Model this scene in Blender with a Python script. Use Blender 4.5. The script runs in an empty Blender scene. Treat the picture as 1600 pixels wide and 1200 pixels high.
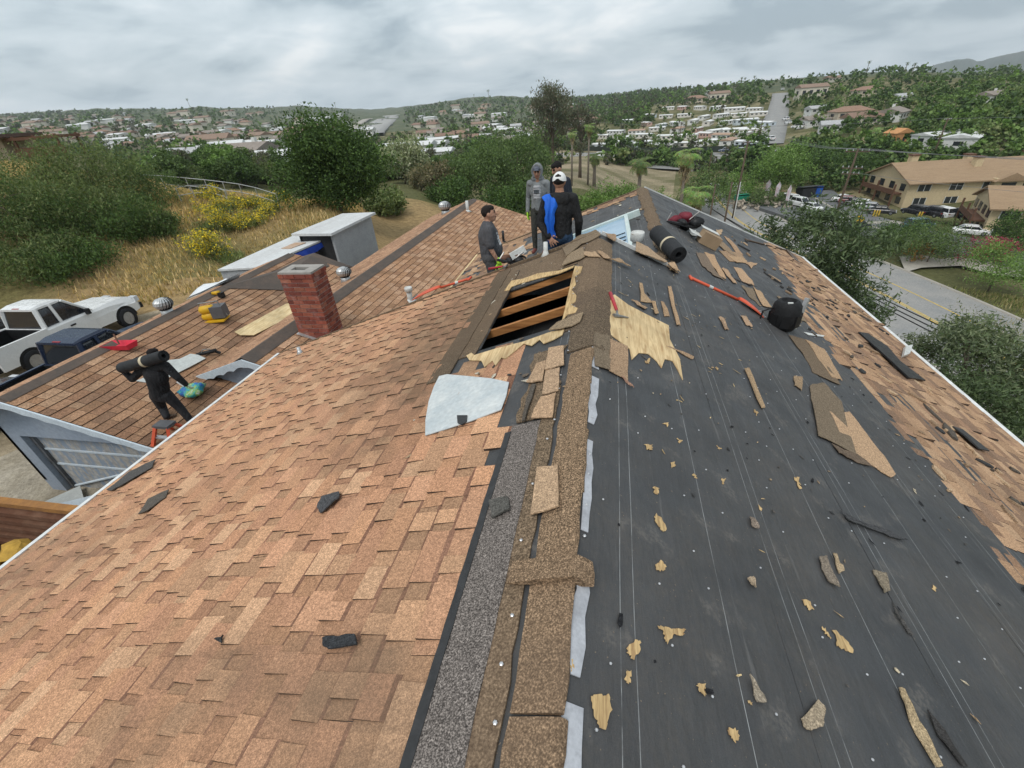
import bpy, math, random
import numpy as np
from mathutils import Vector, Matrix

random.seed(7)
rng = np.random.default_rng(7)
sc = bpy.context.scene
COL = sc.collection

# ---------------------------------------------------------------- camera (at the origin; ridge runs along +Y)
CAM = np.array([[0.98241756, 0.04033767, -0.18228716],
                [0.17475080, -0.54233008, 0.82179087],
                [-0.06571068, -0.83919661, -0.53984364]])   # rows = world axes, columns = camera right, down, forward
FOC = 681.88
cd = bpy.data.cameras.new('camera')
cd.sensor_fit = 'HORIZONTAL'
cd.sensor_width = 36.0
cd.lens = 36.0 * FOC / 1600.0
cd.clip_start = 0.05
cd.clip_end = 20000
cam = bpy.data.objects.new('camera', cd)
COL.objects.link(cam)
m4 = Matrix.Identity(4)
for i in range(3):
    m4[i][0] = CAM[i, 0]
    m4[i][1] = -CAM[i, 1]
    m4[i][2] = -CAM[i, 2]
cam.matrix_world = m4
sc.camera = cam

# ---------------------------------------------------------------- overcast sky
SUN_EL, SUN_AZ = math.radians(58), math.radians(200)      # azimuth from +Y clockwise: behind the camera
world = bpy.data.worlds.new('World')
sc.world = world
world.use_nodes = True
wt = world.node_tree
wt.nodes.clear()
wn = wt.nodes.new
out = wn('ShaderNodeOutputWorld')
bg = wn('ShaderNodeBackground')
bg.inputs['Strength'].default_value = 0.1
sky = wn('ShaderNodeTexSky')
sky.sky_type = 'NISHITA'
sky.sun_disc = False
sky.sun_elevation = SUN_EL
sky.sun_rotation = SUN_AZ
sky.dust_density = 3.0
tc = wn('ShaderNodeTexCoord')
sep = wn('ShaderNodeSeparateXYZ')
wt.links.new(tc.outputs['Generated'], sep.inputs[0])
def wmath(op, a, b=None):
    n = wn('ShaderNodeMath'); n.operation = op
    for k, v in ((0, a), (1, b)):
        if v is None: continue
        if isinstance(v, (int, float)): n.inputs[k].default_value = v
        else: wt.links.new(v, n.inputs[k])
    return n.outputs[0]
zz = wmath('ADD', wmath('MAXIMUM', sep.outputs[2], 0.0), 0.24)
cmb = wn('ShaderNodeCombineXYZ')
wt.links.new(wmath('DIVIDE', sep.outputs[0], zz), cmb.inputs[0])
wt.links.new(wmath('DIVIDE', sep.outputs[1], zz), cmb.inputs[1])
def wnoise(scale, detail, dist, off):
    mp = wn('ShaderNodeMapping'); mp.inputs['Location'].default_value = off
    mp.inputs['Rotation'].default_value = (0, 0, 0.35)
    mp.inputs['Scale'].default_value = (1.0, 1.05, 1)
    wt.links.new(cmb.outputs[0], mp.inputs[0])
    n = wn('ShaderNodeTexNoise'); n.inputs['Scale'].default_value = scale
    n.inputs['Detail'].default_value = detail; n.inputs['Distortion'].default_value = dist
    n.inputs['Roughness'].default_value = 0.52
    wt.links.new(mp.outputs[0], n.inputs['Vector'])
    return n.outputs[0]
c1 = wnoise(0.75, 5, 0.5, (3.1, 1.7, 0))
c2 = wnoise(2.4, 6, 0.4, (7.0, 2.2, 4.0))
cl = wmath('ADD', wmath('MULTIPLY', c1, 0.6), wmath('MULTIPLY', c2, 0.4))
ramp = wn('ShaderNodeValToRGB')
e = ramp.color_ramp.elements
e[0].position = 0.40; e[0].color = (0.34, 0.42, 0.475, 1)
e[1].position = 0.615; e[1].color = (0.86, 0.89, 0.90, 1)
k = e.new(0.465); k.color = (0.53, 0.61, 0.655, 1)
k = e.new(0.535); k.color = (0.655, 0.725, 0.765, 1)
wt.links.new(cl, ramp.inputs[0])
sc10 = wn('ShaderNodeVectorMath'); sc10.operation = 'SCALE'; sc10.inputs['Scale'].default_value = 11.2
wt.links.new(ramp.outputs[0], sc10.inputs[0])
wmix = wn('ShaderNodeMix'); wmix.data_type = 'RGBA'
wmix.inputs[0].default_value = 0.93
wt.links.new(sky.outputs[0], wmix.inputs['A'])
wt.links.new(sc10.outputs[0], wmix.inputs['B'])
wt.links.new(wmix.outputs['Result'], bg.inputs['Color'])
wt.links.new(bg.outputs[0], out.inputs['Surface'])

sl = bpy.data.lights.new('sun', 'SUN')
sl.energy = 1.5
sl.angle = math.radians(24)
sl.color = (1.0, 0.965, 0.92)
sun = bpy.data.objects.new('sun', sl)
COL.objects.link(sun)
sd = Vector((math.sin(SUN_AZ) * math.cos(SUN_EL), math.cos(SUN_AZ) * math.cos(SUN_EL), math.sin(SUN_EL)))
sun.rotation_euler = sd.to_track_quat('Z', 'Y').to_euler()
sun.location = (0, 0, 60)

vs = sc.view_settings
vs.view_transform = 'Standard'
vs.look = 'None'
vs.exposure = 0.22
vs.gamma = 1.0
vs.use_curve_mapping = False
sc.cycles.max_bounces = 6
sc.cycles.transparent_max_bounces = 6
try:
    sc.cycles.use_denoising = True
except Exception:
    pass

# ---------------------------------------------------------------- geometry helpers
def ray(x, y):
    d = CAM @ np.array([(x - 800) / FOC, (y - 600) / FOC, 1.0])
    return d / np.linalg.norm(d)
def atz(x, y, z):
    d = ray(x, y); return d * (z / d[2])
def aty(x, y, Y):
    d = ray(x, y); return d * (Y / d[1])

def put(name, me, parent=None, loc=None, rot=None):
    o = bpy.data.objects.new(name, me)
    COL.objects.link(o)
    if parent is not None: o.parent = parent
    if loc is not None: o.location = loc
    if rot is not None: o.rotation_euler = rot
    return o
def empty(name, loc=(0, 0, 0), rz=0.0, label=None, cat=None, group=None):
    o = bpy.data.objects.new(name, None)
    o.empty_display_size = 0.2
    COL.objects.link(o)
    o.location = loc; o.rotation_euler = (0, 0, rz)
    return tag(o, label, cat, group)
def tag(o, label=None, cat=None, group=None, kind=None):
    if label: o['label'] = label
    if cat: o['category'] = cat
    if group: o['group'] = group
    if kind: o['kind'] = kind
    return o
def copy_tree(o, parent=None):
    c = o.copy(); COL.objects.link(c)
    if parent is not None: c.parent = parent
    for ch in list(o.children): copy_tree(ch, c)
    return c

def mesh_np(name, V, F, mat, C=None, smooth=False, uv=None):
    """V (n,3), F (m,k) int, C (m,3) face colour"""
    V = np.asarray(V, np.float32); F = np.asarray(F, np.int32)
    me = bpy.data.meshes.new(name)
    n, k = F.shape
    me.vertices.add(len(V)); me.vertices.foreach_set('co', V.ravel())
    me.loops.add(n * k); me.loops.foreach_set('vertex_index', F.ravel())
    me.polygons.add(n)
    me.polygons.foreach_set('loop_start', np.arange(0, n * k, k, dtype=np.int32))
    me.polygons.foreach_set('loop_total', np.full(n, k, np.int32))
    if smooth: me.polygons.foreach_set('use_smooth', np.ones(n, bool))
    me.update(calc_edges=True)
    if C is not None:
        C = np.asarray(C, np.float32)
        a = me.attributes.new('tint', 'FLOAT_COLOR', 'FACE')
        a.data.foreach_set('color', np.hstack([C, np.ones((n, 1), np.float32)]).ravel())
    if uv is not None:
        u = me.uv_layers.new(name='UVMap')
        u.data.foreach_set('uv', np.asarray(uv, np.float32)[F.ravel()].ravel())
    me.materials.append(mat)
    return me

class B:
    """collects shapes into one mesh; each face may carry a colour"""
    def __init__(s): s.v = []; s.f = []; s.c = []; s.m = []; s.mi = 0; s.col = (1, 1, 1); s.sm = False
    def add(s, vs, fs, col=None):
        b = len(s.v)
        s.v += [tuple(map(float, p)) for p in vs]
        for f in fs:
            s.f.append(tuple(b + i for i in f)); s.c.append(col or s.col); s.m.append(s.mi)
        return s
    def box(s, c, d, rz=0, col=None, R=None):
        x, y, z = [q / 2 for q in d]
        P = np.array([(i * x, j * y, k * z) for k in (-1, 1) for j in (-1, 1) for i in (-1, 1)])
        if R is None:
            ca, sa = math.cos(rz), math.sin(rz)
            R = np.array([[ca, -sa, 0], [sa, ca, 0], [0, 0, 1]])
        P = P @ np.asarray(R).T + np.array(c)
        return s.add(P, [(0, 2, 3, 1), (4, 5, 7, 6), (0, 1, 5, 4), (2, 6, 7, 3), (0, 4, 6, 2), (1, 3, 7, 5)], col)
    def prism(s, poly, off, col=None, cap0=True):
        """poly: 3D points (counter-clockwise seen from +off), off: extrude vector"""
        n = len(poly); off = np.array(off, float)
        P = [np.array(p, float) for p in poly]
        vs = P + [p + off for p in P]
        fs = [tuple(range(n, 2 * n))] + [(i, (i + 1) % n, n + (i + 1) % n, n + i) for i in range(n)]
        if cap0: fs.append(tuple(range(n - 1, -1, -1)))
        return s.add(vs, fs, col)
    def tube(s, pts, rad, n=8, col=None, cap=True):
        pts = [np.array(p, float) for p in pts]
        if np.isscalar(rad): rad = [rad] * len(pts)
        vs = []; prev = None
        for i, p in enumerate(pts):
            t = pts[min(i + 1, len(pts) - 1)] - pts[max(i - 1, 0)]
            t = t / (np.linalg.norm(t) + 1e-9)
            if prev is None:
                a = np.array([0, 0, 1.0]) if abs(t[2]) < 0.9 else np.array([1.0, 0, 0])
            else: a = prev
            u = a - t * (a @ t); u /= np.linalg.norm(u) + 1e-9; prev = u
            w = np.cross(t, u)
            for k in range(n):
                q = 2 * math.pi * k / n
                vs.append(p + rad[i] * (math.cos(q) * u + math.sin(q) * w))
        fs = []
        for i in range(len(pts) - 1):
            for k in range(n):
                fs.append((i * n + k, i * n + (k + 1) % n, (i + 1) * n + (k + 1) % n, (i + 1) * n + k))
        if cap:
            fs.append(tuple(range(n - 1, -1, -1)))
            fs.append(tuple((len(pts) - 1) * n + k for k in range(n)))
        return s.add(vs, fs, col)
    def lathe(s, prof, c=(0, 0, 0), n=16, col=None):
        """prof: (r, z) from bottom to top, around the z axis at c"""
        vs = []; c = np.array(c, float)
        for r, z in prof:
            for k in range(n):
                q = 2 * math.pi * k / n
                vs.append(c + (r * math.cos(q), r * math.sin(q), z))
        fs = []
        for i in range(len(prof) - 1):
            for k in range(n):
                fs.append((i * n + k, i * n + (k + 1) % n, (i + 1) * n + (k + 1) % n, (i + 1) * n + k))
        fs.append(tuple(range(n - 1, -1, -1))); fs.append(tuple((len(prof) - 1) * n + k for k in range(n)))
        return s.add(vs, fs, col)
    def mesh(s, name, mats, smooth=None):
        me = bpy.data.meshes.new(name)
        me.from_pydata(s.v, [], s.f)
        if not isinstance(mats, (list, tuple)): mats = [mats]
        for m in mats: me.materials.append(m)
        if len(mats) > 1: me.polygons.foreach_set('material_index', np.array(s.m, np.int32))
        a = me.attributes.new('tint', 'FLOAT_COLOR', 'FACE')
        a.data.foreach_set('color', np.array([tuple(c[:3]) + (1.0,) for c in s.c], np.float32).ravel())
        if s.sm or smooth: me.polygons.foreach_set('use_smooth', np.ones(len(s.f), bool))
        me.update()
        return me
    def build(s, name, mats, parent=None, smooth=None):
        o = put(name, s.mesh(name, mats, smooth), parent)
        if parent is not None: o.location = -Vector(parent.location) if parent.rotation_euler.z == 0 and parent.get('_world') else (0, 0, 0)
        return o
def wroot(name, loc, label=None, cat=None, group=None):
    """an Empty at a thing's base whose parts are given in world coordinates"""
    o = empty(name, tuple(map(float, loc)), 0, label, cat, group); o['_world'] = 1
    return o

# ---------------------------------------------------------------- materials
MATS = {}
class NT:
    def __init__(s, name, rough=0.8, metal=0.0, spec=0.3):
        s.mat = bpy.data.materials.new(name); s.mat.use_nodes = True
        s.t = s.mat.node_tree; s.bs = s.t.nodes['Principled BSDF']
        s.bs.inputs['Roughness'].default_value = rough
        s.bs.inputs['Metallic'].default_value = metal
        s.bs.inputs['Specular IOR Level'].default_value = spec
        s.co = s.t.nodes.new('ShaderNodeTexCoord').outputs['Object']
        s.uv = None
    def n(s, kind): return s.t.nodes.new(kind)
    def l(s, a, b): s.t.links.new(a, b)
    def setin(s, sock, v):
        if isinstance(v, (int, float)): sock.default_value = v
        elif isinstance(v, (tuple, list)): sock.default_value = tuple(v) + ((1,) if len(v) == 3 and len(sock.default_value) == 4 else ())
        else: s.l(v, sock)
    def noise(s, scale, detail=4, rough=0.55, vec=None, stretch=None, dist=0.0):
        v = vec or s.co
        if stretch:
            mp = s.n('ShaderNodeMapping'); mp.inputs['Scale'].default_value = stretch
            s.l(v, mp.inputs[0]); v = mp.outputs[0]
        x = s.n('ShaderNodeTexNoise'); s.l(v, x.inputs['Vector'])
        x.inputs['Scale'].default_value = scale; x.inputs['Detail'].default_value = detail
        x.inputs['Roughness'].default_value = rough; x.inputs['Distortion'].default_value = dist
        return x.outputs[0]
    def voro(s, scale, vec=None, out='Color'):
        x = s.n('ShaderNodeTexVoronoi'); s.l(vec or s.co, x.inputs['Vector'])
        x.inputs['Scale'].default_value = scale
        return x.outputs[out]
    def ramp(s, f, stops):
        r = s.n('ShaderNodeValToRGB'); s.l(f, r.inputs[0])
        e = r.color_ramp.elements
        while len(e) < len(stops): e.new(0.5)
        for k, (p, c) in enumerate(stops):
            e[k].position = p
            e[k].color = (c, c, c, 1) if isinstance(c, (int, float)) else tuple(c) + (1,)
        return r.outputs[0]
    def math(s, op, a, b=0.0, c=None):
        x = s.n('ShaderNodeMath'); x.operation = op
        s.setin(x.inputs[0], a); s.setin(x.inputs[1], b)
        if c is not None: s.setin(x.inputs[2], c)
        return x.outputs[0]
    def mix(s, f, a, b, mode='MIX'):
        x = s.n('ShaderNodeMix'); x.data_type = 'RGBA'; x.blend_type = mode
        s.setin(x.inputs[0], f); s.setin(x.inputs['A'], a); s.setin(x.inputs['B'], b)
        return x.outputs['Result']
    def attr(s, nm='tint'):
        x = s.n('ShaderNodeAttribute'); x.attribute_name = nm; return x.outputs['Color']
    def sep(s, v=None):
        x = s.n('ShaderNodeSeparateXYZ'); s.l(v or s.co, x.inputs[0]); return x.outputs
    def bump(s, h, strength=0.3, dist=0.01):
        x = s.n('ShaderNodeBump'); x.inputs['Strength'].default_value = strength; x.inputs['Distance'].default_value = dist
        s.setin(x.inputs['Height'], h); s.l(x.outputs[0], s.bs.inputs['Normal'])
    def color(s, c): s.setin(s.bs.inputs['Base Color'], c); return s
    def rough(s, r): s.setin(s.bs.inputs['Roughness'], r); return s

def flat(name, c, rough=0.7, metal=0.0, var=0.15, scale=8, spec=0.3, bump=0.0, tint=False):
    """plain paint, plastic, cloth: a base colour with mottling"""
    if name in MATS: return MATS[name]
    m = NT(name, rough, metal, spec)
    base = m.attr() if tint else m.mix(0, c, c)
    if tint: base = m.mix(1.0, base, c, 'MULTIPLY')
    f = m.ramp(m.noise(scale, 5, 0.6), [(0.25, 1 - var), (0.75, 1 + var)])
    m.color(m.mix(1.0, base, f, 'MULTIPLY'))
    r = m.ramp(m.noise(scale * 2.3, 3), [(0.3, max(0, rough - 0.1)), (0.7, min(1, rough + 0.08))])
    m.rough(r)
    if bump: m.bump(m.noise(scale * 6, 4), bump, 0.01)
    MATS[name] = m.mat
    return m.mat
# ---------------------------------------------------------------- roof materials
def granules(name, tint=True, base=(0.4, 0.25, 0.16), c_lo=0.45, c_hi=1.5, stain=True, scale=190.0):
    m = NT(name, 0.92, 0, 0.15)
    b = m.attr() if tint else m.mix(0, base, base)
    g1 = m.ramp(m.noise(scale, 2, 0.6), [(0.30, c_lo), (0.5, 0.95), (0.68, c_hi)])
    g2 = m.ramp(m.noise(scale * 0.36, 3, 0.6), [(0.33, 0.72), (0.66, 1.22)])
    c = m.mix(1.0, m.mix(1.0, b, g1, 'MULTIPLY'), g2, 'MULTIPLY')
    if stain:
        dirt = m.ramp(m.noise(0.9, 5, 0.62), [(0.54, 0.0), (0.72, 0.55)])
        streak = m.ramp(m.noise(1.6, 4, 0.6, stretch=(0.35, 3.0, 0.35)), [(0.42, 0.0), (0.62, 1.0)])
        c = m.mix(m.math('MULTIPLY', dirt, streak), c, (0.075, 0.058, 0.045))
        # old dark weathering beside the stripped area, blotchy and streaked
        X, Y, _ = m.sep()
        dd = m.math('ADD', m.math('POWER', m.math('DIVIDE', m.math('ADD', X, 1.55), 1.15), 2.0), m.math('POWER', m.math('DIVIDE', m.math('SUBTRACT', Y, 4.3), 2.4), 2.0))
        zone = m.ramp(m.math('ADD', dd, m.math('MULTIPLY', m.math('SUBTRACT', m.noise(2.4, 6, .7), 0.5), 2.2)), [(0.15, 0.78), (1.0, 0.0)])
        c = m.mix(m.math('MULTIPLY', zone, m.ramp(m.noise(7, 5), [(0.3, 0.5), (0.7, 1.0)])), c, (0.105, 0.075, 0.05))
        c = m.mix(m.ramp(m.noise(0.45, 5, .6), [(0.45, 0.0), (0.75, 0.4)]), c, (0.24, 0.155, 0.10))
    m.color(c)
    m.bump(m.noise(scale * 1.2, 2), 0.5, 0.004)
    MATS[name] = m.mat
    return m.mat
SHINGLE = granules('shingle_granules', c_lo=0.6, c_hi=1.5)
TABS = granules('tab_granules', c_lo=0.6, c_hi=1.35, scale=60)
CAPM = granules('cap_granules', False, (0.195, 0.132, 0.082), 0.25, 2.6, True, 150)
GREYG = granules('grey_granules', False, (0.145, 0.125, 0.112), 0.25, 2.4, False, 170)
SCRAP = granules('scrap_granules', True, c_lo=0.5, c_hi=1.5, stain=False, scale=160)

def felt_mat():
    m = NT('black_felt', 0.62, 0, 0.35)
    uv = m.n('ShaderNodeTexCoord').outputs['UV']
    u, v, _ = m.sep(uv)
    base = m.ramp(m.noise(2.2, 6, 0.65), [(0.3, (0.043, 0.0445, 0.047)), (0.7, (0.066, 0.0675, 0.070))])
    fine = m.ramp(m.noise(260, 2), [(0.3, 0.82), (0.7, 1.2)])
    base = m.mix(1.0, base, fine, 'MULTIPLY')
    # printed lay lines: a pair and a single line in each width of felt
    P = 0.86
    wob = m.math('MULTIPLY', m.math('SUBTRACT', m.noise(0.7, 2), 0.5), 0.03)
    uu = m.math('ADD', u, wob)
    lines = None
    wear = m.ramp(m.noise(5.5, 5, 0.7), [(0.34, 0.08), (0.58, 1.0)])
    for off, amp in ((0.21, 0.75), (0.27, 0.75), (0.70, 0.85)):
        fr = m.math('FRACT', m.math('DIVIDE', m.math('ADD', uu, P - off), P))
        dd = m.math('ABSOLUTE', m.math('SUBTRACT', fr, 0.5))
        on = m.math('MULTIPLY', m.math('GREATER_THAN', dd, 0.4981), amp)
        lines = on if lines is None else m.math('MAXIMUM', lines, on)
    base = m.mix(m.math('MULTIPLY', lines, wear), base, (0.36, 0.37, 0.37))
    # dust and brown granule dirt
    dust = m.ramp(m.noise(1.3, 6, 0.7), [(0.44, 0.0), (0.74, 0.6)])
    base = m.mix(m.math('MULTIPLY', dust, m.ramp(m.noise(40, 3), [(0.3, 0.2), (0.7, 0.9)])), base, (0.115, 0.095, 0.075))
    scr = m.ramp(m.noise(9, 4, .6, stretch=(2.2, .16, 2.2)), [(0.64, 0.0), (0.72, 0.35)])
    base = m.mix(scr, base, (0.17, 0.165, 0.16))
    foot = m.math('MULTIPLY', m.ramp(m.noise(4.5, 3, .5), [(0.60, 0.0), (0.66, 0.5)]), m.ramp(m.noise(60, 2), [(0.4, 0.1), (0.6, 1.0)]))
    base = m.mix(foot, base, (0.15, 0.135, 0.12))
    speck = m.math('GREATER_THAN', m.noise(75, 2, 0.5), 0.735)
    base = m.mix(m.math('MULTIPLY', speck, 0.6), base, (0.24, 0.18, 0.12))
    m.color(base)
    wr = m.noise(3.0, 5, 0.6, stretch=(1.0, 0.18, 1.0))
    wr2 = m.noise(11.0, 4, 0.6, stretch=(1.0, 0.3, 1.0))
    m.bump(m.math('ADD', wr, m.math('MULTIPLY', wr2, 0.35)), 0.8, 0.04)
    m.rough(m.ramp(m.noise(4.0, 5), [(0.3, 0.48), (0.7, 0.75)]))
    return m.mat
FELT = felt_mat()

def wood(name, c1, c2, sc_=(1.0, 0.06, 1.0), dens=38.0, tint=False, knots=True):
    m = NT(name, 0.75, 0, 0.25)
    g = m.noise(dens, 5, 0.65, stretch=sc_, dist=0.6)
    c = m.ramp(g, [(0.3, c2), (0.55, c1), (0.75, tuple(min(1, k * 1.25) for k in c1))])
    big = m.ramp(m.noise(2.5, 4), [(0.3, 0.75), (0.7, 1.15)])
    c = m.mix(1.0, c, big, 'MULTIPLY')
    if knots:
        kn = m.ramp(m.voro(3.2, out='Distance'), [(0.03, 0.4), (0.07, 1.0)])
        c = m.mix(1.0, c, kn, 'MULTIPLY')
    m.color(c); m.bump(g, 0.25, 0.004)
    MATS[name] = m.mat
    return m.mat
PLY = wood('weathered_plywood', (0.66, 0.49, 0.27), (0.42, 0.26, 0.12), (1.0, 0.10, 1.0), 30)
CHIP = wood('torn_wood', (0.56, 0.39, 0.19), (0.27, 0.16, 0.075), (1.0, 0.08, 1.0), 55, knots=False)
RAFT = wood('rafter_lumber', (0.42, 0.19, 0.065), (0.24, 0.095, 0.03), (0.05, 1.0, 1.0), 34)
NEWPLY = wood('new_plywood', (0.66, 0.52, 0.30), (0.52, 0.36, 0.17), (1.0, 0.12, 1.0), 20)

def stained(name, c, dirt, rough=0.7, amt=0.6, sc_=3.0, stretch=None, bump=0.15, metal=0.0, spec=0.3):
    m = NT(name, rough, metal, spec)
    a = m.ramp(m.noise(sc_, 6, 0.7, stretch=stretch), [(0.42, 0.0), (0.68, amt)])
    f = m.ramp(m.noise(sc_ * 9, 4), [(0.3, 0.88), (0.7, 1.08)])
    m.color(m.mix(1.0, m.mix(a, c, dirt), f, 'MULTIPLY'))
    m.bump(m.noise(sc_ * 14, 4), bump, 0.006)
    MATS[name] = m.mat
    return m.mat
WHITE = stained('white_drip_edge', (0.72, 0.73, 0.72), (0.40, 0.38, 0.34), 0.5, 0.5, 2.5)
BLUEW = stained('blue_grey_stucco', (0.285, 0.335, 0.405), (0.36, 0.40, 0.45), 0.85, 0.5, 1.2)
BLUET = stained('pale_blue_trim', (0.58, 0.65, 0.70), (0.38, 0.43, 0.48), 0.65, 0.5, 4)
PATCH = stained('galvanised_patch', (0.50, 0.54, 0.55), (0.74, 0.74, 0.71), 0.45, 0.8, 3.2, None, 0.1, 0.15)
TAPE = stained('grey_tape', (0.45, 0.46, 0.49), (0.24, 0.24, 0.26), 0.5, 0.7, 7)
PIPEW = stained('white_pipe', (0.66, 0.67, 0.65), (0.42, 0.40, 0.36), 0.45, 0.6, 6)
GALV = stained('galvanised_metal', (0.55, 0.56, 0.56), (0.33, 0.33, 0.32), 0.42, 0.6, 6, None, 0.05, 0.55)
DARKW = granules('weathered_dark', False, (0.125, 0.092, 0.062), 0.35, 2.0, True, 130)
WEATH = granules('weathered_brown', False, (0.16, 0.115, 0.075), 0.35, 2.0, True, 120)
VALLEY = stained('dark_ridge_strip', (0.085, 0.070, 0.060), (0.15, 0.105, 0.08), 0.85, 0.6, 2.0, None, 0.3)
BLACKP = flat('black_rubber', (0.012, 0.012, 0.013), 0.5, var=0.25)
SEAL = flat('black_sealant', (0.035, 0.035, 0.036), 0.55, var=0.3, scale=20)
DARKIN = flat('attic_dark', (0.02, 0.014, 0.01), 0.9)  # attic shade put into the colour: near-black lining under the hole
CONC = stained('concrete', (0.36, 0.34, 0.31), (0.22, 0.20, 0.18), 0.9, 0.6, 1.2)
MORTAR = stained('mortar', (0.46, 0.42, 0.39), (0.30, 0.27, 0.25), 0.9, 0.5, 5)
def brick_mat():
    m = NT('red_brick', 0.85, 0, 0.2)
    c = m.attr()
    c = m.mix(1.0, c, m.ramp(m.noise(14, 5, 0.7), [(0.3, 0.7), (0.7, 1.25)]), 'MULTIPLY')
    eff = m.ramp(m.noise(2.2, 5, 0.7), [(0.56, 0.0), (0.74, 0.5)])
    m.color(m.mix(eff, c, (0.40, 0.32, 0.30))); m.bump(m.noise(60, 4), 0.4, 0.006)
    return m.mat
BRICK = brick_mat()
def peel_mat():
    m = NT('peeling_blue_paint', 0.8, 0, 0.2)
    u = m.noise(3.4, 7, 0.72, stretch=(2.2, 1.0, 0.55), dist=0.4)
    m.color(m.mix(m.ramp(u, [(0.46, 0.0), (0.52, 1.0)]), (0.27, 0.325, 0.40), m.ramp(m.noise(9, 4), [(0.3, (0.30, 0.29, 0.27)), (0.7, (0.52, 0.50, 0.46))])))
    m.bump(u, 0.4, 0.01)
    return m.mat
PEEL = peel_mat()
# ---------------------------------------------------------------- the house: one thing, its roof slopes are parts
RZ, LT, RT = -1.55, 0.356, 0.5            # ridge height below the eye, left and right pitch
cl_, cr_ = 1 / math.hypot(1, LT), 1 / math.hypot(1, RT)
GY = 6.1                                  # far gable end of the near roof
NY = -1.6                                 # near end
SLE, SRE = 6.01, 6.66                     # eaves, slope distance from the ridge
RA, RB = -0.062, 0.0140                   # the ridge runs very slightly askew
def L3(s, y, n=0.0): return np.array([RA + RB * y - s * cl_ - n * LT * cl_, y, RZ - s * LT * cl_ + n * cl_])
def R3(s, y, n=0.0): return np.array([RA + RB * y + s * cr_ + n * RT * cr_, y, RZ - s * RT * cr_ + n * cr_])
def pL(x, y):
    d = ray(x, y); t = (RZ - LT * RA) / (d[2] - LT * (d[0] - RB * d[1])); P = d * t; return (RA + RB * P[1] - P[0]) / cl_, P[1]
def pR(x, y):
    d = ray(x, y); t = (RZ + RT * RA) / (d[2] + RT * (d[0] - RB * d[1])); P = d * t; return (P[0] - RA - RB * P[1]) / cr_, P[1]
FX, FZ, FT = 0.966, -2.033, 0.36          # farther, lower ridge and its left pitch
cf_ = 1 / math.hypot(1, FT)
def F3(s, y, n=0.0): return np.array([FX - s * cf_ - n * FT * cf_, y, FZ - s * FT * cf_ + n * cf_])
def pF(x, y):
    d = ray(x, y); t = (FZ - FT * FX) / (d[2] - FT * d[0]); P = d * t; return (FX - P[0]) / cf_, P[1]

house = wroot('house', (0, 2, -7.2), 'low house being re-roofed, brown shingles on the left and bare black felt on the right', 'house')

def slope_mesh(name, S3, rects, mat, thick=0.03, parent=house):
    """deck made of rectangles (s0, s1, y0, y1) with UV = (s, y)"""
    V = []; F = []; UV = []
    for (s0, s1, y0, y1) in rects:
        ns = max(1, int((s1 - s0) / 0.5)); ny = max(1, int((y1 - y0) / 0.5))
        b = len(V)
        for i in range(ns + 1):
            for j in range(ny + 1):
                s = s0 + (s1 - s0) * i / ns; y = y0 + (y1 - y0) * j / ny
                V.append(S3(s, y)); UV.append((s, y))
        for i in range(ns):
            for j in range(ny):
                a = b + i * (ny + 1) + j
                F.append((a, a + ny + 1, a + ny + 2, a + 1))
        # underside skirt
        q = len(V)
        for (s, y) in ((s0, y0), (s1, y0), (s1, y1), (s0, y1)):
            V.append(S3(s, y, -thick)); UV.append((s, y))
        c = [b, b + ns * (ny + 1), b + ns * (ny + 1) + ny, b + ny]
        F += [(q, q + 3, q + 2, q + 1)] + [(c[i], q + i, q + (i + 1) % 4, c[(i + 1) % 4]) for i in range(4)]
    me = mesh_np(name, V, F, mat, np.ones((len(F), 3)), uv=UV)
    o = put(name, me, parent); o.location = -Vector(parent.location)
    return o

H0, H1, HA, HB = 0.29, 1.13, 3.47, 5.03    # hole: slope range, y range
left_slope = slope_mesh('left_roof_slope', L3, [(0, H0, NY, GY), (H0, H1, NY, HA), (H0, H1, HB, GY), (H1, SLE, NY, GY)], FELT)

# ---- laminated shingles on the left slope
def tab_geo(S3, s_b, y0, y1, expo, hb, jit=0.0, lap=0.03, skew=0.0, band=0.0):
    """wedge-shaped shingle tab; s_b = butt edge (lower end)"""
    st = s_b - expo - lap
    j = lambda a: random.uniform(-a, a) if a else 0.0
    top = [S3(s_b + j(jit), y0, hb + j(jit * .5)), S3(s_b + j(jit), y1, hb + j(jit * .5)), S3(st, y1 + skew, 0.002), S3(st, y0 + skew, 0.002)]
    bot = [S3(s_b, y0, 0.0), S3(s_b, y1, 0.0)]
    V = top + bot
    if band:                                # darker printed band below the next course
        f = 1 - (lap + band) / (expo + lap)
        V += [top[0] + (top[3] - top[0]) * f, top[1] + (top[2] - top[1]) * f]
        return V, [(0, 1, 7, 6), (4, 5, 1, 0), (6, 7, 2, 3)], [(4, 0, 3), (5, 2, 1)]
    return V, [(0, 1, 2, 3), (4, 5, 1, 0)], [(4, 0, 3), (5, 2, 1)]
PAL = [(0.535, 0.289, 0.164), (0.569, 0.325, 0.188), (0.501, 0.266, 0.154), (0.583, 0.351, 0.210), (0.488, 0.259, 0.154), (0.542, 0.299, 0.173), (0.555, 0.302, 0.180), (0.481, 0.279, 0.164)]
SHADOWBAND = (0.235, 0.12, 0.078)
def pal():
    c = random.choice(PAL); f = random.uniform(0.88, 1.08)
    return tuple(k * f for k in c)
def shade(c, a, b, r=random):
    f = r.uniform(a, b); return tuple(q * f for q in c)
EDGE = (0.055, 0.042, 0.034)          # cut asphalt edge of a shingle; its black also paints the shadow gaps
EXPO = 0.146
pieces = []          # (size in view, V, quads, tris, colour)
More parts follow.
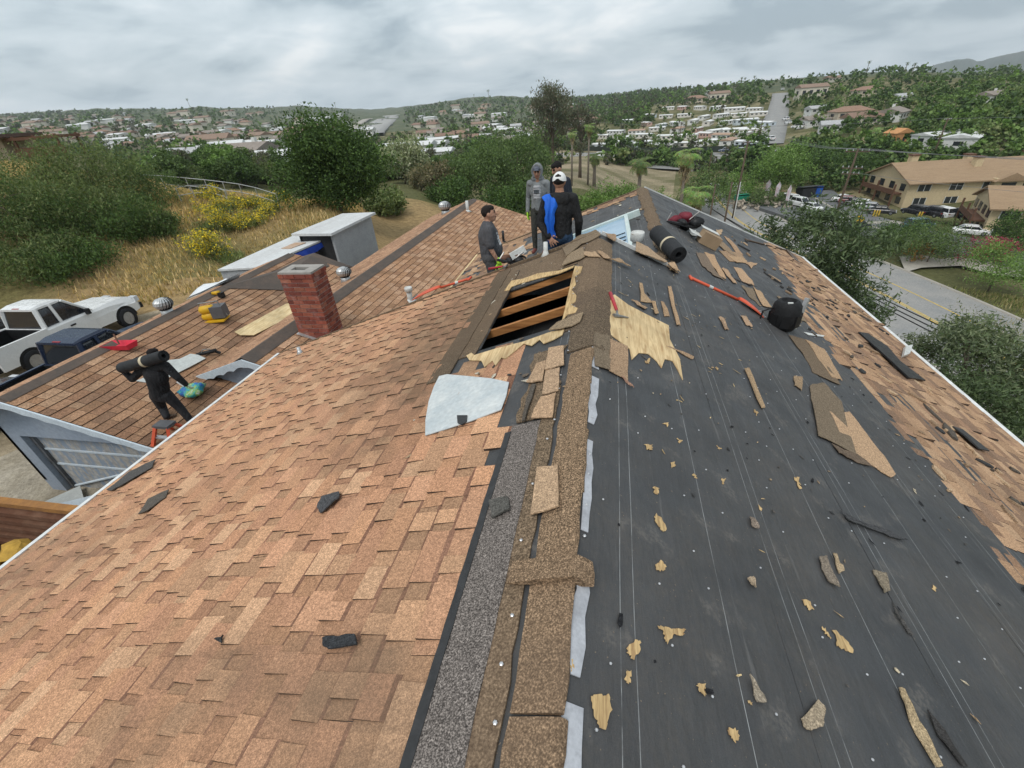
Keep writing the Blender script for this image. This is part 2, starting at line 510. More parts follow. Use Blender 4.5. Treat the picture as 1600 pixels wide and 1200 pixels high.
def s_limit(y):      # upper edge of the shingles (they are stripped near the ridge)
    if y < 2.2: return 0.50
    if y < 3.05: return 0.62
    return 1.47
k = 0
while True:
    sb = SLE + 0.02 - k * EXPO
    if sb < 0.55: break
    # base layer
    y = NY + random.uniform(-0.9, 0)
    while y < GY:
        w = random.choice((1.0, 0.95, 0.5)); y1 = min(y + w, GY + 0.02); ym = (y + y1) / 2
        if s_limit(ym) < sb - 0.02 and not (0.62 < sb < 1.33 and 2.36 < ym < 3.05 and False):
            pieces.append((0, sb, y + 0.003, y1, 0.008, tuple(c * 0.84 for c in pal()), 0))
        y += w
    y = NY + random.uniform(0, 0.3)
    while y < GY:
        w = random.choice((0.09, 0.12, 0.15, 0.17, 0.2, 0.24, 0.28)); g = random.choice((0.05, 0.07, 0.09, 0.12, 0.15))
        y1 = min(y + w, GY + 0.015); ym = (y + y1) / 2
        if s_limit(ym) < sb - 0.03 and s_limit(y1) < sb - 0.03 and y1 - y > .03:
            pieces.append((1, sb + random.uniform(-0.004, 0.006), y, y1, random.uniform(0.016, 0.024), pal(), random.uniform(-0.006, 0.006)))
        y += w + g
    k += 1
def view_size(p):
    c = L3(p[1] - EXPO / 2, (p[2] + p[3]) / 2)
    q = CAM.T @ c
    if q[2] < 0.1: return 0
    u, v = 800 + FOC * q[0] / q[2], 600 + FOC * q[1] / q[2]
    if not (-10 < u < 1610 and -10 < v < 1210): return 0
    return (p[3] - p[2]) / q[2] ** 2
pieces.sort(key=view_size, reverse=True)
n_single = 0
fieldV, fieldF3, fieldF4, fc3, fc4 = [], [], [], [], []
for p in pieces:
    V, q4, q3 = tab_geo(L3, p[1], p[2], p[3], EXPO, p[4], 0.0025 if p[0] else 0.001, 0.03, p[6], random.choice((.018, .024, .03)))
    fcol = [p[5], EDGE, shade(SHADOWBAND, .8, 1.25) if random.random() < .75 else p[5], EDGE, EDGE]
    if p[0] == 1 and n_single < 300:
        n_single += 1
        b = B(); b.add(V, q4 + q3, p[5]); b.c = fcol
        o = b.build('shingle', SHINGLE, None); o.parent = left_slope
        continue
    b0 = len(fieldV); fieldV += [tuple(x) for x in V]
    for j_, f in enumerate(q4 + q3):
        fieldF4.append(tuple(b0 + i for i in f)); fc4.append(fcol[j_])
fb = B(); fb.v = fieldV; fb.f = fieldF4; fb.c = fc4; fb.m = [0] * len(fieldF4)
o = put('shingle_field', fb.mesh('shingle_field', SHINGLE), left_slope); tag(o, kind='stuff')

def strip(name, S3, s0, s1, y0, y1, n, th, mat, parent, wob=0.0, step=0.12, seed=0, col=(1, 1, 1)):
    """a long thin strip lying on a slope, with uneven edges"""
    r = random.Random(seed); ys = np.arange(y0, y1 + 1e-6, step); b = B()
    e0 = [s0 + r.uniform(-wob, wob) for _ in ys]; e1 = [s1 + r.uniform(-wob, wob) for _ in ys]
    V = []
    for i, y in enumerate(ys):
        nn = n + r.uniform(0, th * 0.6)
        V += [S3(e0[i], y, n - th), S3(e0[i], y, nn + th), S3(e1[i], y, nn + th), S3(e1[i], y, n - th)]
    F = []
    for i in range(len(ys) - 1):
        a = 4 * i
        F += [(a, a + 4, a + 5, a + 1), (a + 1, a + 5, a + 6, a + 2), (a + 2, a + 6, a + 7, a + 3)]
    F += [(0, 1, 2, 3), tuple(4 * (len(ys) - 1) + k for k in (3, 2, 1, 0))]
    b.add(V, F, col)
    o = put(name, b.mesh(name, mat), parent)
    if parent.get('_world'): o.location = -Vector(parent.location)
    return o
# grey starter strip, its black sealant edge, brown strip and ridge caps on the near left
strip('starter_strip', L3, 0.285, 0.475, NY, 2.13, 0.008, 0.006, GREYG, left_slope, 0.004, 0.1, 1)
strip('sealant_edge', L3, 0.468, 0.508, NY, 2.1, 0.016, 0.003, SEAL, left_slope, 0.002, 0.07, 2)
strip('weathered_strip', L3, 0.19, 0.29, NY, 2.5, 0.007, 0.004, WEATH, left_slope, 0.008, 0.09, 3)
# long flat strips beside the hole
strip('weathered_strip', L3, 1.30, 1.52, 3.05, GY, 0.012, 0.005, DARKW, left_slope, 0.006, 0.11, 5)
strip('weathered_strip', L3, 1.12, 1.32, 3.4, GY - .03, 0.006, 0.004, WEATH, left_slope, 0.008, 0.11, 6)
strip('weathered_strip', L3, 0.02, 0.26, 3.3, GY - .02, 0.006, 0.004, DARKW, left_slope, 0.012, 0.09, 7)
strip('weathered_strip', L3, 0.26, 1.12, 5.12, GY - .02, 0.007, 0.004, WEATH, left_slope, 0.02, 0.09, 8)
strip('weathered_strip', L3, 0.22, 0.46, 2.13, 3.1, 0.010, 0.004, WEATH, left_slope, 0.03, 0.09, 9)

def px_poly(S, P, pts): return [S(*P(x, y)) for x, y in pts]
def slab(S3, P, pts, n0, th, curl=0.0, seed=0):
    """a thin slab given by its outline on a slope (pixels of the photograph, laid on the surface)"""
    r = random.Random(seed); q = [P(x, y) for x, y in pts]; b = B(); n = len(q)
    cs = sum(a for a, _ in q) / n; cy = sum(a for _, a in q) / n
    ph_ = r.uniform(0, 6.28); lift = [curl * (.5 + .5 * math.sin(math.atan2(a_ - cs, b_ - cy) * 2 + ph_)) * r.uniform(.7, 1.0) for a_, b_ in q]
    area = sum(q[i][0] * q[(i + 1) % n][1] - q[(i + 1) % n][0] * q[i][1] for i in range(n))
    flip = (area > 0)
    if S3 is L3 or S3 is F3: flip = not flip
    if flip: q = q[::-1]; lift = lift[::-1]
    top = [S3(a, y, n0 + th + lift[i]) for i, (a, y) in enumerate(q)] + [S3(cs, cy, n0 + th + curl * .25)]
    bot = [S3(a, y, n0 + lift[i] * 0.8) for i, (a, y) in enumerate(q)]
    V = top + bot
    F = [(n, i, (i + 1) % n) for i in range(n)] + [((i + 1) % n, i, n + 1 + i, n + 1 + (i + 1) % n) for i in range(n)]
    b.add(V, F)
    return b
def slab_obj(name, S3, P, pts, n0, th, mat, parent=None, curl=0.0, col=None, seed=0):
    b = slab(S3, P, pts, n0, th, curl, seed)
    if col: b.c = [col] * len(b.f)
    o = put(name, b.mesh(name, mat), parent)
    return o
def Z(ox, oy, k): return lambda pts: [(ox + x / k, oy + y / k) for x, y in pts]
Z1 = Z(600, 400, 3.2); Z2 = Z(600, 750, 2.6667); Z4 = Z(1000, 800, 2.6667); Z5 = Z(1000, 420, 2.6667); Z6 = Z(950, 220, 4.0); Z7 = Z(880, 280, 6.6667)

# ragged plywood left round the hole, felt showing below it
def jag(pts, amp, seed, sub=6):
    r = random.Random(seed); o = []
    for i in range(len(pts)):
        a, c = pts[i], pts[(i + 1) % len(pts)]
        for k in range(sub):
            t = k / sub
            o.append((a[0] + (c[0] - a[0]) * t + r.uniform(-amp, amp), a[1] + (c[1] - a[1]) * t + r.uniform(-amp, amp)))
    return o
def wood_patch(name, pts, mat, S3=L3, P=pL, par=left_slope, n0=0.012, th=0.004):
    """concave outline: ear-clipped by Blender's tessellator"""
    from mathutils.geometry import tessellate_polygon
    q = [S3(*P(x, y), n0 + th) for x, y in pts]; lo = [S3(*P(x, y), n0 - 0.004) for x, y in pts]
    n = len(q); b = B()
    tri = tessellate_polygon([[Vector(p) for p in q]])
    F = []
    for t in tri:
        nn = np.cross(q[t[1]] - q[t[0]], q[t[2]] - q[t[0]])
        F.append(tuple(t) if nn[2] > 0 else tuple(t)[::-1])
    F += [(i, (i + 1) % n, n + (i + 1) % n, n + i) for i in range(n)]
    b.add(q + lo, F)
    return put(name, b.mesh(name, mat), par)
wood_patch('bare_plywood', Z1([(415, 505), (440, 490), (456, 502), (560, 470), (700, 435), (840, 385), (905, 372), (895, 400), (850, 425), (800, 445), (780, 425), (740, 455), (700, 445), (660, 480), (610, 520), (590, 515), (560, 555), (545, 530), (505, 562), (490, 530), (430, 527)]), PLY)
wood_patch('bare_plywood', Z1([(957, 55), (995, 58), (985, 90), (955, 110), (962, 150), (940, 175), (965, 205), (960, 235), (935, 250), (972, 268), (960, 290), (920, 300), (893, 330), (905, 280), (925, 190), (940, 120)]), CHIP)
wood_patch('bare_plywood', Z1([(603, 180), (640, 128), (700, 118), (770, 92), (880, 78), (955, 52), (948, 62), (880, 92), (770, 118), (690, 140), (640, 158), (628, 176)]), CHIP)

# rafters and the dark attic under the hole
def beam(y, s0, s1, n0, n1, w, mat, name='rafter', skew=0.0):
    b = B()
    P = [L3(s0, y - w / 2, n0), L3(s0, y + w / 2, n0), L3(s1, y + w / 2 + skew, n0), L3(s1, y - w / 2 + skew, n0),
         L3(s0, y - w / 2, n1), L3(s0, y + w / 2, n1), L3(s1, y + w / 2 + skew, n1), L3(s1, y - w / 2 + skew, n1)]
    b.add(P, [(0, 1, 2, 3), (7, 6, 5, 4), (0, 4, 5, 1), (1, 5, 6, 2), (2, 6, 7, 3), (3, 7, 4, 0)])
    return b.build(name, mat, None)
for yy, sk in ((3.98, 0.0), (4.50, 0.0), (5.06, 0.0)):
    o = beam(yy, 0.1, 1.35, -0.032, -0.105, 0.045, RAFT); o.parent = left_slope
o = beam(3.2, 0.1, 1.35, -0.032, -0.105, 0.045, RAFT); o.parent = left_slope
# ceiling joist and web below
b = B()
b.tube([L3(0.2, 3.7, -0.75), L3(1.6, 4.9, -1.0)], 0.05, 4); b.tube([L3(0.35, 3.6, -0.3), L3(1.1, 3.55, -0.9)], 0.045, 4)
o = b.build('truss_web', RAFT, None); o.parent = left_slope
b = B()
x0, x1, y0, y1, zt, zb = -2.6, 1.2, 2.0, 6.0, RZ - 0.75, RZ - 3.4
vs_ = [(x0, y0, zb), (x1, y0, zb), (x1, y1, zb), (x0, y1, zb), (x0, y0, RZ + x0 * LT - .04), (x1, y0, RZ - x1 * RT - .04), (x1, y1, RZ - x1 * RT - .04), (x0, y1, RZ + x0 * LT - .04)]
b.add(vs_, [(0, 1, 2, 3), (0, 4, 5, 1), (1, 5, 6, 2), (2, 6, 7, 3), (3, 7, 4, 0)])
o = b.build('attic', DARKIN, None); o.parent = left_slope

# galvanised patch with a curved left side
slab_obj('metal_patch', L3, pL, [(688, 591), (700, 588), (742, 592), (770, 595), (797, 601), (793, 622), (785, 644), (740, 661), (700, 674), (667, 684), (667, 660), (672, 630), (680, 607)], 0.018, 0.006, PATCH, left_slope)
slab_obj('scrap_on_patch', L3, pL, [(717, 654), (733, 654), (732, 664), (724, 669), (718, 666)], 0.026, 0.006, SEAL, left_slope)
# tape along the ridge
for a, c, sd in ((NY, 0.62, 21), (0.68, 1.15, 22), (1.25, 1.9, 23), (2.0, 2.5, 24), (2.62, 3.05, 25)):
    strip('ridge_tape', R3, 0.005, 0.062, a, c, 0.006, 0.002, TAPE, left_slope, 0.014, 0.1, sd)
# ridge cap strips bent over the ridge
def cap_piece(y0, y1, wl, wr, n, seed, mat=CAPM, curl=0.0):
    r = random.Random(seed); b = B(); V = []; m = max(3, int((y1 - y0) / 0.08) + 1)
    for i in range(m):
        y = y0 + (y1 - y0) * i / (m - 1); up = n + curl * (1 - i / (m - 1))
        a = wl + r.uniform(-.006, .006); c = wr + r.uniform(-.008, .008)
        V += [L3(a, y, up - .008), L3(a, y, up), L3(a * .45, y, up + .006), np.array([RA + RB * y, y, RZ + up + .010]), R3(c * .5, y, up + .006), R3(c, y, up), R3(c, y, up - .008)]
    F = []
    for i in range(m - 1):
        for k in range(6):
            q = 7 * i + k; F.append((q, q + 7, q + 8, q + 1))
    F += [tuple(range(7)), tuple(7 * (m - 1) + k for k in range(6, -1, -1))]
    b.add(V, F); o = b.build('ridge_cap', mat, None); o.parent = left_slope
    return o
yy = NY; i = 0
for (a, c, wl, wr) in ((NY, 0.55, .165, .012), (0.56, 1.02, .165, .006), (1.04, 1.46, .165, .01), (1.46, 1.92, .16, .015), (1.92, 2.4, .16, .008), (2.4, 2.86, .16, .015)):
    cap_piece(a, c, wl, wr, 0.014, 40 + i); i += 1
cap_piece(0.99, 1.10, .26, .07, 0.030, 60, curl=0.014)           # the folded cap lying across
for (a, c) in ((2.9, 3.3), (3.3, 3.72), (3.72, 4.1), (4.1, 4.55), (4.55, 4.95), (4.95, 5.4), (5.4, 5.8)):
    cap_piece(a, c + .02, .16 + .03 * random.random(), .16, 0.012, 70 + int(a * 10), DARKW if a < 4 else WEATH)

# ---- right slope: felt, and remaining shingles near the eave
FYA, FYC = 12.55, 14.6                    # far rake: at the far ridge and at the eave
right_slope = slope_mesh('right_roof_slope', R3, [(0, 1.08, NY, GY), (1.08, SRE, NY, 12.5)], FELT)
FW = 0.88
for k in range(5):                          # overlapping widths of felt, each a sheet with its own lower edge
    s_lo = 0.10 + FW * (k + 1) - (0.06 if k == 4 else 0); s_hi = 0.0 if k == 0 else s_lo - FW - 0.06
    if s_lo > 4.4: s_lo = 4.4
    def sheet3(s, y, n=0.0, a=s_hi, c=s_lo, k=k):
        t = max(0.0, min(1.0, (s - a) / (c - a))); return R3(s + 0.008 * math.sin(y * 1.3 + k * 2) * t, y, 0.0015 + 0.0045 * t + 0.002 * math.sin(y * 2.1 + s * 3 + k) * t + n)
    slope_mesh('felt_sheet', sheet3, [(s_hi, s_lo, NY, GY - .01 if k < 1 else 12.3)] if k != 1 else [(max(s_hi, 1.10), s_lo, NY, 12.3), (s_hi, 1.10, NY, GY - .01)], FELT, 0.003, right_slope).location = (0, 0, 0)
b = B()                                    # slanted end of the slope
b.add([R3(1.08, 12.5), R3(SRE, 12.5), R3(SRE, FYC), R3(1.08, 12.55), R3(1.08, 12.5, -.04), R3(SRE, 12.5, -.04), R3(SRE, FYC, -.04), R3(1.08, 12.55, -.04)],
      [(0, 1, 2, 3), (2, 6, 7, 3), (1, 5, 6, 2), (4, 7, 6, 5)])
me = b.mesh('felt_end', FELT); u_ = me.uv_layers.new(name='UVMap')
for lp in me.loops:
    v = me.vertices[lp.vertex_index].co; u_.data[lp.index].uv = (v.x / cr_, v.y)
o = put('felt_end', me, right_slope)
fieldV, fieldF, fc = [], [], []
def far_y(s): return 12.5 + (FYC - 12.5) * max(0, (s - 1.1)) / (SRE - 1.1)
OLD = [(0.44, 0.275, 0.165), (0.40, 0.245, 0.145), (0.48, 0.31, 0.19), (0.33, 0.20, 0.125), (0.26, 0.165, 0.11)]
k = 0
while True:
    sb = SRE + 0.02 - k * 0.14
    if sb < 3.35: break
    y = NY + random.uniform(-0.3, 0)
    while y < far_y(sb):
        w = random.choice((0.12, 0.2, 0.28, 0.33)); y1 = min(y + w, far_y(sb)); ym = (y + y1) / 2
        lim = 3.5 + 0.06 * math.sin(ym * 1.7) + 0.05 * math.sin(ym * 4.1 + 1) + (0.55 if ym > 8 else 0) + (0.9 * max(0, (ym - 8.5)) / 4)
        if sb - 0.05 > lim and (sb > lim + .5 or random.random() < .8):
            c = shade(random.choice(OLD), .8, 1.1)
            lift = random.uniform(.008, .016) if random.random() > .06 else random.uniform(.03, .05)
            V, q4, q3 = tab_geo(R3, sb, y, y1 - .004, .14, lift, 0.004, 0.03, random.uniform(-.008, .008))
            b0 = len(fieldV); fieldV += [tuple(x) for x in V]
            for j_, f in enumerate(q4 + q3): fieldF.append(tuple(b0 + i for i in f)[::-1]); fc.append(EDGE if j_ else c)
        y += w
    k += 1
fb = B(); fb.v = fieldV; fb.f = fieldF; fb.c = fc; fb.m = [0] * len(fc)
tag(put('shingle_field', fb.mesh('shingle_field', SHINGLE), right_slope), kind='stuff')

# white drip edges / gutters along both eaves, near gable trim
def bar(name, pts, w, h, mat, parent):
    """rectangular bar along two points"""
    a, c = np.array(pts[0], float), np.array(pts[1], float); t = c - a; ln = np.linalg.norm(t); t /= ln
    u = np.cross(t, [0, 0, 1.0]); u /= np.linalg.norm(u); v = np.cross(u, t)
    R = np.array([u, t, v]).T
    b = B(); b.box((a + c) / 2, (w, ln, h), R=R)
    o = put(name, b.mesh(name, mat), parent)
    if parent.get('_world'): o.location = -Vector(parent.location)
    return o
bar('drip_edge', (L3(SLE + .015, NY, 0.006), L3(SLE + .015, GY, 0.006)), 0.045, 0.05, WHITE, house)
bar('drip_edge', (R3(SRE + .02, NY, 0.004), R3(SRE + .02, FYC, 0.004)), 0.06, 0.045, WHITE, house)
bar('gutter', (R3(SRE + .10, NY, -0.05), R3(SRE + .10, FYC, -0.05)), 0.10, 0.09, WHITE, house)
bar('gable_trim', (L3(0.02, GY + .02, 0.02), L3(SLE, GY + .02, 0.008)), 0.035, 0.04, WEATH, house)
bar('gable_trim', (R3(0.0, GY + .02, 0.02), R3(1.06, GY + .02, 0.02)), 0.03, 0.045, WHITE, house)
bar('gable_trim', (L3(0.0, GY + .045, 0.012), L3(0.75, GY + .045, 0.012)), 0.025, 0.035, WHITE, house)
bar('gable_trim', (R3(1.1, 12.56, 0.012), R3(SRE, FYC + .02, 0.012)), 0.05, 0.03, WHITE, house)
# far gable wall of the near roof
b = B()
b.prism([(L3(0, GY - .1)[0], GY - .1, RZ - .04), (L3(SLE - .4, GY)[0], GY - .1, L3(SLE - .4, GY)[2] - .04), (L3(SLE - .4, GY)[0], GY - .1, -7.2), (R3(SRE - .5, GY)[0], GY - .1, -9.0), (R3(SRE - .5, GY)[0], GY - .1, R3(SRE - .5, GY)[2] - .06)], (0, .06, 0))
b.build('gable_wall', BLUEW, house)
b = B()
xl, xr = L3(SLE - .4, 0)[0], R3(SRE - .5, 0)[0]
b.box((xl, (NY + GY) / 2, -5.4), (0.1, GY - NY - .3, 3.6)); b.build('side_wall', BLUEW, house)
b = B(); b.box((xr, (NY + 14) / 2, -7.8), (0.1, 14 - NY, 6.4)); b.build('side_wall', BLUEW, house)

# ---- farther left slope, skylight, vents
far_slope = slope_mesh('far_roof_slope', F3, [(0.0, 4.66, GY - 0.9, 12.2)], FELT)
strip('weathered_strip', F3, 0.0, 0.08, GY + .2, 12.1, 0.012, 0.006, WEATH, far_slope, 0.02, 0.1, 11)
strip('weathered_strip', R3, 1.09, 1.17, GY + .2, 12.3, 0.010, 0.008, WEATH, right_slope, 0.03, 0.1, 12)
bar('gable_trim', (F3(0.0, 12.24, 0.012), F3(4.66, 12.24, 0.012)), 0.06, 0.04, WEATH, house)
bar('drip_edge', (F3(4.68, GY - .6, 0.0), F3(4.68, 12.2, 0.0)), 0.04, 0.05, NEWPLY, house)
fieldV, fieldF, fc = [], [], []          # brown shingles left along the far rake and the lower left
k = 0
while k < 34:
    sb = 4.66 - k * 0.137; y = GY - .8
    while y < 12.2:
        y1 = y + random.choice((.2, .3)); ym = (y + y1) / 2
        if (ym > 11.75 and random.random() < .85) or (sb > 2.9 + .3 * math.sin(ym * 2.3) and random.random() < .9):
            V, q4, q3 = tab_geo(F3, sb, y, min(y1, 12.2) - .005, .137, random.uniform(.008, .02), .003)
            b0 = len(fieldV); fieldV += [tuple(x) for x in V]; c = shade(random.choice(OLD), .75, 1.05)
            for j_, f in enumerate(q4 + q3): fieldF.append(tuple(b0 + i for i in f)); fc.append(EDGE if j_ else c)
        y = y1
    k += 1
fb = B(); fb.v = fieldV; fb.f = fieldF; fb.c = fc; fb.m = [0] * len(fc)
tag(put('shingle_field', fb.mesh('shingle_field', SHINGLE), far_slope), kind='stuff')
# ridge cap of the far ridge
for a in np.arange(6.6, 12.3, 0.34):
    b = B(); V = []
    for y in (a, a + .33):
        w_ = .09 + .02 * math.sin(a * 7); V += [F3(w_, y, .012), F3(.04, y, .028), np.array([FX + .02, y, FZ + .036]), R3(1.09 + .04, y, .028), R3(1.09 + w_, y, .012)]
    b.add(V, [(k, k + 5, k + 6, k + 1) for k in range(4)] + [(0, 1, 2, 3, 4), (9, 8, 7, 6, 5)])
    o = b.build('ridge_cap', WEATH, None); o.parent = far_slope
def glass_mat():
    m = NT('sky_blue_glass', 0.12, 0, 0.6)
    m.color(m.ramp(m.noise(1.5, 4), [(0.3, (0.20, 0.33, 0.46)), (0.7, (0.36, 0.50, 0.62))]))
    return m.mat
SKYL = glass_mat()
FRAMEG = stained('pale_green_frame', (0.52, 0.62, 0.60), (0.70, 0.72, 0.70), 0.5, 0.6, 5)
sky_f = B()
for (s0, s1, y0, y1) in ((0.16, 1.86, 9.62, 9.72), (0.40, 0.47, 7.3, 9.62), (1.80, 1.86, 7.3, 9.62), (0.40, 1.86, 7.22, 7.3)):
    P = [F3(s0, y0, .0), F3(s1, y0, .0), F3(s1, y1, .0), F3(s0, y1, .0)]
    sky_f.prism([P[0], P[3], P[2], P[1]], F3(0, 0, .12) - F3(0, 0, 0))
sky_o = sky_f.build('skylight', FRAMEG, house)
b = B(); b.prism([F3(.47, 7.3, .06), F3(.47, 9.62, .06), F3(1.80, 9.62, .06), F3(1.80, 7.3, .06)], F3(0, 0, .02) - F3(0, 0, 0))
o = b.build('pane', SKYL, None); o.parent = sky_o
b = B()
for k in range(4): b.tube([F3(.50, 7.5 + .22 * k, .085), F3(.95, 7.5 + .22 * k, .085)], .012, 5)
b.tube([F3(.95, 7.3, .085), F3(.95, 8.4, .085)], .014, 5); b.tube([F3(.5, 8.42, .085), F3(1.8, 8.5, .085)], .01, 5)
o = b.build('glazing_bar', BLACKP, None); o.parent = sky_o

def vent_pipe(S3, s, y, h, r, mat, cap=True, parent=house, flash=True):
    p = S3(s, y, -.02); b = B(); b.sm = True
    b.lathe([(r, -.1), (r, h)], p, 14)
    if flash: b.lathe([(r * 2.6, -.01), (r * 1.3, .06), (r * 1.05, .09)], p, 14)
    o = b.build('vent_pipe', mat, parent)
    if cap:
        b = B(); b.lathe([(r * 1.15, h - .08), (r * 1.5, h - .06), (r * 1.5, h + .05), (r * 1.35, h + .07), (r * 1.2, h + .02)], p, 14)
        q = put('vent_cap', b.mesh('vent_cap', mat, True), o)
    return o
vent_pipe(F3, .42, 7.05, 0.36, 0.07, PIPEW)                # white flue by the roll (its foot is behind the gable)
s_, y_ = pL(852, 400); vent_pipe(L3, s_, y_, 0.21, 0.03, PIPEW, cap=False)
s_, y_ = pL(469, 553); vent_pipe(L3, s_, y_, 0.14, 0.03, GALV, cap=False)
# ---------------------------------------------------------------- left wing and garage (parts of the same house)
WA, WB = np.array([-8.07, 7.58, -4.61]), np.array([-7.45, 27.0, -4.61])   # wing ridge, near and far end
WT = 0.345
cw_ = 1 / math.hypot(1, WT)
def wx(y): return WA[0] + (WB[0] - WA[0]) * (y - WA[1]) / (WB[1] - WA[1])
def WR(s, y, n=0.0): return np.array([wx(y) + s * cw_ + n * WT * cw_, y, WA[2] - s * WT * cw_ + n * cw_])
def WL(s, y, n=0.0): return np.array([wx(y) - s * cw_ - n * WT * cw_, y, WA[2] - s * WT * cw_ + n * cw_])
GG = 5.3
GX, GZ, GT = -11.95, -0.832 * GG, 0.307
cg_ = 1 / math.hypot(1, GT)
def GR(s, y, n=0.0): return np.array([GX + s * cg_ + n * GT * cg_, y, GZ - s * GT * cg_ + n * cg_])
def GL(s, y, n=0.0): return np.array([GX - s * cg_ - n * GT * cg_, y, GZ - s * GT * cg_ + n * cg_])
def pG(x, y):
    d = ray(x, y); t = (GZ + GT * GX) / (d[2] + GT * d[0]); P = d * t; return (P[0] - GX) / cg_, P[1]
def pW(x, y):
    d = ray(x, y)
    t = 9.0
    for _ in range(30):
        P = d * t; zt = WA[2] - (P[0] - wx(P[1])) * WT; t *= 1 + (zt - P[2]) / (P[2]) * 0.7
    P = d * t
    return (P[0] - wx(P[1])) / cw_, P[1]
TABC = [(0.31, 0.175, 0.10), (0.36, 0.21, 0.125), (0.27, 0.15, 0.09), (0.40, 0.25, 0.155), (0.23, 0.135, 0.085), (0.33, 0.19, 0.115)]
def tab_field(S3, s0, s1, y0, y1, expo, wid, par, keep=None, hb=0.02, warp=0.0, cols=TABC, seed=3, name='shingle_field', flip=False, singles=0, key=None):
    r = random.Random(seed); items = []
    k = 0
    while True:
        sb = s1 - k * expo
        if sb < s0 + .05: break
        y = y0 - (wid / 2 if k % 2 else 0); 
        while y < y1:
            a, c = max(y, y0), min(y + wid * r.choice((1, 1, 1, .5)), y1)
            if c - a > .02 and (keep is None or keep(sb, (a + c) / 2)):
                col = r.choice(cols); f = r.uniform(.82, 1.12)
                items.append((sb, a + .004, c - .004, tuple(q * f for q in col)))
            y = c if c > y else y + wid
        k += 1
    if key: items.sort(key=key)
    fV, fF, fC = [], [], []
    for i, (sb, a, c, col) in enumerate(items):
        w0 = warp * math.sin(a * 2.1 + sb * 1.3) if warp else 0
        S = (lambda s, y, n: S3(s + warp * math.sin(y * 2.3) * math.sin(s * .9), y, n)) if warp else S3
        V, q4, q3 = tab_geo(S, sb, a, c, expo, hb * r.uniform(.8, 1.25), .002, .02)
        if i < singles:
            b = B(); b.add(V, q4 + q3, col); b.c = [col, EDGE, EDGE, EDGE]; o = put('shingle_tab', b.mesh('shingle_tab', TABS), par); continue
        b0 = len(fV); fV += [tuple(x) for x in V]
        for j_, f in enumerate(q4 + q3): fF.append(tuple(b0 + q for q in f)); fC.append(EDGE if j_ else col)
    fb = B(); fb.v = fV; fb.f = fF; fb.c = fC; fb.m = [0] * len(fC)
    return tag(put(name, fb.mesh(name, TABS), par), kind='stuff')

WRE, WLE = 4.9, 2.9
wing_r = slope_mesh('wing_right_slope', WR, [(0, WRE, WA[1], WB[1])], VALLEY)
wing_l = slope_mesh('wing_left_slope', WL, [(0, WLE, WA[1], WB[1])], VALLEY)
tab_field(WR, 0.28, WRE, WA[1], WB[1], 0.21, 0.33, wing_r, seed=31, cols=[(0.42, 0.245, 0.145), (0.37, 0.21, 0.12), (0.46, 0.285, 0.18), (0.33, 0.185, 0.11)])
tab_field(WL, 0.30, WLE, WA[1], WB[1], 0.21, 0.33, wing_l, seed=32, cols=[(0.47, 0.28, 0.175), (0.43, 0.25, 0.15), (0.38, 0.215, 0.13)])
def ridge_band(S3a, S3b, y0, y1, w, mat, par, n=.02):
    b = B(); V = []
    ys = np.arange(y0, y1, .5)
    for y in ys: V += [S3a(w, y, n), S3a(.0, y, n + .03), S3b(w, y, n)]
    b.add(V, [(3 * i + k, 3 * i + 3 + k, 3 * i + 4 + k, 3 * i + 1 + k) for i in range(len(ys) - 1) for k in range(2)])
    o = put('ridge_strip', b.mesh('ridge_strip', mat), par); return o
ridge_band(WL, WR, WA[1], WB[1] - .2, .30, VALLEY, wing_r)
GE, GLE = 5.6, 2.0
GY1 = 15.5
gar_r = slope_mesh('garage_right_slope', GR, [(0, GE, GG, GY1)], VALLEY)
gar_l = slope_mesh('garage_left_slope', GL, [(0, GLE, GG, GY1)], VALLEY)
def gkey(it):
    q = CAM.T @ GR(it[0], (it[1] + it[2]) / 2); return q[2]
def gkeep(s, y):
    return not (y > 10.5 and s > 2.6 + (15.5 - y) * .2 and False)
tab_field(GR, 0.22, GE, GG, GY1, 0.235, 0.36, gar_r, warp=0.03, seed=33, singles=300, key=gkey)
tab_field(GL, 0.2, GLE, GG, GY1, 0.235, 0.36, gar_l, seed=34, cols=[(0.47, 0.28, 0.175), (0.43, 0.25, 0.15), (0.38, 0.215, 0.13)])
ridge_band(GL, GR, GG + .05, GY1, .22, VALLEY, gar_r)

# far wall of wing etc.: walls below the roofs
b = B()
b.prism([WR(0, WB[1] - .3, -.05), WL(WLE, WB[1] - .3, -.05), np.array([WL(WLE, WB[1], 0)[0], WB[1] - .3, -8]), np.array([WR(WRE, WB[1], 0)[0], WB[1] - .3, -8]), WR(WRE, WB[1] - .3, -.05)], (0, .1, 0)); b.build('gable_wall', BLUEW, house)
b = B(); b.box((wx(17) - WLE * cw_ + .35, 17.3, -6.9), (.1, 19, 2.6)); b.build('side_wall', BLUEW, house)
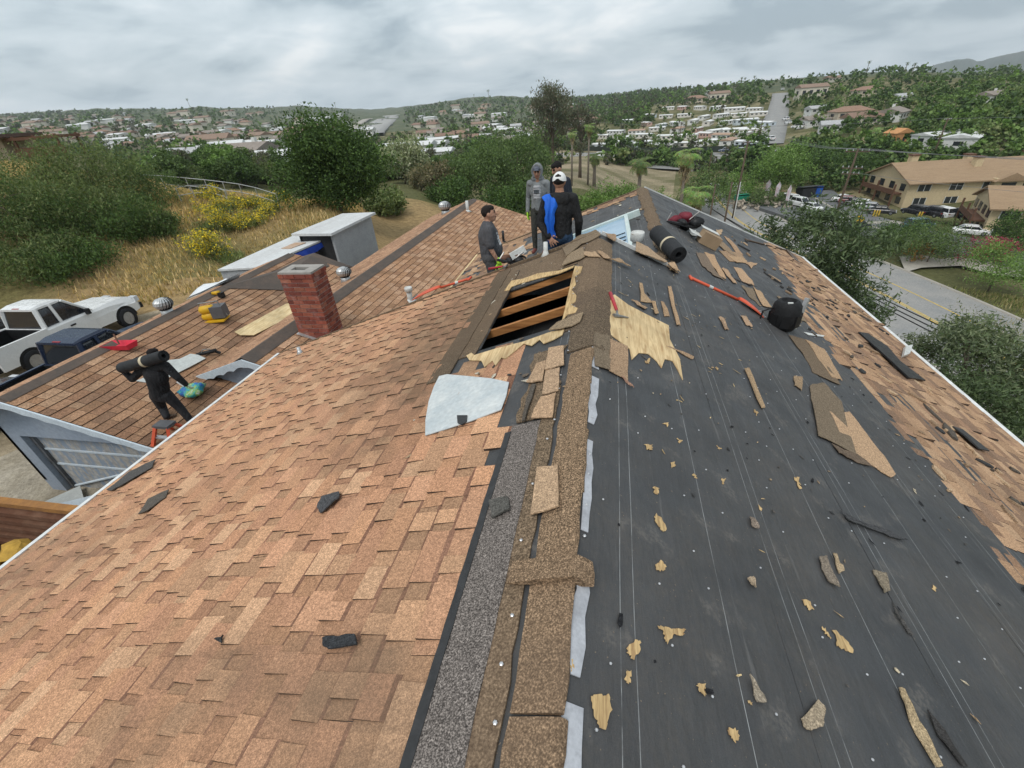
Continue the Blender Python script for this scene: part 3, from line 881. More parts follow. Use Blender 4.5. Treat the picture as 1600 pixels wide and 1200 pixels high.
# wing gable wall that stands on the garage roof, with scalloped bargeboards
gy = WA[1] + 0.16
b = B()
b.prism([WR(0, gy, -.05), WL(2.2, gy, -.05), np.array([WL(2.2, gy)[0], gy, -6.6]), np.array([WR(4.2, gy)[0], gy, -6.6]), WR(4.2, gy, -.05)], (0, .1, 0)); b.build('gable_wall', BLUEW, house)
def barge(S3, s0, s1, y, name, drop=.16, scal=.05, per=.34, parent=house, mat=BLUET):
    b = B(); n = int((s1 - s0) / .04); V = []
    for i in range(n + 1):
        s = s0 + (s1 - s0) * i / n
        e = scal * abs(math.sin(math.pi * s / per))
        p = S3(s, y, 0.0)
        V += [p + (0, 0, .015), p + (0, .03, .015), p - (0, -.03, drop - e), p - (0, 0, drop - e)]
    F = []
    for i in range(n):
        a = 4 * i
        for k in range(4): F.append((a + k, a + 4 + k, a + 4 + (k + 1) % 4, a + (k + 1) % 4))
    F += [(0, 1, 2, 3), tuple(4 * n + k for k in (3, 2, 1, 0))]
    b.add(V, F); return b.build(name, mat, parent)
barge(WL, 0.0, 2.15, WA[1] - .04, 'bargeboard', .20, .05, .36)
barge(WR, 0.0, 2.4, WA[1] - .04, 'bargeboard', .20, .05, .36)
# garage front: wall, bargeboard, door with panels
barge(GR, 0.0, GE, GG - .04, 'bargeboard', .17, .03, .5)
barge(GL, 0.0, GLE, GG - .04, 'bargeboard', .17, .03, .5)
gyw = GG + .35
GZ0 = -7.55
b = B()
dx0, dx1, dzt = -12.97, -8.15, -5.70
xl, xr = -13.42, -7.9
zl, zr = GZ - 1.55 * GT - .06, GZ - (xr - GX) * GT - .06
b.prism([(GX, gyw, GZ - .06), (xl, gyw, zl), (xl, gyw, dzt), (xr, gyw, dzt), (xr, gyw, zr)], (0, .12, 0))
b.box(((xl + dx0) / 2, gyw + .06, (dzt + GZ0) / 2), (dx0 - xl, .12, dzt - GZ0))
b.box(((dx1 + xr) / 2, gyw + .06, (dzt + GZ0) / 2), (xr - dx1, .12, dzt - GZ0))
b.build('garage_wall', BLUEW, house)
b = B(); b.box((xl + .05, (gyw + 15) / 2, -6.2), (.1, 15 - gyw, 1.9)); b.build('side_wall', BLUEW, house)
door = B(); door.box(((dx0 + dx1) / 2, gyw + .20, (dzt + GZ0) / 2), (dx1 - dx0, .05, dzt - GZ0)); door = door.build('garage_door', PEEL, house)
for k in range(3):
    b = B(); b.box(((dx0 + dx1) / 2, gyw + .165, dzt - .04 - k * .48), (dx1 - dx0, .03, .05)); put('door_rail', b.mesh('door_rail', BLUET), door)
b = B(); b.tube([(dx0 + .1, gyw + .15, GZ0 + .1), ((dx0 + dx1) / 2 + .4, gyw + .15, dzt - .9)], .03, 6); put('door_brace', b.mesh('door_brace', BLUET), door)
b = B(); b.box((dx0 + .06, gyw + .16, (dzt + GZ0) / 2), (.10, .1, dzt - GZ0)); put('door_jamb', b.mesh('door_jamb', stained('dark_weathered_jamb', (0.10, 0.10, 0.10), (0.22, 0.24, 0.27), 0.9, 0.7, 3)), door)

# ---- cross roof between garage and wing (dark low valley)
b = B()
P = [GR(0, 11.6, .03), GR(2.2, 13.0, .05), WL(2.6, 14.5, .03), WL(2.4, 16.5, .10), np.array([-11.3, 16.0, -4.55]), GL(1.6, 14.0, .05)]
b.add(P + [np.array([-10.6, 13.9, -4.42])], [(6, i, (i + 1) % 6) for i in range(6)])
b.build('cross_roof', VALLEY, house)

# ---- chimney
CB = 0.111
cxl, cxr = -7.66, -6.76
cy0, cy1 = 9.2, 9.2 + 0.62
czt = -3.13
chim = B(); chim.box(((cxl + cxr) / 2, (cy0 + cy1) / 2, (czt - 5.3) / 2), (cxr - cxl - .02, cy1 - cy0 - .02, 2.15)); chim = chim.build('chimney', MORTAR, house)
BC = [(0.285, 0.08, 0.052), (0.25, 0.068, 0.046), (0.31, 0.095, 0.06), (0.20, 0.06, 0.044), (0.34, 0.125, 0.08)]
rr = random.Random(5)
bm_cache = {}
def brick_box(c, d):
    b = B(); f = rr.uniform(.85, 1.1); b.col = tuple(k * f for k in rr.choice(BC))
    x, y, z = d[0] / 2, d[1] / 2, d[2] / 2; e = .006; V = []
    j = rr.uniform(0, .004)
    for sz, in ((-1,), (1,)):
        for (sx, sy) in ((-1, -1), (1, -1), (1, 1), (-1, 1)): V.append((c[0] + sx * (x - (e if 0 else 0)), c[1] + sy * y - j, c[2] + sz * z))
    b.add(V, [(3, 2, 1, 0), (4, 5, 6, 7), (0, 1, 5, 4), (1, 2, 6, 5), (2, 3, 7, 6), (3, 0, 4, 7)])
    o = put('brick', b.mesh('brick', BRICK), chim)
k = 0
z = czt - CB / 2
while z > -5.25:
    out = .018 if k == 0 else 0.0
    hz = CB - .014
    off = 0.0 if k % 2 else .15
    x = cxl - out - off
    while x < cxr + out - .02:              # front and back faces
        a, c = max(x, cxl - out), min(x + .30, cxr + out)
        if c - a > .04:
            for yy in (cy0 - out, cy1 + out - .10):
                brick_box(((a + c) / 2, yy + .05, z), (c - a - .012, .10, hz))
        x += .30
    y = cy0 + .10 - (0.15 if k % 2 else 0)
    while y < cy1 - .1:                      # side faces
        a, c = max(y, cy0 + .105 - out), min(y + .30, cy1 - .105 + out)
        if c - a > .04:
            brick_box((cxr + out - .05, (a + c) / 2, z), (.10, c - a - .012, hz))
            if z > -4.6: brick_box((cxl - out + .05, (a + c) / 2, z), (.10, c - a - .012, hz))
        y += .30
    z -= CB; k += 1
b = B(); zc = czt + .001
fx, fy = (cxl + cxr) / 2, (cy0 + cy1) / 2
for (x0, x1, y0, y1) in ((cxl, cxr, cy0, cy0 + .2), (cxl, cxr, cy1 - .2, cy1), (cxl, cxl + .22, cy0 + .2, cy1 - .2), (cxr - .28, cxr, cy0 + .2, cy1 - .2)):
    b.box(((x0 + x1) / 2, (y0 + y1) / 2, zc + .02), (x1 - x0, y1 - y0, .05))
put('chimney_crown', b.mesh('chimney_crown', CONC), chim)
b = B(); b.box((fx, fy, zc - .06), (cxr - cxl - .3, .24, .1)); put('flue', b.mesh('flue', flat('soot', (.09, .085, .08), .95)), chim)
b = B(); b.prism([WR(.36, cy0 - .10, .03), WR(1.45, cy0 - .10, .03), WR(1.45, cy0, .03), WR(.36, cy0, .03)], (0, 0, .012)); put('flashing', b.mesh('flashing', GALV), chim)

# ---- turbine vents
def turbine(S3, s, y, r=.2):
    p = S3(s, y, 0.0); b = B(); b.sm = True
    b.lathe([(r * .95, -.08), (r * .75, .08), (r * .72, .16)], p, 16)
    o = b.build('turbine_vent', GALV, house)
    b = B()
    for k in range(18):
        a0 = 2 * math.pi * k / 18; V = []
        for i in range(7):
            ph = math.pi * (i / 6) * .94 + .06; rr_ = r * (.35 + .85 * math.sin(ph)) if i else r * .5
            zz_ = .17 + r * .75 * (1 - math.cos(ph))
            a = a0 + .5 * i / 6
            V += [p + (rr_ * math.cos(a), rr_ * math.sin(a), zz_), p + (rr_ * .9 * math.cos(a + .28), rr_ * .9 * math.sin(a + .28), zz_)]
        b.add(V, [(2 * i, 2 * i + 1, 2 * i + 3, 2 * i + 2) for i in range(6)])
    b.lathe([(r * .45, .17 + r * 1.46), (r * .3, .17 + r * 1.53), (.01, .17 + r * 1.55)], p, 12)
    put('fins', b.mesh('fins', GALV, False), o)
    b = B(); b.lathe([(r * .8, .17), (r * .95, .17 + r * .5), (r * .7, .17 + r * 1.3)], p, 12); put('core', b.mesh('core', BLACKP), o)
def pSide(S3, x, y, X0, Zr, T, cc):
    d = ray(x, y); t = (Zr - T * X0) / (d[2] - T * d[0]); P = d * t; return (X0 - P[0]) / cc, P[1]
s_, y_ = pSide(GL, 281, 484, GX, GZ, GT, cg_); turbine(GL, max(.2, s_), y_, .21)
s_, y_ = pSide(WL, 540, 439, -7.9, WA[2], WT, cw_); turbine(WL, max(.3, s_), y_, .22)
s_, y_ = pSide(WL, 697, 333, -7.5, WA[2], WT, cw_); turbine(WL, max(.3, s_), min(y_, 26), .30)
s_, y_ = pW(642, 470); vent_pipe(WR, s_, y_, .42, .085, PIPEW)
s_, y_ = pW(787, 378); vent_pipe(WR, s_, y_, .55, .06, BLACKP, cap=False)
s_, y_ = pW(731, 330); vent_pipe(WR, s_, y_, .55, .08, PIPEW, cap=False)
# ---------------------------------------------------------------- the land: one sheet, near slope, valley and hills
def el_az(x, y):
    d = ray(x, y); return math.atan2(d[0], d[1]), d[2] / math.hypot(d[0], d[1])
COLS = {   # picture column: (row, distance) pairs from near to far, giving the height of the land there
    -250: [(0, 14, -7.5), (0, 31, -7.4), (0, 40, -4.0), (0, 60, 0.0), (0, 120, -4), (0, 300, -8), (0, 700, 20), (0, 1300, 60), (0, 2500, 110), (0, 4200, 60)],
    0: [(0, 12, -7.5), (0, 30, -7.4), (0, 36, -5.4), (0, 46, -2.2), (0, 65, -1.2), (0, 130, -8), (0, 300, -10), (203, 900), (190, 1500), (180, 2600), (182, 4200)],
    150: [(0, 12, -7.5), (0, 28, -7.45), (0, 35, -6.0), (0, 46, -3.8), (0, 65, -3.4), (0, 140, -11), (0, 300, -12), (203, 700), (186, 1200), (172, 2200), (178, 4200)],
    300: [(0, 12, -7.5), (0, 24, -8.0), (0, 34, -7.4), (330, 42), (304, 50), (0, 70, -8.5), (262, 125), (230, 280), (208, 560), (190, 950), (170, 1700), (178, 4200)],
    450: [(0, 12, -7.5), (0, 24, -8.3), (352, 34), (318, 46), (0, 75, -10), (262, 140), (225, 320), (203, 620), (185, 1100), (167, 2000), (172, 4200)],
    600: [(0, 10, -7.2), (0, 28, -8.4), (0, 45, -9.5), (300, 62), (262, 135), (238, 215), (212, 450), (192, 900), (176, 1800), (170, 2600), (172, 4200)],
    750: [(0, 10, -7.2), (0, 32, -9.0), (0, 60, -12), (0, 90, -15), (258, 140), (230, 230), (202, 430), (182, 760), (160, 1200), (152, 1700), (158, 4200)],
    900: [(0, 10, -7.3), (0, 32, -9.5), (0, 60, -14), (286, 90), (262, 135), (235, 215), (205, 330), (183, 520), (160, 1000), (153, 1500), (157, 4200)],
    1050: [(0, 9, -7.6), (0, 16, -9), (0, 35, -15), (0, 60, -20), (0, 100, -23.5), (262, 165), (243, 200), (233, 220), (198, 310), (166, 430), (152, 620), (142, 950), (146, 1500), (146, 4200)],
    1200: [(0, 9, -8), (0, 16, -10.5), (0, 24, -17), (0, 34, -22), (0, 80, -23), (0, 130, -24), (236, 180), (222, 205), (188, 300), (147, 480), (130, 640), (128, 900), (132, 4200)],
    1350: [(0, 9, -8), (0, 15, -10.5), (0, 24, -17), (0, 33, -22.5), (0, 80, -23), (0, 130, -24), (218, 185), (190, 232), (150, 340), (119, 560), (117, 800), (120, 4200)],
    1500: [(0, 9, -8), (0, 15, -10.5), (0, 24, -17), (0, 33, -22.5), (0, 80, -23), (0, 130, -24), (222, 165), (170, 245), (134, 360), (121, 540), (119, 800), (116, 4200)],
    1700: [(0, 9, -8), (0, 15, -10.5), (0, 24, -17), (0, 33, -22.5), (0, 80, -23), (0, 130, -24), (215, 165), (160, 245), (128, 360), (116, 560), (113, 800), (110, 4200)],
}
_az, _lr, _z = [], [], []
for cx_, lst in sorted(COLS.items()):
    az0 = None; rs, zs = [], []
    for t in lst:
        yy = t[0] if t[0] else 200
        a, e_ = el_az(cx_, yy)
        if az0 is None: az0 = el_az(cx_, 190)[0]
        rs.append(math.log(t[1])); zs.append(t[2] if len(t) == 3 else t[1] * e_)
    _az.append(az0); _lr.append(rs); _z.append(zs)
AZ = np.array(_az)
GR_R = np.log(np.geomspace(5, 4200, 150))
TAB = np.array([np.interp(GR_R, r, z, left=z[0]) for r, z in zip(_lr, _z)])
# smooth along r
ker = np.array([1, 2, 3, 2, 1.0]); ker /= ker.sum()
TAB = np.array([np.convolve(np.pad(t, 2, mode='edge'), ker, 'valid') for t in TAB])
BACK = -7.6
def hnoise(x, y):
    return (np.sin(x * .031 + 1.3) * np.cos(y * .027 + .4) + .6 * np.sin(x * .071 + y * .053) + .35 * np.sin(x * .013 - y * .019 + 2.0) * 2)
def height(x, y, soft=True):
    x = np.asarray(x, float); y = np.asarray(y, float)
    r = np.hypot(x, y); az = np.arctan2(x, y)
    lr = np.clip(np.log(np.maximum(r, 5)), GR_R[0], GR_R[-1])
    fi = (lr - GR_R[0]) / (GR_R[-1] - GR_R[0]) * (len(GR_R) - 1)
    i0 = np.clip(fi.astype(int), 0, len(GR_R) - 2); fr = fi - i0
    ai = np.interp(az, AZ, np.arange(len(AZ)))
    a0 = np.clip(ai.astype(int), 0, len(AZ) - 2); fa = ai - a0
    fa = fa * fa * (3 - 2 * fa)
    z = ((TAB[a0, i0] * (1 - fr) + TAB[a0, i0 + 1] * fr) * (1 - fa) + (TAB[a0 + 1, i0] * (1 - fr) + TAB[a0 + 1, i0 + 1] * fr) * fa)
    back = np.clip((np.abs(az) - 1.75) / .5, 0, 1)
    z = z * (1 - back) + (BACK + 0 * z) * back
    amp = np.clip((r - 260) / 900, 0, 1) * 5
    return z + hnoise(x, y) * amp * .5
def hgt(x, y): return float(height(np.array([x]), np.array([y]))[0])
def ground_px(x, y, r0=8.0, r1=4000.0):
    """where the sight line through (x, y) meets the land"""
    d = ray(x, y); h = math.hypot(d[0], d[1])
    rs = np.geomspace(r0, r1, 900); t = rs / h
    P = d[None] * t[:, None]
    hit = np.nonzero(P[:, 2] < height(P[:, 0], P[:, 1]))[0]
    if len(hit) == 0: return None
    return P[hit[0]]
NA, NR = 520, 240
azs = np.concatenate([np.linspace(-math.pi, -1.55, 30, endpoint=False), np.linspace(-1.55, 1.25, NA), np.linspace(1.25, math.pi, 30)[1:]])
rsx = np.concatenate([[0.01, 3.0], np.geomspace(5, 4100, NR)])
AA, RR = np.meshgrid(azs, rsx, indexing='ij')
XX, YY = RR * np.sin(AA), RR * np.cos(AA)
ZZ = height(XX.ravel(), YY.ravel()).reshape(XX.shape)
V = np.stack([XX, YY, ZZ], -1).reshape(-1, 3)
na, nr = XX.shape
ii, jj = np.meshgrid(np.arange(na - 1), np.arange(nr - 1), indexing='ij')
a = (ii * nr + jj).ravel()
F = np.stack([a, a + 1, a + nr + 1, a + nr], 1)[:, ::-1]
fc_ = V[F].mean(1)
fx, fy = fc_[:, 0], fc_[:, 1]; fr_ = np.hypot(fx, fy); faz = np.arctan2(fx, fy)
C = np.tile(np.array([0.105, 0.105, 0.045]), (len(F), 1))
def blend(mask, col):
    global C
    m = np.clip(mask, 0, 1)[:, None]; C = C * (1 - m) + np.array(col) * m
nz = hnoise(fx * 9, fy * 9) * .5
blend((faz < -.30) * (fr_ < 58) * (fr_ > 13) * 1.0, (0.31, 0.215, 0.105))          # dry grass bank on the left
blend((faz < -.30) * (fr_ < 62) * (fr_ > 30) * np.clip(nz, 0, .7), (0.12, 0.125, 0.045))
blend((faz < -.35) * (fr_ < 24) * (fr_ > 15) * np.clip(.4 + nz, 0, .8), (0.40, 0.31, 0.20))
blend((faz < -.60) * (fr_ < 27) * 1.0, (0.33, 0.27, 0.19)); blend((faz < -.30) * (fr_ < 17.5) * 1.0, (0.36, 0.32, 0.26))                              # driveway
blend((faz > .2) * (fr_ < 60) * np.clip(.35 + nz * .5, 0, .7), (0.26, 0.20, 0.115))
blend((fr_ > 120) * (fr_ < 900) * np.clip(nz * .8, 0, .6), (0.33, 0.28, 0.17))
blend((faz > el_az(840, 250)[0]) * (faz < el_az(1060, 250)[0]) * (fr_ > 85) * (fr_ < 215) * np.clip(.55 + nz * .5, 0, .9), (0.36, 0.29, 0.20))
blend((fr_ > 500) * .75, (0.09, 0.115, 0.07))
def ground_mat():
    m = NT('ground_earth', 0.95, 0, 0.1)
    c = m.attr()
    c = m.mix(1.0, c, m.ramp(m.noise(2.2, 7, 0.7), [(0.25, 0.5), (0.75, 1.5)]), 'MULTIPLY')
    c = m.mix(1.0, c, m.ramp(m.noise(14, 6, 0.7), [(0.25, 0.6), (0.75, 1.35)]), 'MULTIPLY')
    c = m.mix(m.ramp(m.noise(0.06, 5, 0.65), [(0.52, 0.0), (0.68, 0.5)]), c, (0.30, 0.24, 0.14))
    m.color(c); m.bump(m.noise(7, 6), 0.6, 0.12)
    return m.mat
GROUND = ground_mat()
tag(put('ground', mesh_np('ground', V, F, GROUND, C, smooth=True)), kind='structure')

# far mountains on the right horizon
def ridge(name, xs, ys, r, depth, mat, seed):
    rr = random.Random(seed); V = []; n = len(xs)
    X = np.linspace(xs[0], xs[-1], 90); Yp = np.interp(X, xs, ys)
    F = []
    for i, x in enumerate(X):
        d = ray(x, Yp[i] + rr.uniform(-.7, .7)); h = math.hypot(d[0], d[1]); top = d * (r / h)
        u = np.array([d[0], d[1], 0]) / h
        for k in range(6):
            t = k / 5
            jag_ = rr.uniform(-1, 1) * 20 * (0 < k < 5)
            V.append((top + u * (-depth * (1 - t)) + np.array([0, 0, -(top[2] + 140) * (1 - t) ** 1.3 + jag_])))
        V.append(top + u * depth * .6 + np.array([0, 0, -(top[2] + 140)]))
    for i in range(len(X) - 1):
        for k in range(6): F.append((7 * i + k, 7 * i + 7 + k, 7 * i + 8 + k, 7 * i + 1 + k))
    return tag(put(name, mesh_np(name, V, F, mat, np.ones((len(F), 3)), smooth=True)), kind='structure')
MTN = stained('mountain_scrub', (0.075, 0.095, 0.07), (0.15, 0.14, 0.10), 0.95, 0.6, 0.004)
ridge('hills', [1380, 1440, 1480, 1510, 1530, 1560, 1600, 1680, 1800], [122, 108, 96, 91, 96, 88, 79, 68, 62], 4600, 1200, MTN, 3)

# ---------------------------------------------------------------- roads
def road_mat(name, c, dirt):
    m = NT(name, 0.9, 0, 0.2)
    cc = m.ramp(m.noise(0.35, 6, 0.65), [(0.35, c), (0.7, dirt)])
    cc = m.mix(1.0, cc, m.ramp(m.noise(6, 5), [(0.3, 0.85), (0.7, 1.12)]), 'MULTIPLY')
    m.color(cc); m.bump(m.noise(30, 4), 0.2, 0.01)
    return m.mat
ASPH = road_mat('old_asphalt', (0.25, 0.25, 0.245), (0.32, 0.305, 0.285))
ASPH2 = road_mat('dark_asphalt', (0.12, 0.124, 0.13), (0.17, 0.17, 0.165))
PATHC = road_mat('pale_concrete', (0.42, 0.39, 0.34), (0.33, 0.30, 0.26))
YEL = flat('yellow_paint', (0.62, 0.42, 0.06), 0.7, var=.3, scale=2)
WHP = flat('white_paint', (0.62, 0.62, 0.60), 0.7, var=.3, scale=2)
def smooth_path(pts, step):
    pts = [np.array(p, float) for p in pts]; out = []
    for i in range(len(pts) - 1):
        p0, p1, p2, p3 = pts[max(i - 1, 0)], pts[i], pts[i + 1], pts[min(i + 2, len(pts) - 1)]
        n = max(2, int(np.linalg.norm(p2 - p1) / step))
        for k in range(n):
            t = k / n
            out.append(.5 * ((2 * p1) + (-p0 + p2) * t + (2 * p0 - 5 * p1 + 4 * p2 - p3) * t ** 2 + (-p0 + 3 * p1 - 3 * p2 + p3) * t ** 3))
    out.append(pts[-1]); return out
def ribbon(path, o0, o1, lift, mat, name, parent=None, zfun=None, nx=4, thick=0.0, kind=None):
    V, F = [], []; P = path; m = nx + 1
    for i, p in enumerate(P):
        t = P[min(i + 1, len(P) - 1)] - P[max(i - 1, 0)]; t = t[:2] / np.linalg.norm(t[:2]); nrm = np.array([t[1], -t[0]])
        for k in range(m):
            q = p[:2] + nrm * (o0 + (o1 - o0) * k / nx)
            V.append((q[0], q[1], (zfun(q[0], q[1], p, k) if zfun else hgt(*q)) + lift))
        if thick:
            q0, q1 = V[-m], V[-1]
            V.append((q0[0], q0[1], q0[2] - thick)); V.append((q1[0], q1[1], q1[2] - thick))
    w = m + (2 if thick else 0)
    for i in range(len(P) - 1):
        for k in range(nx):
            a = i * w + k; F.append((a, a + 1, a + w + 1, a + w))
        if thick:
            a = i * w
            F.append((a + m, a, a + w, a + w + m)); F.append((a + nx, a + m + 1, a + w + m + 1, a + w + nx))
    o = put(name, mesh_np(name, V, F, mat, np.ones((len(F), 3))), parent)
    return tag(o, kind=kind) if kind else o
def level(path, o, zs):                 # a road is level across: height taken on its centre line
    return lambda x, y, p, k: p[2]
SZ = -23.0
def cp(x, y, z=SZ): return atz(x, y, z)
y1a, y1b = cp(1373, 461), cp(1478, 519)
u_ = (y1b - y1a) / np.linalg.norm(y1b - y1a)
street_pts = [y1b + u_ * 46, y1b + u_ * 20, y1b, y1a, cp(1175, 357), cp(1128, 318), cp(1104, 292)]
far_pts = [(p, None) for p in street_pts]
street = smooth_path([np.array([p[0], p[1], 0]) for p in street_pts], 2.0)
for p in street: p[2] = max(hgt(p[0], p[1]), SZ - 3)
zz_ = np.array([p[2] for p in street]); kk = np.ones(15) / 15; zz_ = np.convolve(np.pad(zz_, 7, mode='edge'), kk, 'valid')
for p, z in zip(street, zz_): p[2] = z + .25
lv = level(street, 0, 0)
road = ribbon(street, -6.6, 8.0, 0.0, ASPH, 'street', zfun=lv, kind='structure')   # positive = to the left of travel towards the camera
ribbon(street, -8.6, -6.6, 0.14, PATHC, 'pavement', zfun=lv, thick=.5, kind='structure')
ribbon(street, 8.0, 8.3, 0.14, PATHC, 'kerb', zfun=lv, thick=.6, kind='structure')
for a, c, nm in ((-.22, -.08, 'lane_line'), (.08, .22, 'lane_line'), (3.3, 3.44, 'lane_line')):
    ribbon(street, a, c, .012, YEL, nm, road, zfun=lv, nx=1)
def road_px(name, pts, w, mat=ASPH, lift=.5, step=4, lines=None):
    P = [ground_px(x, y) for x, y in pts]; P = [p for p in P if p is not None]
    path = smooth_path([np.array([p[0], p[1], 0]) for p in P], step)
    for p in path: p[2] = hgt(p[0], p[1])
    z = np.array([p[2] for p in path]); n = 9; z = np.convolve(np.pad(z, n // 2, mode='edge'), np.ones(n) / n, 'valid')
    for p, q in zip(path, z): p[2] = q + lift
    o = ribbon(path, -w / 2, w / 2, 0, mat, name, zfun=level(path, 0, 0), nx=3, thick=1.2, kind='structure')
    if lines:
        for a in lines: ribbon(path, a, a + .25, .03, YEL, 'lane_line', o, zfun=level(path, 0, 0), nx=1)
    return path
hill_road = road_px('hill_road', [(1196, 228), (1206, 205), (1211, 190), (1216, 172), (1218, 158), (1219, 146)], 11, ASPH)
cross_road = road_px('cross_road', [(860, 243), (940, 243), (1010, 247), (1080, 246), (1150, 243), (1230, 244)], 13, ASPH, lines=(0,))
junction = road_px('junction_road', [(1040, 268), (1075, 258), (1110, 250), (1160, 243), (1196, 232)], 16, ASPH)
freeway = road_px('freeway', [(560, 214), (575, 203), (592, 193), (605, 185), (612, 180)], 42, road_mat('pale_freeway', (0.40, 0.39, 0.37), (0.30, 0.29, 0.28)), lift=1.2, step=30)
frontage = road_px('freeway_ramp', [(548, 210), (556, 198), (572, 189), (590, 183)], 14, PATHC, lift=1, step=30)
# car park in front of the flats
b = B()
lot_px = [(1180, 322), (1262, 300), (1300, 296), (1345, 330), (1420, 352), (1520, 372), (1600, 395), (1640, 430), (1480, 395), (1400, 378), (1330, 362), (1250, 345)]
lot = [cp(x, y, SZ + .35) for x, y in lot_px]
from mathutils.geometry import tessellate_polygon
tri = tessellate_polygon([[Vector(p) for p in lot]])
b.add(lot, [t if np.cross(lot[t[1]] - lot[t[0]], lot[t[2]] - lot[t[0]])[2] > 0 else t[::-1] for t in tri])
n_ = len(lot); lo_ = [p - np.array([0, 0, 2.0]) for p in lot]
for i in range(n_): b.add([lot[i], lot[(i + 1) % n_], lo_[(i + 1) % n_], lo_[i]], [(0, 1, 2, 3)])
tag(b.build('car_park', ASPH2), kind='structure')
# pale kerb line of the car park and painted crossing
def zstrip(name, pts, w, mat, z=SZ + .40, parent=None):
    path = [cp(x, y, z) for x, y in pts]
    o = ribbon(path, -w / 2, w / 2, 0, mat, name, parent, zfun=lambda x, y, p, k: p[2], nx=1, thick=.12)
    return tag(o, kind='structure')
zstrip('kerb', [(1270, 307), (1320, 335), (1380, 360), (1450, 378)], .5, PATHC)
zstrip('crossing_paint', [(1345, 348), (1400, 346), (1420, 352)], 2.0, PATHC, SZ + .372)
# side drive beyond the street (lower right) and dirt cut
b = B(); dp = [cp(x, y, SZ + .3) for x, y in [(1405, 400), (1440, 398), (1470, 405), (1500, 400), (1600, 402), (1660, 440), (1560, 430), (1500, 415), (1440, 418), (1415, 425)]]
tri = tessellate_polygon([[Vector(p) for p in dp]])
b.add(dp, [t if np.cross(dp[t[1]] - dp[t[0]], dp[t[2]] - dp[t[0]])[2] > 0 else t[::-1] for t in tri]); tag(b.build('side_drive', PATHC), kind='structure')
# ---------------------------------------------------------------- vegetation
def leaf_mat():
    m = NT('leaves', 0.7, 0, 0.25)
    c = m.attr()
    c = m.mix(1.0, c, m.ramp(m.noise(1.7, 4), [(0.3, 1.25), (0.7, 2.05)]), 'MULTIPLY')
    m.color(c)
    tr = m.n('ShaderNodeBsdfTranslucent'); m.l(m.mix(1.0, c, (1.3, 1.4, 0.7), 'MULTIPLY'), tr.inputs['Color'])
    mx = m.n('ShaderNodeMixShader'); mx.inputs[0].default_value = 0.22
    m.l(m.bs.outputs[0], mx.inputs[1]); m.l(tr.outputs[0], mx.inputs[2])
    m.l(mx.outputs[0], m.t.nodes['Material Output'].inputs['Surface'])
    return m.mat
LEAF = leaf_mat()
BARK = stained('bark', (0.16, 0.125, 0.095), (0.075, 0.06, 0.05), 0.95, 0.7, 3, (1, 1, .25), 0.5)
BARKP = stained('palm_trunk', (0.24, 0.20, 0.16), (0.12, 0.10, 0.08), 0.95, 0.7, 3, (1, 1, 3), 0.5)

def leaves(blobs, n, size, cols, seed=0, aspect=2.0, droop=0.0, shell=0.45, clump=0.0, jcol=0.25):
    """quads spread through ellipsoid blobs [(centre, radii)]; returns V, F, C"""
    r = np.random.default_rng(seed)
    bl = [(np.array(c, float), np.array(q, float)) for c, q in blobs]
    w = np.array([np.prod(q) ** (2 / 3) for _, q in bl]); w /= w.sum()
    bi = r.choice(len(bl), n, p=w)
    u = r.normal(size=(n, 3)); u /= np.linalg.norm(u, axis=1)[:, None]
    rad = r.random(n) ** shell
    cen = np.array([b[0] for b in bl])[bi]; rr = np.array([b[1] for b in bl])[bi]
    P = cen + u * rr * rad[:, None]
    if clump:
        k = max(4, n // 40); cc = P[r.integers(0, n, k)]; ci = r.integers(0, k, n)
        near = r.random(n) < .75
        P[near] = (cc[ci] + r.normal(size=(n, 3)) * clump)[near]
        tone = r.uniform(1 - jcol, 1 + jcol, k)[ci]
    else: tone = r.uniform(1 - jcol, 1 + jcol, len(bl))[bi]
    a = r.normal(size=(n, 3)); a[:, 2] -= droop; a /= np.linalg.norm(a, axis=1)[:, None]
    b = np.cross(a, r.normal(size=(n, 3))); b /= np.linalg.norm(b, axis=1)[:, None] + 1e-9
    s = size * r.uniform(.6, 1.4, n)[:, None]
    V = np.stack([P - a * s * .5, P + b * s * .5 / aspect, P + a * s * .5, P - b * s * .5 / aspect], 1).reshape(-1, 3)
    F = np.arange(4 * n).reshape(n, 4)
    cols = np.array(cols); ci = r.integers(0, len(cols), n)
    C = cols[ci] * (tone * r.uniform(.8, 1.2, n))[:, None]
    return V, F, C
def blob_crown(h0, h1, w, n, seed, flat_=0.8, spread=.62):
    r = random.Random(seed); out = [((0, 0, (h0 + h1) / 2), (w * .30, w * .30, (h1 - h0) * .40))]
    for k in range(n):
        a = 2 * math.pi * (k + r.random() * .6) / n * 2.4; t = r.random()
        env = math.sin(math.pi * (.12 + .80 * t)) ** .7
        d = w * .5 * spread * env * r.uniform(.55, 1.1); z = h0 + (h1 - h0) * (.12 + .76 * t)
        q = w * r.uniform(.13, .24)
        out.append(((d * math.cos(a), d * math.sin(a), z), (q, q, q * flat_)))
    return out
def trunk_mesh(h, r0, crown, mat, seed, lean=.0):
    r = random.Random(seed); b = B(); b.sm = True
    top = np.array([lean, r.uniform(-.2, .2), h])
    pts = [(0, 0, -.6), (lean * .2, 0, h * .3), tuple(top * np.array([.6, .6, .68])), tuple(top)]
    b.tube(pts, [r0 * 1.2, r0 * .85, r0 * .6, r0 * .3], 7)
    for (c, q) in crown[1:9]:
        s_ = np.array(pts[2]) * r.uniform(.75, 1.0); m_ = (s_ + np.array(c)) / 2 + np.array([0, 0, .1 * h * r.random()])
        b.tube([s_, m_, c], [r0 * .4, r0 * .25, r0 * .1], 5)
    return b.mesh('trunk', mat)
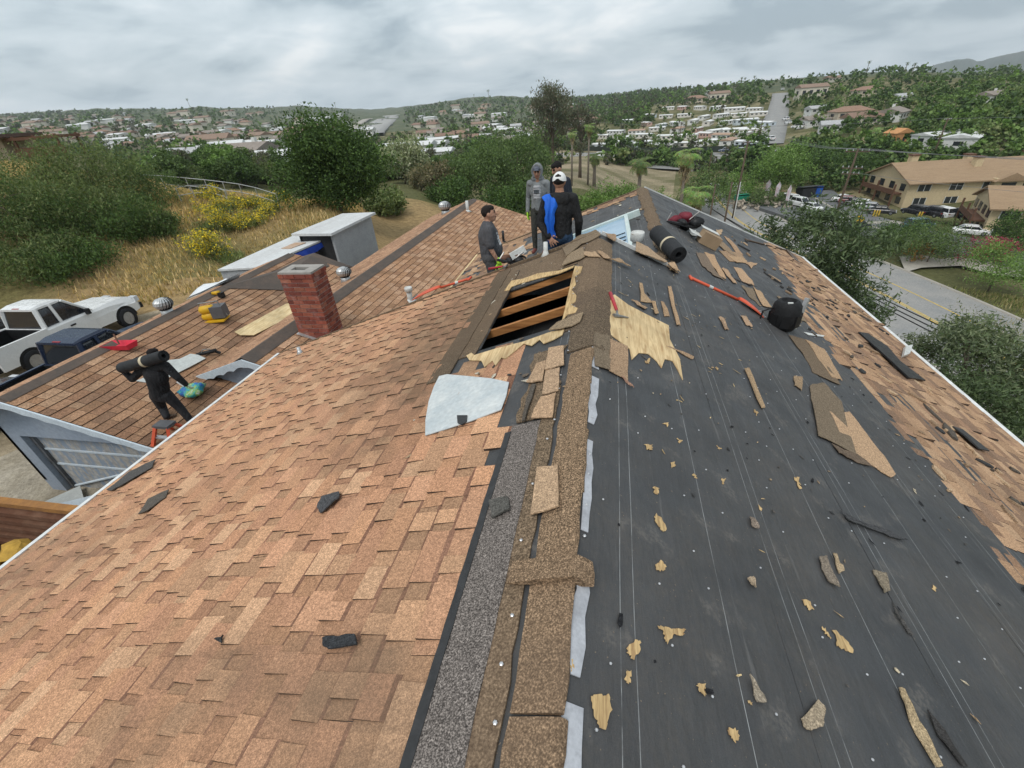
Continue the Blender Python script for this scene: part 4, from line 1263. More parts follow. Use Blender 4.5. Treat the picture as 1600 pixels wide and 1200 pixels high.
def tree_obj(name, loc, h, w, nleaf, size, cols, label, seed, group=None, h0=.25, nb=12, aspect=2.0, droop=0.0, flat_=.8, clump=None, r0=None, shell=.45, spread=.62, bark=None, lean=0.0, cat='tree', core=0):
    root = empty(name, tuple(loc), 0, label, cat, group)
    cr = blob_crown(h * h0, h, w, nb, seed, flat_, spread)
    if core: cr[0] = ((0, 0, h * (h0 + 1) / 2), (w * core, w * core, h * (1 - h0) * .48))
    if lean: cr = [((c[0] + lean * c[2] / h, c[1], c[2]), q) for c, q in cr]
    V, F, C = leaves(cr, nleaf, size, cols, seed, aspect, droop, shell, clump if clump is not None else w * .035)
    put('crown', mesh_np('crown', V, F, LEAF, C), root)
    put('trunk', trunk_mesh(h * .72, r0 or h * .02, cr, bark or BARK, seed, lean), root)
    return root
def spot(x, ytop, r, drop=0.0):
    """base point at distance r in picture column x and the height that reaches row ytop"""
    d = ray(x, ytop); h = math.hypot(d[0], d[1]); q = d * (r / h)
    z = hgt(q[0], q[1]) - drop
    return np.array([q[0], q[1], z]), q[2] - z, r / h * 0 + np.linalg.norm(q)
DK = [(0.035, 0.062, 0.016), (0.05, 0.085, 0.022), (0.065, 0.105, 0.028), (0.028, 0.05, 0.016)]
MID = [(0.055, 0.085, 0.028), (0.075, 0.11, 0.035), (0.09, 0.125, 0.045), (0.045, 0.07, 0.026)]
OLV = [(0.075, 0.10, 0.034), (0.095, 0.12, 0.045), (0.055, 0.08, 0.028), (0.12, 0.135, 0.055)]
BRT = [(0.085, 0.14, 0.03), (0.11, 0.17, 0.045), (0.065, 0.115, 0.028), (0.13, 0.19, 0.06)]
PALE = [(0.16, 0.18, 0.10), (0.20, 0.21, 0.13), (0.11, 0.135, 0.065), (0.26, 0.26, 0.18)]
BRN = [(0.12, 0.10, 0.055), (0.09, 0.085, 0.045), (0.15, 0.12, 0.07), (0.07, 0.075, 0.04)]
EUC = [(0.075, 0.085, 0.055), (0.055, 0.065, 0.042), (0.10, 0.10, 0.07), (0.085, 0.07, 0.05)]
PINE = [(0.045, 0.065, 0.03), (0.06, 0.085, 0.038), (0.08, 0.105, 0.05), (0.035, 0.05, 0.025)]
def wpx(px, dist): return px * dist / FOC
HT = [ # x, ytop, r, width px, kind, leaves, leaf size, label
    (498, 194, 40, 172, 'broadleaf_tree', DK, 46000, .21, 'big dense dark green tree behind the shed'),
    (622, 222, 78, 85, 'sycamore_tree', PALE, 7000, .40, 'pale thin-leaved tree right of the dark green tree'),
    (668, 262, 70, 90, 'bush', BRN, 6000, .35, 'brownish bush behind the far turbine vent'),
    (592, 300, 50, 80, 'bush', OLV, 6000, .3, 'olive bush at the far end of the shed'),
    (744, 222, 72, 125, 'pepper_tree', MID, 14000, .30, 'wide drooping green tree behind the far gable'),
    (806, 205, 78, 120, 'pepper_tree', MID, 14000, .32, 'tall rounded green tree left of the hooded man'),
    (700, 285, 60, 95, 'bush', DK, 7000, .3, 'dark green bush just beyond the wing roof'),
    (790, 290, 55, 120, 'bush', DK, 8000, .28, 'dark shrub behind the hooded man'),
    (960, 288, 84, 75, 'bush', BRT, 6000, .3, 'bright green bush left of the far roof peak'),
    (925, 300, 62, 70, 'bush', BRT, 6000, .25, 'bright leafy shrub behind the white cap'),
    (1042, 283, 78, 65, 'bush', BRT, 6000, .28, 'bright green bush right of the far roof peak'),
    (1105, 262, 110, 90, 'broadleaf_tree', MID, 7000, .4, 'mid green tree between the tall palm and the leaning pole'),
    (1160, 268, 125, 70, 'broadleaf_tree', BRT, 5000, .4, 'light green tree beside the leaning pole'),
    (1232, 222, 125, 82, 'poplar_tree', BRT, 9000, .42, 'tall bright green tree beside the foot of the hill road'),
    (1290, 238, 150, 85, 'broadleaf_tree', DK, 8000, .5, 'dark tree behind the bins of the car park'),
    (1335, 252, 150, 80, 'broadleaf_tree', DK, 8000, .5, 'dark tree left of the near block of flats'),
    (1205, 290, 118, 60, 'bush', MID, 4000, .35, 'low green bush behind the rubble heap'),
    (1470, 362, 84, 95, 'street_tree', MID, 9000, .22, 'leaning green tree on the corner across the street'),
    (1412, 350, 90, 76, 'street_tree', DK, 8000, .22, 'rounded dark tree beside the car park entrance'),
    (1580, 388, 76, 95, 'street_tree', BRT, 8000, .2, 'flat-topped green tree at the right edge above the street'),
    (1600, 335, 95, 60, 'street_tree', DK, 6000, .25, 'dark tree cut off by the right edge beside the yellow flats'),
    (1556, 370, 88, 60, 'bougainvillea', [(0.24, 0.012, 0.06), (0.30, 0.02, 0.08), (0.18, 0.01, 0.05), (0.06, 0.08, 0.03)], 4000, .2, 'crimson flowering shrub below the yellow flats'),
    (1440, 378, 84, 34, 'bush', [(0.30, 0.12, 0.03), (0.22, 0.11, 0.03), (0.08, 0.09, 0.03)], 2000, .2, 'orange flowering shrub beside the corner tree'),
]
for i, (x, yt, r, wp, nm, cols, n, sz, lab) in enumerate(HT):
    p, h, dist = spot(x, yt, r)
    w = wpx(wp, dist)
    low = nm in ('bush', 'bougainvillea')
    h = max(h, 1.2)
    tree_obj(nm, p, h, w, n, sz, cols, lab, 100 + i, h0=.02 if low else (.12 if nm in ('pepper_tree', 'broadleaf_tree') else .3), nb=20 if n > 8000 else 14, cat='shrub' if low else 'tree', droop=1.2 if nm == 'pepper_tree' else 0.2)
# eucalyptus: tall, ragged, see-through
for i, (x, yt, r, wp, n, lab) in enumerate([(862, 120, 108, 74, 7500, 'tall ragged brown-grey eucalyptus standing above the skyline'), (908, 158, 104, 50, 2600, 'thin half-bare eucalyptus behind the two slim palms'), (1006, 190, 300, 22, 500, 'slim tree at the left end of the mobile home park')]):
    p, h, dist = spot(x, yt, r); w = wpx(wp, dist)
    tree_obj('eucalyptus_tree', p, h, w, n, .55, EUC, lab, 300 + i, h0=.22, nb=22, aspect=3.2, droop=1.5, clump=w * .045, r0=.35, spread=.75, shell=.6)
b = None
# pines by the right eave
def pine(x, yt, r, wp, n, lab, seed, h0=.2, nb=26, cols=PINE, size=.24, aspect=4.0, clump=.17, spread=.8, core=0):
    p, h, dist = spot(x, yt, r)
    return tree_obj('pine_tree', p, h, wpx(wp, dist), n, size, cols, lab, seed, h0=h0, nb=nb, aspect=aspect, clump=clump, spread=spread, shell=.7, flat_=.6, core=core)
pine(1292, 312, 27, 236, 62000, 'large dense rounded pine just beyond the right eave', 401, h0=.30, core=.40, size=.27, nb=40, spread=.72)
pine(1590, 478, 15, 170, 26000, 'open pine with light needles at the right edge below the eave', 403, h0=.1, cols=[(0.10, 0.12, 0.065), (0.075, 0.10, 0.05), (0.13, 0.145, 0.085), (0.05, 0.065, 0.035)], size=.13, clump=.11)
pine(1560, 560, 13, 170, 16000, 'dark lower pine boughs beside the drip edge at the right', 404, h0=.1, size=.13, clump=.12)
# shrubs on the left bank
LB = [(40, 236, 43, 150, OLV), (120, 240, 43, 150, OLV), (185, 262, 43, 110, MID), (20, 300, 38, 160, DK), (110, 300, 38, 150, OLV), (180, 320, 37, 110, DK), (15, 375, 34.5, 130, OLV), (85, 378, 34, 110, DK), (-60, 250, 38, 160, OLV), (230, 330, 37, 50, OLV)]
wordsL = ['tall olive bush below the dark pergola', 'broad olive bush in the middle of the left bank', 'green bush at the top of the bank beside the fence', 'dark bush at the left edge of the bank', 'olive bush in front of the broad bush on the bank', 'dark green bush above the dry grass', 'low olive bush at the left edge above the vehicles', 'small dark bush at the foot of the bank', 'bush at the far left cut off by the edge', 'small olive shrub at the end of the fence']
for i, (x, yt, r, wp, cols) in enumerate(LB):
    p, h, dist = spot(x, yt, r)
    tree_obj('bush', p, max(h, 1.3), wpx(wp, dist), 11000, .17, cols, wordsL[i], 500 + i, h0=-.1, nb=18, aspect=3.5, droop=1.0, cat='shrub', clump=.22)
# yellow flowering plants and dry grass on the bank
YF = [(310, 342, 38), (335, 330, 41), (365, 325, 42), (395, 330, 42), (330, 372, 33), (415, 345, 40), (300, 360, 34), (350, 350, 38), (385, 348, 38), (320, 305, 46), (425, 322, 44)]
YC = [(0.55, 0.42, 0.03), (0.48, 0.36, 0.03), (0.16, 0.17, 0.05), (0.11, 0.13, 0.04), (0.20, 0.18, 0.07)]
for i, (x, yb, r) in enumerate(YF):
    p, h, dist = spot(x, yb - 22, r)
    root = empty('flowering_weed', p, 0, 'clump of yellow flowering weeds on the bank, %s from the left' % ['second', 'fifth', 'seventh', 'ninth', 'fourth', 'second last', 'first', 'sixth', 'eighth', 'third', 'last'][i], 'weed', 'yellow weeds on the bank')
    bl = [((random.uniform(-1, 1), random.uniform(-1, 1), random.uniform(.3, max(.5, h * .7))), (.6, .6, .45)) for _ in range(8)]
    V, F, C = leaves(bl, 1300, .10, YC, 600 + i, 1.3, 0, .6, .12); put('flowers', mesh_np('flowers', V, F, LEAF, C), root)
    V, F, C = leaves([((0, 0, .25), (1.2, 1.2, .4))], 500, .32, OLV, 620 + i, 7, -1.5, .6); put('stems', mesh_np('stems', V, F, LEAF, C), root)
def grass_field(name, n, r0, r1, a0, a1, size, cols, seed, label, keep=None):
    r = np.random.default_rng(seed)
    rad = np.sqrt(r.uniform(r0 ** 2, r1 ** 2, n)); az = r.uniform(a0, a1, n)
    x, y = rad * np.sin(az), rad * np.cos(az)
    m = (hnoise(x * 6, y * 6) + r.normal(size=n) * .6) > -.2
    if keep is not None: m &= keep(x, y)
    x, y = x[m], y[m]; n = len(x); z = height(x, y)
    s = size * r.uniform(.5, 1.4, n); t = r.uniform(0, 6.28, n); lx, ly = r.normal(size=n) * .3 * s, r.normal(size=n) * .3 * s
    w = s * .16
    P = np.stack([x, y, z], 1)
    V = np.stack([P + np.stack([np.cos(t) * w, np.sin(t) * w, -.03 + 0 * s], 1), P - np.stack([np.cos(t) * w, np.sin(t) * w, .03 + 0 * s], 1), P + np.stack([lx, ly, s], 1)], 1).reshape(-1, 3)
    F = np.arange(3 * n).reshape(n, 3); cols = np.array(cols); C = cols[r.integers(0, len(cols), n)] * r.uniform(.7, 1.25, n)[:, None]
    o = put(name, mesh_np(name, V, F, LEAF, C)); return tag(o, label, 'grass', kind='stuff')
az0, az1 = el_az(-60, 300)[0], el_az(560, 300)[0]
grass_field('dry_grass', 90000, 28, 60, az0, az1, .26, [(0.40, 0.29, 0.14), (0.34, 0.24, 0.11), (0.27, 0.20, 0.10), (0.20, 0.17, 0.07), (0.46, 0.35, 0.19)], 9, 'dry tan grass covering the bank on the left')
az2, az3 = el_az(1380, 420)[0], el_az(1700, 420)[0]
grass_field('verge_grass', 30000, 44, 75, az2, az3, .4, [(0.16, 0.16, 0.06), (0.11, 0.13, 0.045), (0.24, 0.20, 0.10)], 10, 'green and tan ground cover across the street', keep=lambda x, y: x > 40)

# palms
def frond_mesh(n, length, seed, fan=False, up=.9, cols=MID):
    r = random.Random(seed); V = []; F = []; C = []
    for k in range(n):
        a = 2 * math.pi * k / n * 2.618; el = up - 1.75 * ((k + .5) / n) ** 1.1
        L = length * r.uniform(.85, 1.1); c0 = cols[r.randrange(len(cols))]
        if k > n * .8: c0 = (0.22, 0.16, 0.09)
        dirh = np.array([math.cos(a), math.sin(a), 0]); side = np.array([-math.sin(a), math.cos(a), 0])
        p = np.zeros(3); e_ = el; m = 8; prev = None
        for i in range(m + 1):
            t = i / m
            if i: p = p + (dirh * math.cos(e_) + np.array([0, 0, math.sin(e_)])) * L / m
            e_ -= .16 + .10 * t
            up_ = np.array([0, 0, math.cos(e_)]) - dirh * math.sin(e_)
            lw = L * .20 * (math.sin(math.pi * min(1, .15 + .85 * t)) ** .6 + .03) if not fan else L * .30 * max(.02, (t - .35)) * 2.2 * (1.05 - max(0, t - .75) * 3.5)
            cur = (p.copy(), lw, up_)
            if prev is not None and i >= 1:
                for sgn in (-1, 1):
                    for q in range(2):
                        tt = q / 2; b0 = len(V); pp = prev[0] + (p - prev[0]) * tt; p2 = prev[0] + (p - prev[0]) * (tt + .34)
                        tip = pp + side * sgn * lw + (p - prev[0]) * .9 - up_ * lw * .45
                        V += [pp, p2, tip]; F.append((b0, b0 + 1, b0 + 2)); C.append(tuple(z_ * r.uniform(.75, 1.25) for z_ in c0))
            prev = cur
    return mesh_np('fronds', V, F, LEAF, C)
def palm(x, yt, r, kind, lab, seed, L=None, tr=.22, px=None):
    p, h, dist = spot(x, yt, r)
    root = empty('palm_tree', p, 0, lab, 'palm', None)
    L = L or wpx(px, dist) * .5; h2 = h - L * .55
    b = B(); b.sm = True
    b.tube([(0, 0, -1), (0, 0, h2 * .5), (0, 0, h2)], [tr * 1.25, tr, tr * .9], 9); put('trunk', b.mesh('trunk', BARKP), root)
    o = put('fronds', frond_mesh(70 if kind == 'date' else 52, L, seed, kind == 'fan', 1.15 if kind == 'fan' else 1.0, [(0.10, 0.13, 0.045), (0.13, 0.155, 0.055), (0.075, 0.105, 0.04)] if kind == 'date' else [(0.12, 0.19, 0.05), (0.17, 0.23, 0.075), (0.15, 0.19, 0.07)]), root); o.location = (0, 0, h2)
    if kind == 'fan':
        V, F, C = leaves([((0, 0, h2 - L * .55), (L * .42, L * .42, L * .6)), ((0, 0, h2 - L * 1.2), (L * .25, L * .25, L * .5))], 260, L * .4, [(0.25, 0.19, 0.12), (0.18, 0.135, 0.085), (0.30, 0.24, 0.16)], seed, 5, 3.0, .6)
        put('dead_skirt', mesh_np('dead_skirt', V, F, LEAF, C), root)
palm(894, 203, 88, 'fan', 'slim fan palm left of the pair behind the workers', 701, px=17, tr=.16)
palm(921, 190, 92, 'fan', 'slim fan palm right of the pair behind the workers', 702, px=19, tr=.16)
palm(1003, 238, 98, 'date', 'round date palm above the far roof peak', 703, px=44, tr=.35)
palm(1076, 226, 95, 'fan', 'tall fan palm with a shaggy skirt beyond the right slope', 704, px=44, tr=.3)
palm(1092, 285, 70, 'fan', 'short bright fan palm beside the street', 705, px=48, tr=.25)
palm(1385, 193, 185, 'fan', 'fan palm beside the orange timber frame on the right hill', 706, px=26, tr=.3)
palm(704, 240, 150, 'date', 'small dark palm left of the drooping trees', 707, px=24, tr=.3)
palm(355, 258, 115, 'date', 'brownish palm among the houses beyond the fence', 708, px=30, tr=.3)
palm(1297, 222, 175, 'fan', 'small palm in the field below the hill houses', 709, px=16, tr=.2)
palm(930, 232, 95, 'date', 'dark palm beside the right slim palm', 710, px=34, tr=.3)
palm(1062, 183, 320, 'fan', 'fan palm among the mobile homes', 711, px=14, tr=.3)

# trees on the hills: 300 nearest as individuals, the rest as one mass of woodland
protos = []
for k, (cols, dr, asp) in enumerate([(DK, 0, 1.6), (MID, .4, 1.6), (OLV, .4, 1.8), (EUC, .8, 2.4), (BRT, 0, 1.6), (DK, .2, 1.4)]):
    cr = blob_crown(1.0, 7.0, 7.4 if k != 3 else 5, 12, 900 + k)
    V, F, C = leaves(cr, 2600, .40, cols, 900 + k, asp, dr, .5, .3)
    cm = mesh_np('crown', V, F, LEAF, C)
    tiers = []
    for nl, sz_ in ((150, 1.0), (56, 1.6), (24, 2.5)):
        V, F, C = leaves(cr, nl, sz_, cols, 950 + k, 1.3, dr, .5, .3); tiers.append((V, C))
    protos.append((cm, trunk_mesh(4.5, .22, cr, BARK, k), tiers))
def on_blocked(x, y):
    if 928 < x < 1200 and 165 < y < 234 and not (x < 1015 and y < 196): return random.random() < .93                  # mobile home park
    if 1196 < x < 1228 and 140 < y < 240: return True                 # hill road
    if 860 < x < 1240 and 236 < y < 254: return True                  # crossroads
    if 545 < x < 632 and 168 < y < 216: return True                   # freeway
    if 1228 < x < 1420 and 180 < y < 236: return random.random() < .72
    if 630 < x < 700 and 200 < y < 262: return random.random() < .8
    if 1260 < x < 1600 and 300 < y: return True
    return False
cand = []
r3 = random.Random(44)
tries = 0
while len(cand) < 7200 and tries < 40000:
    tries += 1
    q_ = r3.random(); x = r3.uniform(-40, 1640) if q_ < .62 else r3.uniform(560, 1200) if q_ < .86 else r3.uniform(850, 1065); lim = np.interp(x, [0, 150, 300, 450, 600, 750, 900, 1050, 1200, 1350, 1500, 1700], [182, 174, 172, 169, 176, 156, 155, 143, 130, 112, 108, 98])
    bot = np.interp(x, [0, 150, 300, 600, 900, 1100, 1250, 1340, 1600], [236, 250, 300, 290, 255, 268, 300, 300, 262])
    y = lim + (bot - lim) * r3.random() ** 1.45
    if on_blocked(x, y): continue
    if x < 930 and 185 < y < 250 and r3.random() < .15: continue
    P = ground_px(x, y, 60, 4000)
    if P is None: continue
    d = np.linalg.norm(P)
    if d < 85: continue
    cand.append((d, P, x))
cand.sort(key=lambda t: t[0])
stV, stC = [], []
kinds = ['dark green tree', 'mid green tree', 'olive tree', 'grey-green eucalyptus', 'bright green tree', 'small dark tree']
for i, (d, P, x) in enumerate(cand):
    k = r3.choice((0, 0, 1, 1, 2, 3, 3, 5, 4)) if x < 1150 else r3.choice((0, 0, 0, 1, 1, 2, 5, 4))
    s_ = r3.uniform(.4, 1.0) * (.8 if d < 160 else .95 if d < 500 else 1.15); sx = s_ * r3.uniform(.85, 1.25)
    z = hgt(P[0], P[1])
    zone = 'on the bank beyond the fence' if x < 430 else 'in the valley right of the dark green tree' if x < 760 else 'behind the eucalyptus' if x < 930 else 'before the crossroads' if x < 1190 else 'on the slope behind the car park' if x < 1400 else 'on the right hill above the flats'
    zone += '' if x < 215 else ', near the fence' if x < 320 else ''
    lab_ = ('tall ' if s_ > .75 else 'low ') + ('broad ' if sx > s_ * 1.08 else '') + kinds[k].replace('small ', '') + ' ' + zone
    if i < 300:
        root = empty('hillside_tree', (P[0], P[1], z - .2), r3.uniform(0, 6.28), lab_, 'tree', lab_.replace(' tree ', ' trees ').replace('eucalyptus ', 'eucalyptuses '))
        root.scale = (sx, sx, s_)
        put('crown', protos[k][0], root); put('trunk', protos[k][1], root)
    else:
        V, C = protos[k][2][0 if d < 330 else 1 if d < 750 else 2]; a = r3.uniform(0, 6.28); ca, sa = math.cos(a), math.sin(a)
        g = 1.25 if d > 900 else 1.0
        W = np.stack([(V[:, 0] * ca - V[:, 1] * sa) * sx * g, (V[:, 0] * sa + V[:, 1] * ca) * sx * g, V[:, 2] * s_ * g], 1) + np.array([P[0], P[1], z - .5])
        stV.append(W); stC.append(C)
V = np.concatenate(stV); C = np.concatenate(stC); F = np.arange(len(V)).reshape(-1, 4)
tag(put('far_woodland', mesh_np('far_woodland', V, F, LEAF, C)), 'mixed green trees massed over the distant hills', 'woodland', kind='stuff')
# slim palms and tall trees poking out of the skylines
for i, (x, yt, r) in enumerate([(1160, 118, 560), (1180, 116, 600), (1420, 94, 470), (1432, 95, 470), (1360, 92, 520), (762, 136, 1200), (740, 146, 1300), (520, 150, 1700), (290, 150, 1500), (1165, 119, 590), (1064, 128, 800)]):
    p, h, dist = spot(x, yt, r)
    if h < 3: continue
    root = empty('skyline_palm', p, 0, 'tiny slim palm poking above the skyline', 'palm', 'palms on the skyline')
    h = min(h, 26); L = h * .14
    b = B(); b.tube([(0, 0, -1), (0, 0, h - L)], [h * .02, h * .016], 5); put('trunk', b.mesh('trunk', BARKP), root)
    o = put('fronds', frond_mesh(16, L * 1.5, 800 + i, False, 1.0, DK), root); o.location = (0, 0, h - L)
# ---------------------------------------------------------------- buildings
WINM = flat('window_glass_dark', (0.03, 0.035, 0.04), 0.15, var=.3, spec=.6)
PAINT = flat('house_paint', (1, 1, 1), 0.85, var=.10, scale=1.5, tint=True)
ROOFM = flat('roof_cover', (1, 1, 1), 0.9, var=.18, scale=1.2, tint=True, bump=.3)
def gable_house(L, W, H, rh, wall, roof, ov=.4, win=3, hip=False, chim=False):
    """parts of a small house, ridge along local x, base at z = 0"""
    parts = []
    b = B(); b.col = wall
    x, y = L / 2, W / 2
    b.add([(-x, -y, -2), (x, -y, -2), (x, y, -2), (-x, y, -2), (-x, -y, H), (x, -y, H), (x, y, H), (-x, y, H), (-x, 0, H + (0 if hip else rh)), (x, 0, H + (0 if hip else rh))],
          [(0, 1, 5, 4), (2, 3, 7, 6), (1, 2, 6, 9, 5), (3, 0, 4, 8, 7)])
    parts.append(('wall', b.mesh('wall', PAINT)))
    b = B(); b.col = roof; e = ov; t = .14; zr = H + rh; ze = H - rh * ov / y; hx = x + e if not hip else x - y * .8
    P = [(-x - e, -y - e, ze), (x + e, -y - e, ze), (x + e, y + e, ze), (-x - e, y + e, ze), (-hx, 0, zr), (hx, 0, zr)]
    Q = [(a, c, d - t) for a, c, d in P]
    b.add(P + Q, [(0, 1, 5, 4), (2, 3, 4, 5), (1, 2, 5), (3, 0, 4), (0, 6, 7, 1), (1, 7, 8, 2), (2, 8, 9, 3), (3, 9, 6, 0), (6, 9, 8, 7)])
    parts.append(('roof', b.mesh('roof', ROOFM)))
    for k in range(win):
        for sgn in (-1, 1):
            b = B(); wx_ = -x + L * (k + .5) / win; b.box((wx_, sgn * (y + .01), H * .52), (min(1.8, L / win * .5), .06, H * .36))
            parts.append(('window', b.mesh('window', WINM)))
    for sgn in (-1, 1):
        b = B(); b.box((sgn * (x + .01), 0, H * .5), (.06, W * .28, H * .36)); parts.append(('window', b.mesh('window', WINM)))
    if chim:
        b = B(); b.col = wall; b.box((x * .4, y * .2, H + rh), (.8, .8, 1.6)); parts.append(('chimney', b.mesh('chimney', PAINT)))
    return parts
def place_parts(name, parts, loc, rz, label, cat, group=None, scale=1.0):
    root = empty(name, loc, rz, label, cat, group)
    root.scale = (scale,) * 3
    for nm, me in parts: put(nm, me, root)
    return root
W_ = (0.70, 0.69, 0.66)
HP = [  # wall, roof
    gable_house(13, 8, 2.8, 1.5, (0.62, 0.56, 0.47), (0.24, 0.155, 0.115), win=4),
    gable_house(12, 8, 2.8, 1.4, W_, (0.26, 0.22, 0.19), win=3, chim=True),
    gable_house(14, 9, 3.0, 1.6, (0.55, 0.47, 0.37), (0.28, 0.175, 0.125), win=4, hip=True),
    gable_house(11, 7.5, 2.7, 1.3, (0.68, 0.67, 0.65), (0.42, 0.42, 0.42), win=3),
    gable_house(18, 9, 3.6, 0.9, (0.70, 0.69, 0.67), (0.62, 0.62, 0.61), win=5),
    gable_house(15, 8, 5.2, 1.5, (0.66, 0.60, 0.50), (0.26, 0.18, 0.135), win=4),
]
HN = ['beige house with a red-brown roof', 'white house with a grey-brown roof and chimney', 'tan hipped house with a terracotta roof', 'white house with a light grey roof', 'long white flat-roofed building', 'tall cream house with a brown roof']
MP = [gable_house(16, 5.5, 2.5, .55, W_, (0.74, 0.74, 0.73), ov=.25, win=5),
      gable_house(13, 5.2, 2.5, .5, (0.70, 0.66, 0.60), (0.70, 0.70, 0.69), ov=.25, win=4),
      gable_house(15, 5.5, 2.4, .5, (0.60, 0.66, 0.70), (0.72, 0.72, 0.72), ov=.25, win=4),
      gable_house(14, 6.5, 2.6, .8, W_, (0.40, 0.27, 0.20), ov=.3, win=4),
      gable_house(12, 5.5, 2.5, .6, (0.62, 0.40, 0.34), (0.66, 0.64, 0.62), ov=.25, win=4)]
MN = ['white mobile home with a white roof', 'cream mobile home with a white roof', 'pale blue mobile home with a white roof', 'white mobile home with a brown roof', 'pinkish mobile home with a pale roof']
r4 = random.Random(17)
rowname = ['front row', 'second row', 'third row', 'fourth row', 'fifth row', 'top row']
used = {}
def uniq(lab, group):
    return lab, group
rowx = [(930, 1186, 33), (938, 1188, 31), (955, 1192, 29), (985, 1194, 27), (1010, 1196, 26), (1040, 1190, 27)]
rowy = [230, 218.5, 207, 196, 185, 174.5]
for i, (x0, x1, st) in enumerate(rowx):
    x = x0 + r4.uniform(0, 8); n = 0; cnt = int((x1 - x0) / st)
    while x < x1:
        yy = rowy[i] + r4.uniform(-3.6, 3.6) - (x - 1050) * .006
        P = ground_px(x, yy, 120, 900)
        if P is not None:
            k = r4.choice((0, 0, 0, 1, 1, 2, 3, 4))
            ord_ = 'number %d from the left ' % (n + 1)
            words = ['leftmost', 'second from the left', 'third from the left', 'fourth from the left', 'fifth from the left', 'sixth from the left', 'seventh from the left', 'eighth from the left', 'ninth from the left', 'tenth from the left', 'eleventh from the left']
            place_parts('mobile_home', MP[k], (P[0], P[1], hgt(P[0], P[1]) + .3), r4.choice((-1.1, -.7, -.35, -.1, .2, .6, 1.1)) + r4.uniform(-.15, .15), MN[k] + ', ' + words[min(n, 10)] + ' in the ' + rowname[i], 'mobile home', 'mobile homes in the park on the slope', r4.uniform(.6, .76))
            n += 1
        x += st * r4.uniform(.85, 1.2)
# houses on the right-hand hill
RH = [(1270, 197, 1, .8, .3, 'white house nearest the hill road above the field'), (1302, 206, 3, .8, -.2, 'white gabled house in the middle of the hill group'), (1345, 196, 0, .9, .2, 'beige house with a red-brown roof at the centre of the hill group'), (1390, 189, 1, .95, .9, 'tall white gabled house at the right of the hill group'), (1325, 186, 2, .9, .1, 'long terracotta-roofed house behind the hill group'), (1265, 153, 5, 1.1, .1, 'large cream house high on the hill beside the road'), (1275, 178, 3, .8, .2, 'pale house beside the parked cars on the hill road'), (1408, 160, 3, .8, .4, 'pale green-roofed house among the hill trees'), (1086, 161, 2, 1.1, .1, 'long brown-roofed house at the top of the park'), (1122, 158, 5, 1.0, 0.1, 'brown house with gables behind the top row of the park'), (1462, 226, 4, .6, .4, 'flat white building right of the orange timber frame'), (1500, 232, 4, .7, .9, 'white building with a flat roof above the flats'), (1545, 160, 1, .8, .5, 'small white house among trees at the right'), (1352, 150, 2, .9, .3, 'house half hidden by trees high on the hill'), (1300, 128, 0, .9, .3, 'small house near the hilltop right of the road'), (1450, 182, 3, .7, .8, 'pale blue roofed shed on the right hill'), (1110, 148, 3, .9, 0, 'pale house on the ridge above the park')]
for (x, y, k, s_, rz, lab) in RH:
    P = ground_px(x, y, 120, 1500)
    if P is None: continue
    place_parts('hill_house', HP[k], (P[0], P[1], hgt(P[0], P[1]) + .3), rz, lab, 'house', 'houses on the right hill', s_)
# orange timber frame under construction
P = ground_px(1397, 228, 120, 800)
tf = empty('timber_frame', P, .3, 'orange timber frame of a house under construction on the hill', 'building site')
ORW = flat('orange_sheathing', (0.52, 0.26, 0.11), .85, var=.2, scale=1)
b = B(); tf.scale = (.62,) * 3; b.box((0, 0, 2.4), (8, 7, 5.6)); put('wall', b.mesh('wall', ORW), tf)
b = B(); b.prism([(-4.3, -3.8, 5.2), (4.3, -3.8, 5.2), (0, -3.8, 7.0)], (0, 7.6, 0)); put('roof', b.mesh('roof', ORW), tf)
for k in range(3): b = B(); b.box((-2.6 + k * 2.6, -3.55, 2.8), (1.1, .1, 1.6)); put('window', b.mesh('window', WINM), tf)
# town in the valley on the left
TOWN = [(300, 264, 3, 1.0, -.25, 'long grey-roofed building beyond the fence'), (392, 258, 1, 1.1, -.1, 'grey-roofed building with a pale front left of the dark tree'), (408, 272, 4, .9, .1, 'white flat-topped building against the dark tree'), (640, 246, 4, 1.0, .05, 'white flat-roofed hall right of the pale tree'), (672, 254, 4, .8, .1, 'lower white building beside the hall'), (668, 240, 4, .9, .0, 'white building behind the hall'), (560, 216, 4, 1.5, .2, 'large bluish-roofed commercial building beside the freeway'), (500, 195, 4, 2.0, .1, 'long white building in the valley above the dark tree')]
for (x, y, k, s_, rz, lab) in TOWN:
    P = ground_px(x, y, 60, 2500)
    place_parts('town_building', HP[k], (P[0], P[1], hgt(P[0], P[1]) + .2), rz, lab, 'building', 'buildings in the valley', s_)
zones = [((0, 130), 'at the far left of the valley'), ((130, 260), 'in the valley above the left bank'), ((260, 420), 'in the valley above the fence'), ((420, 540), 'in the valley above the dark green tree'), ((630, 760), 'right of the freeway'), ((760, 930), 'on the slope behind the eucalyptus')]
cnt = 0; tr_ = 0
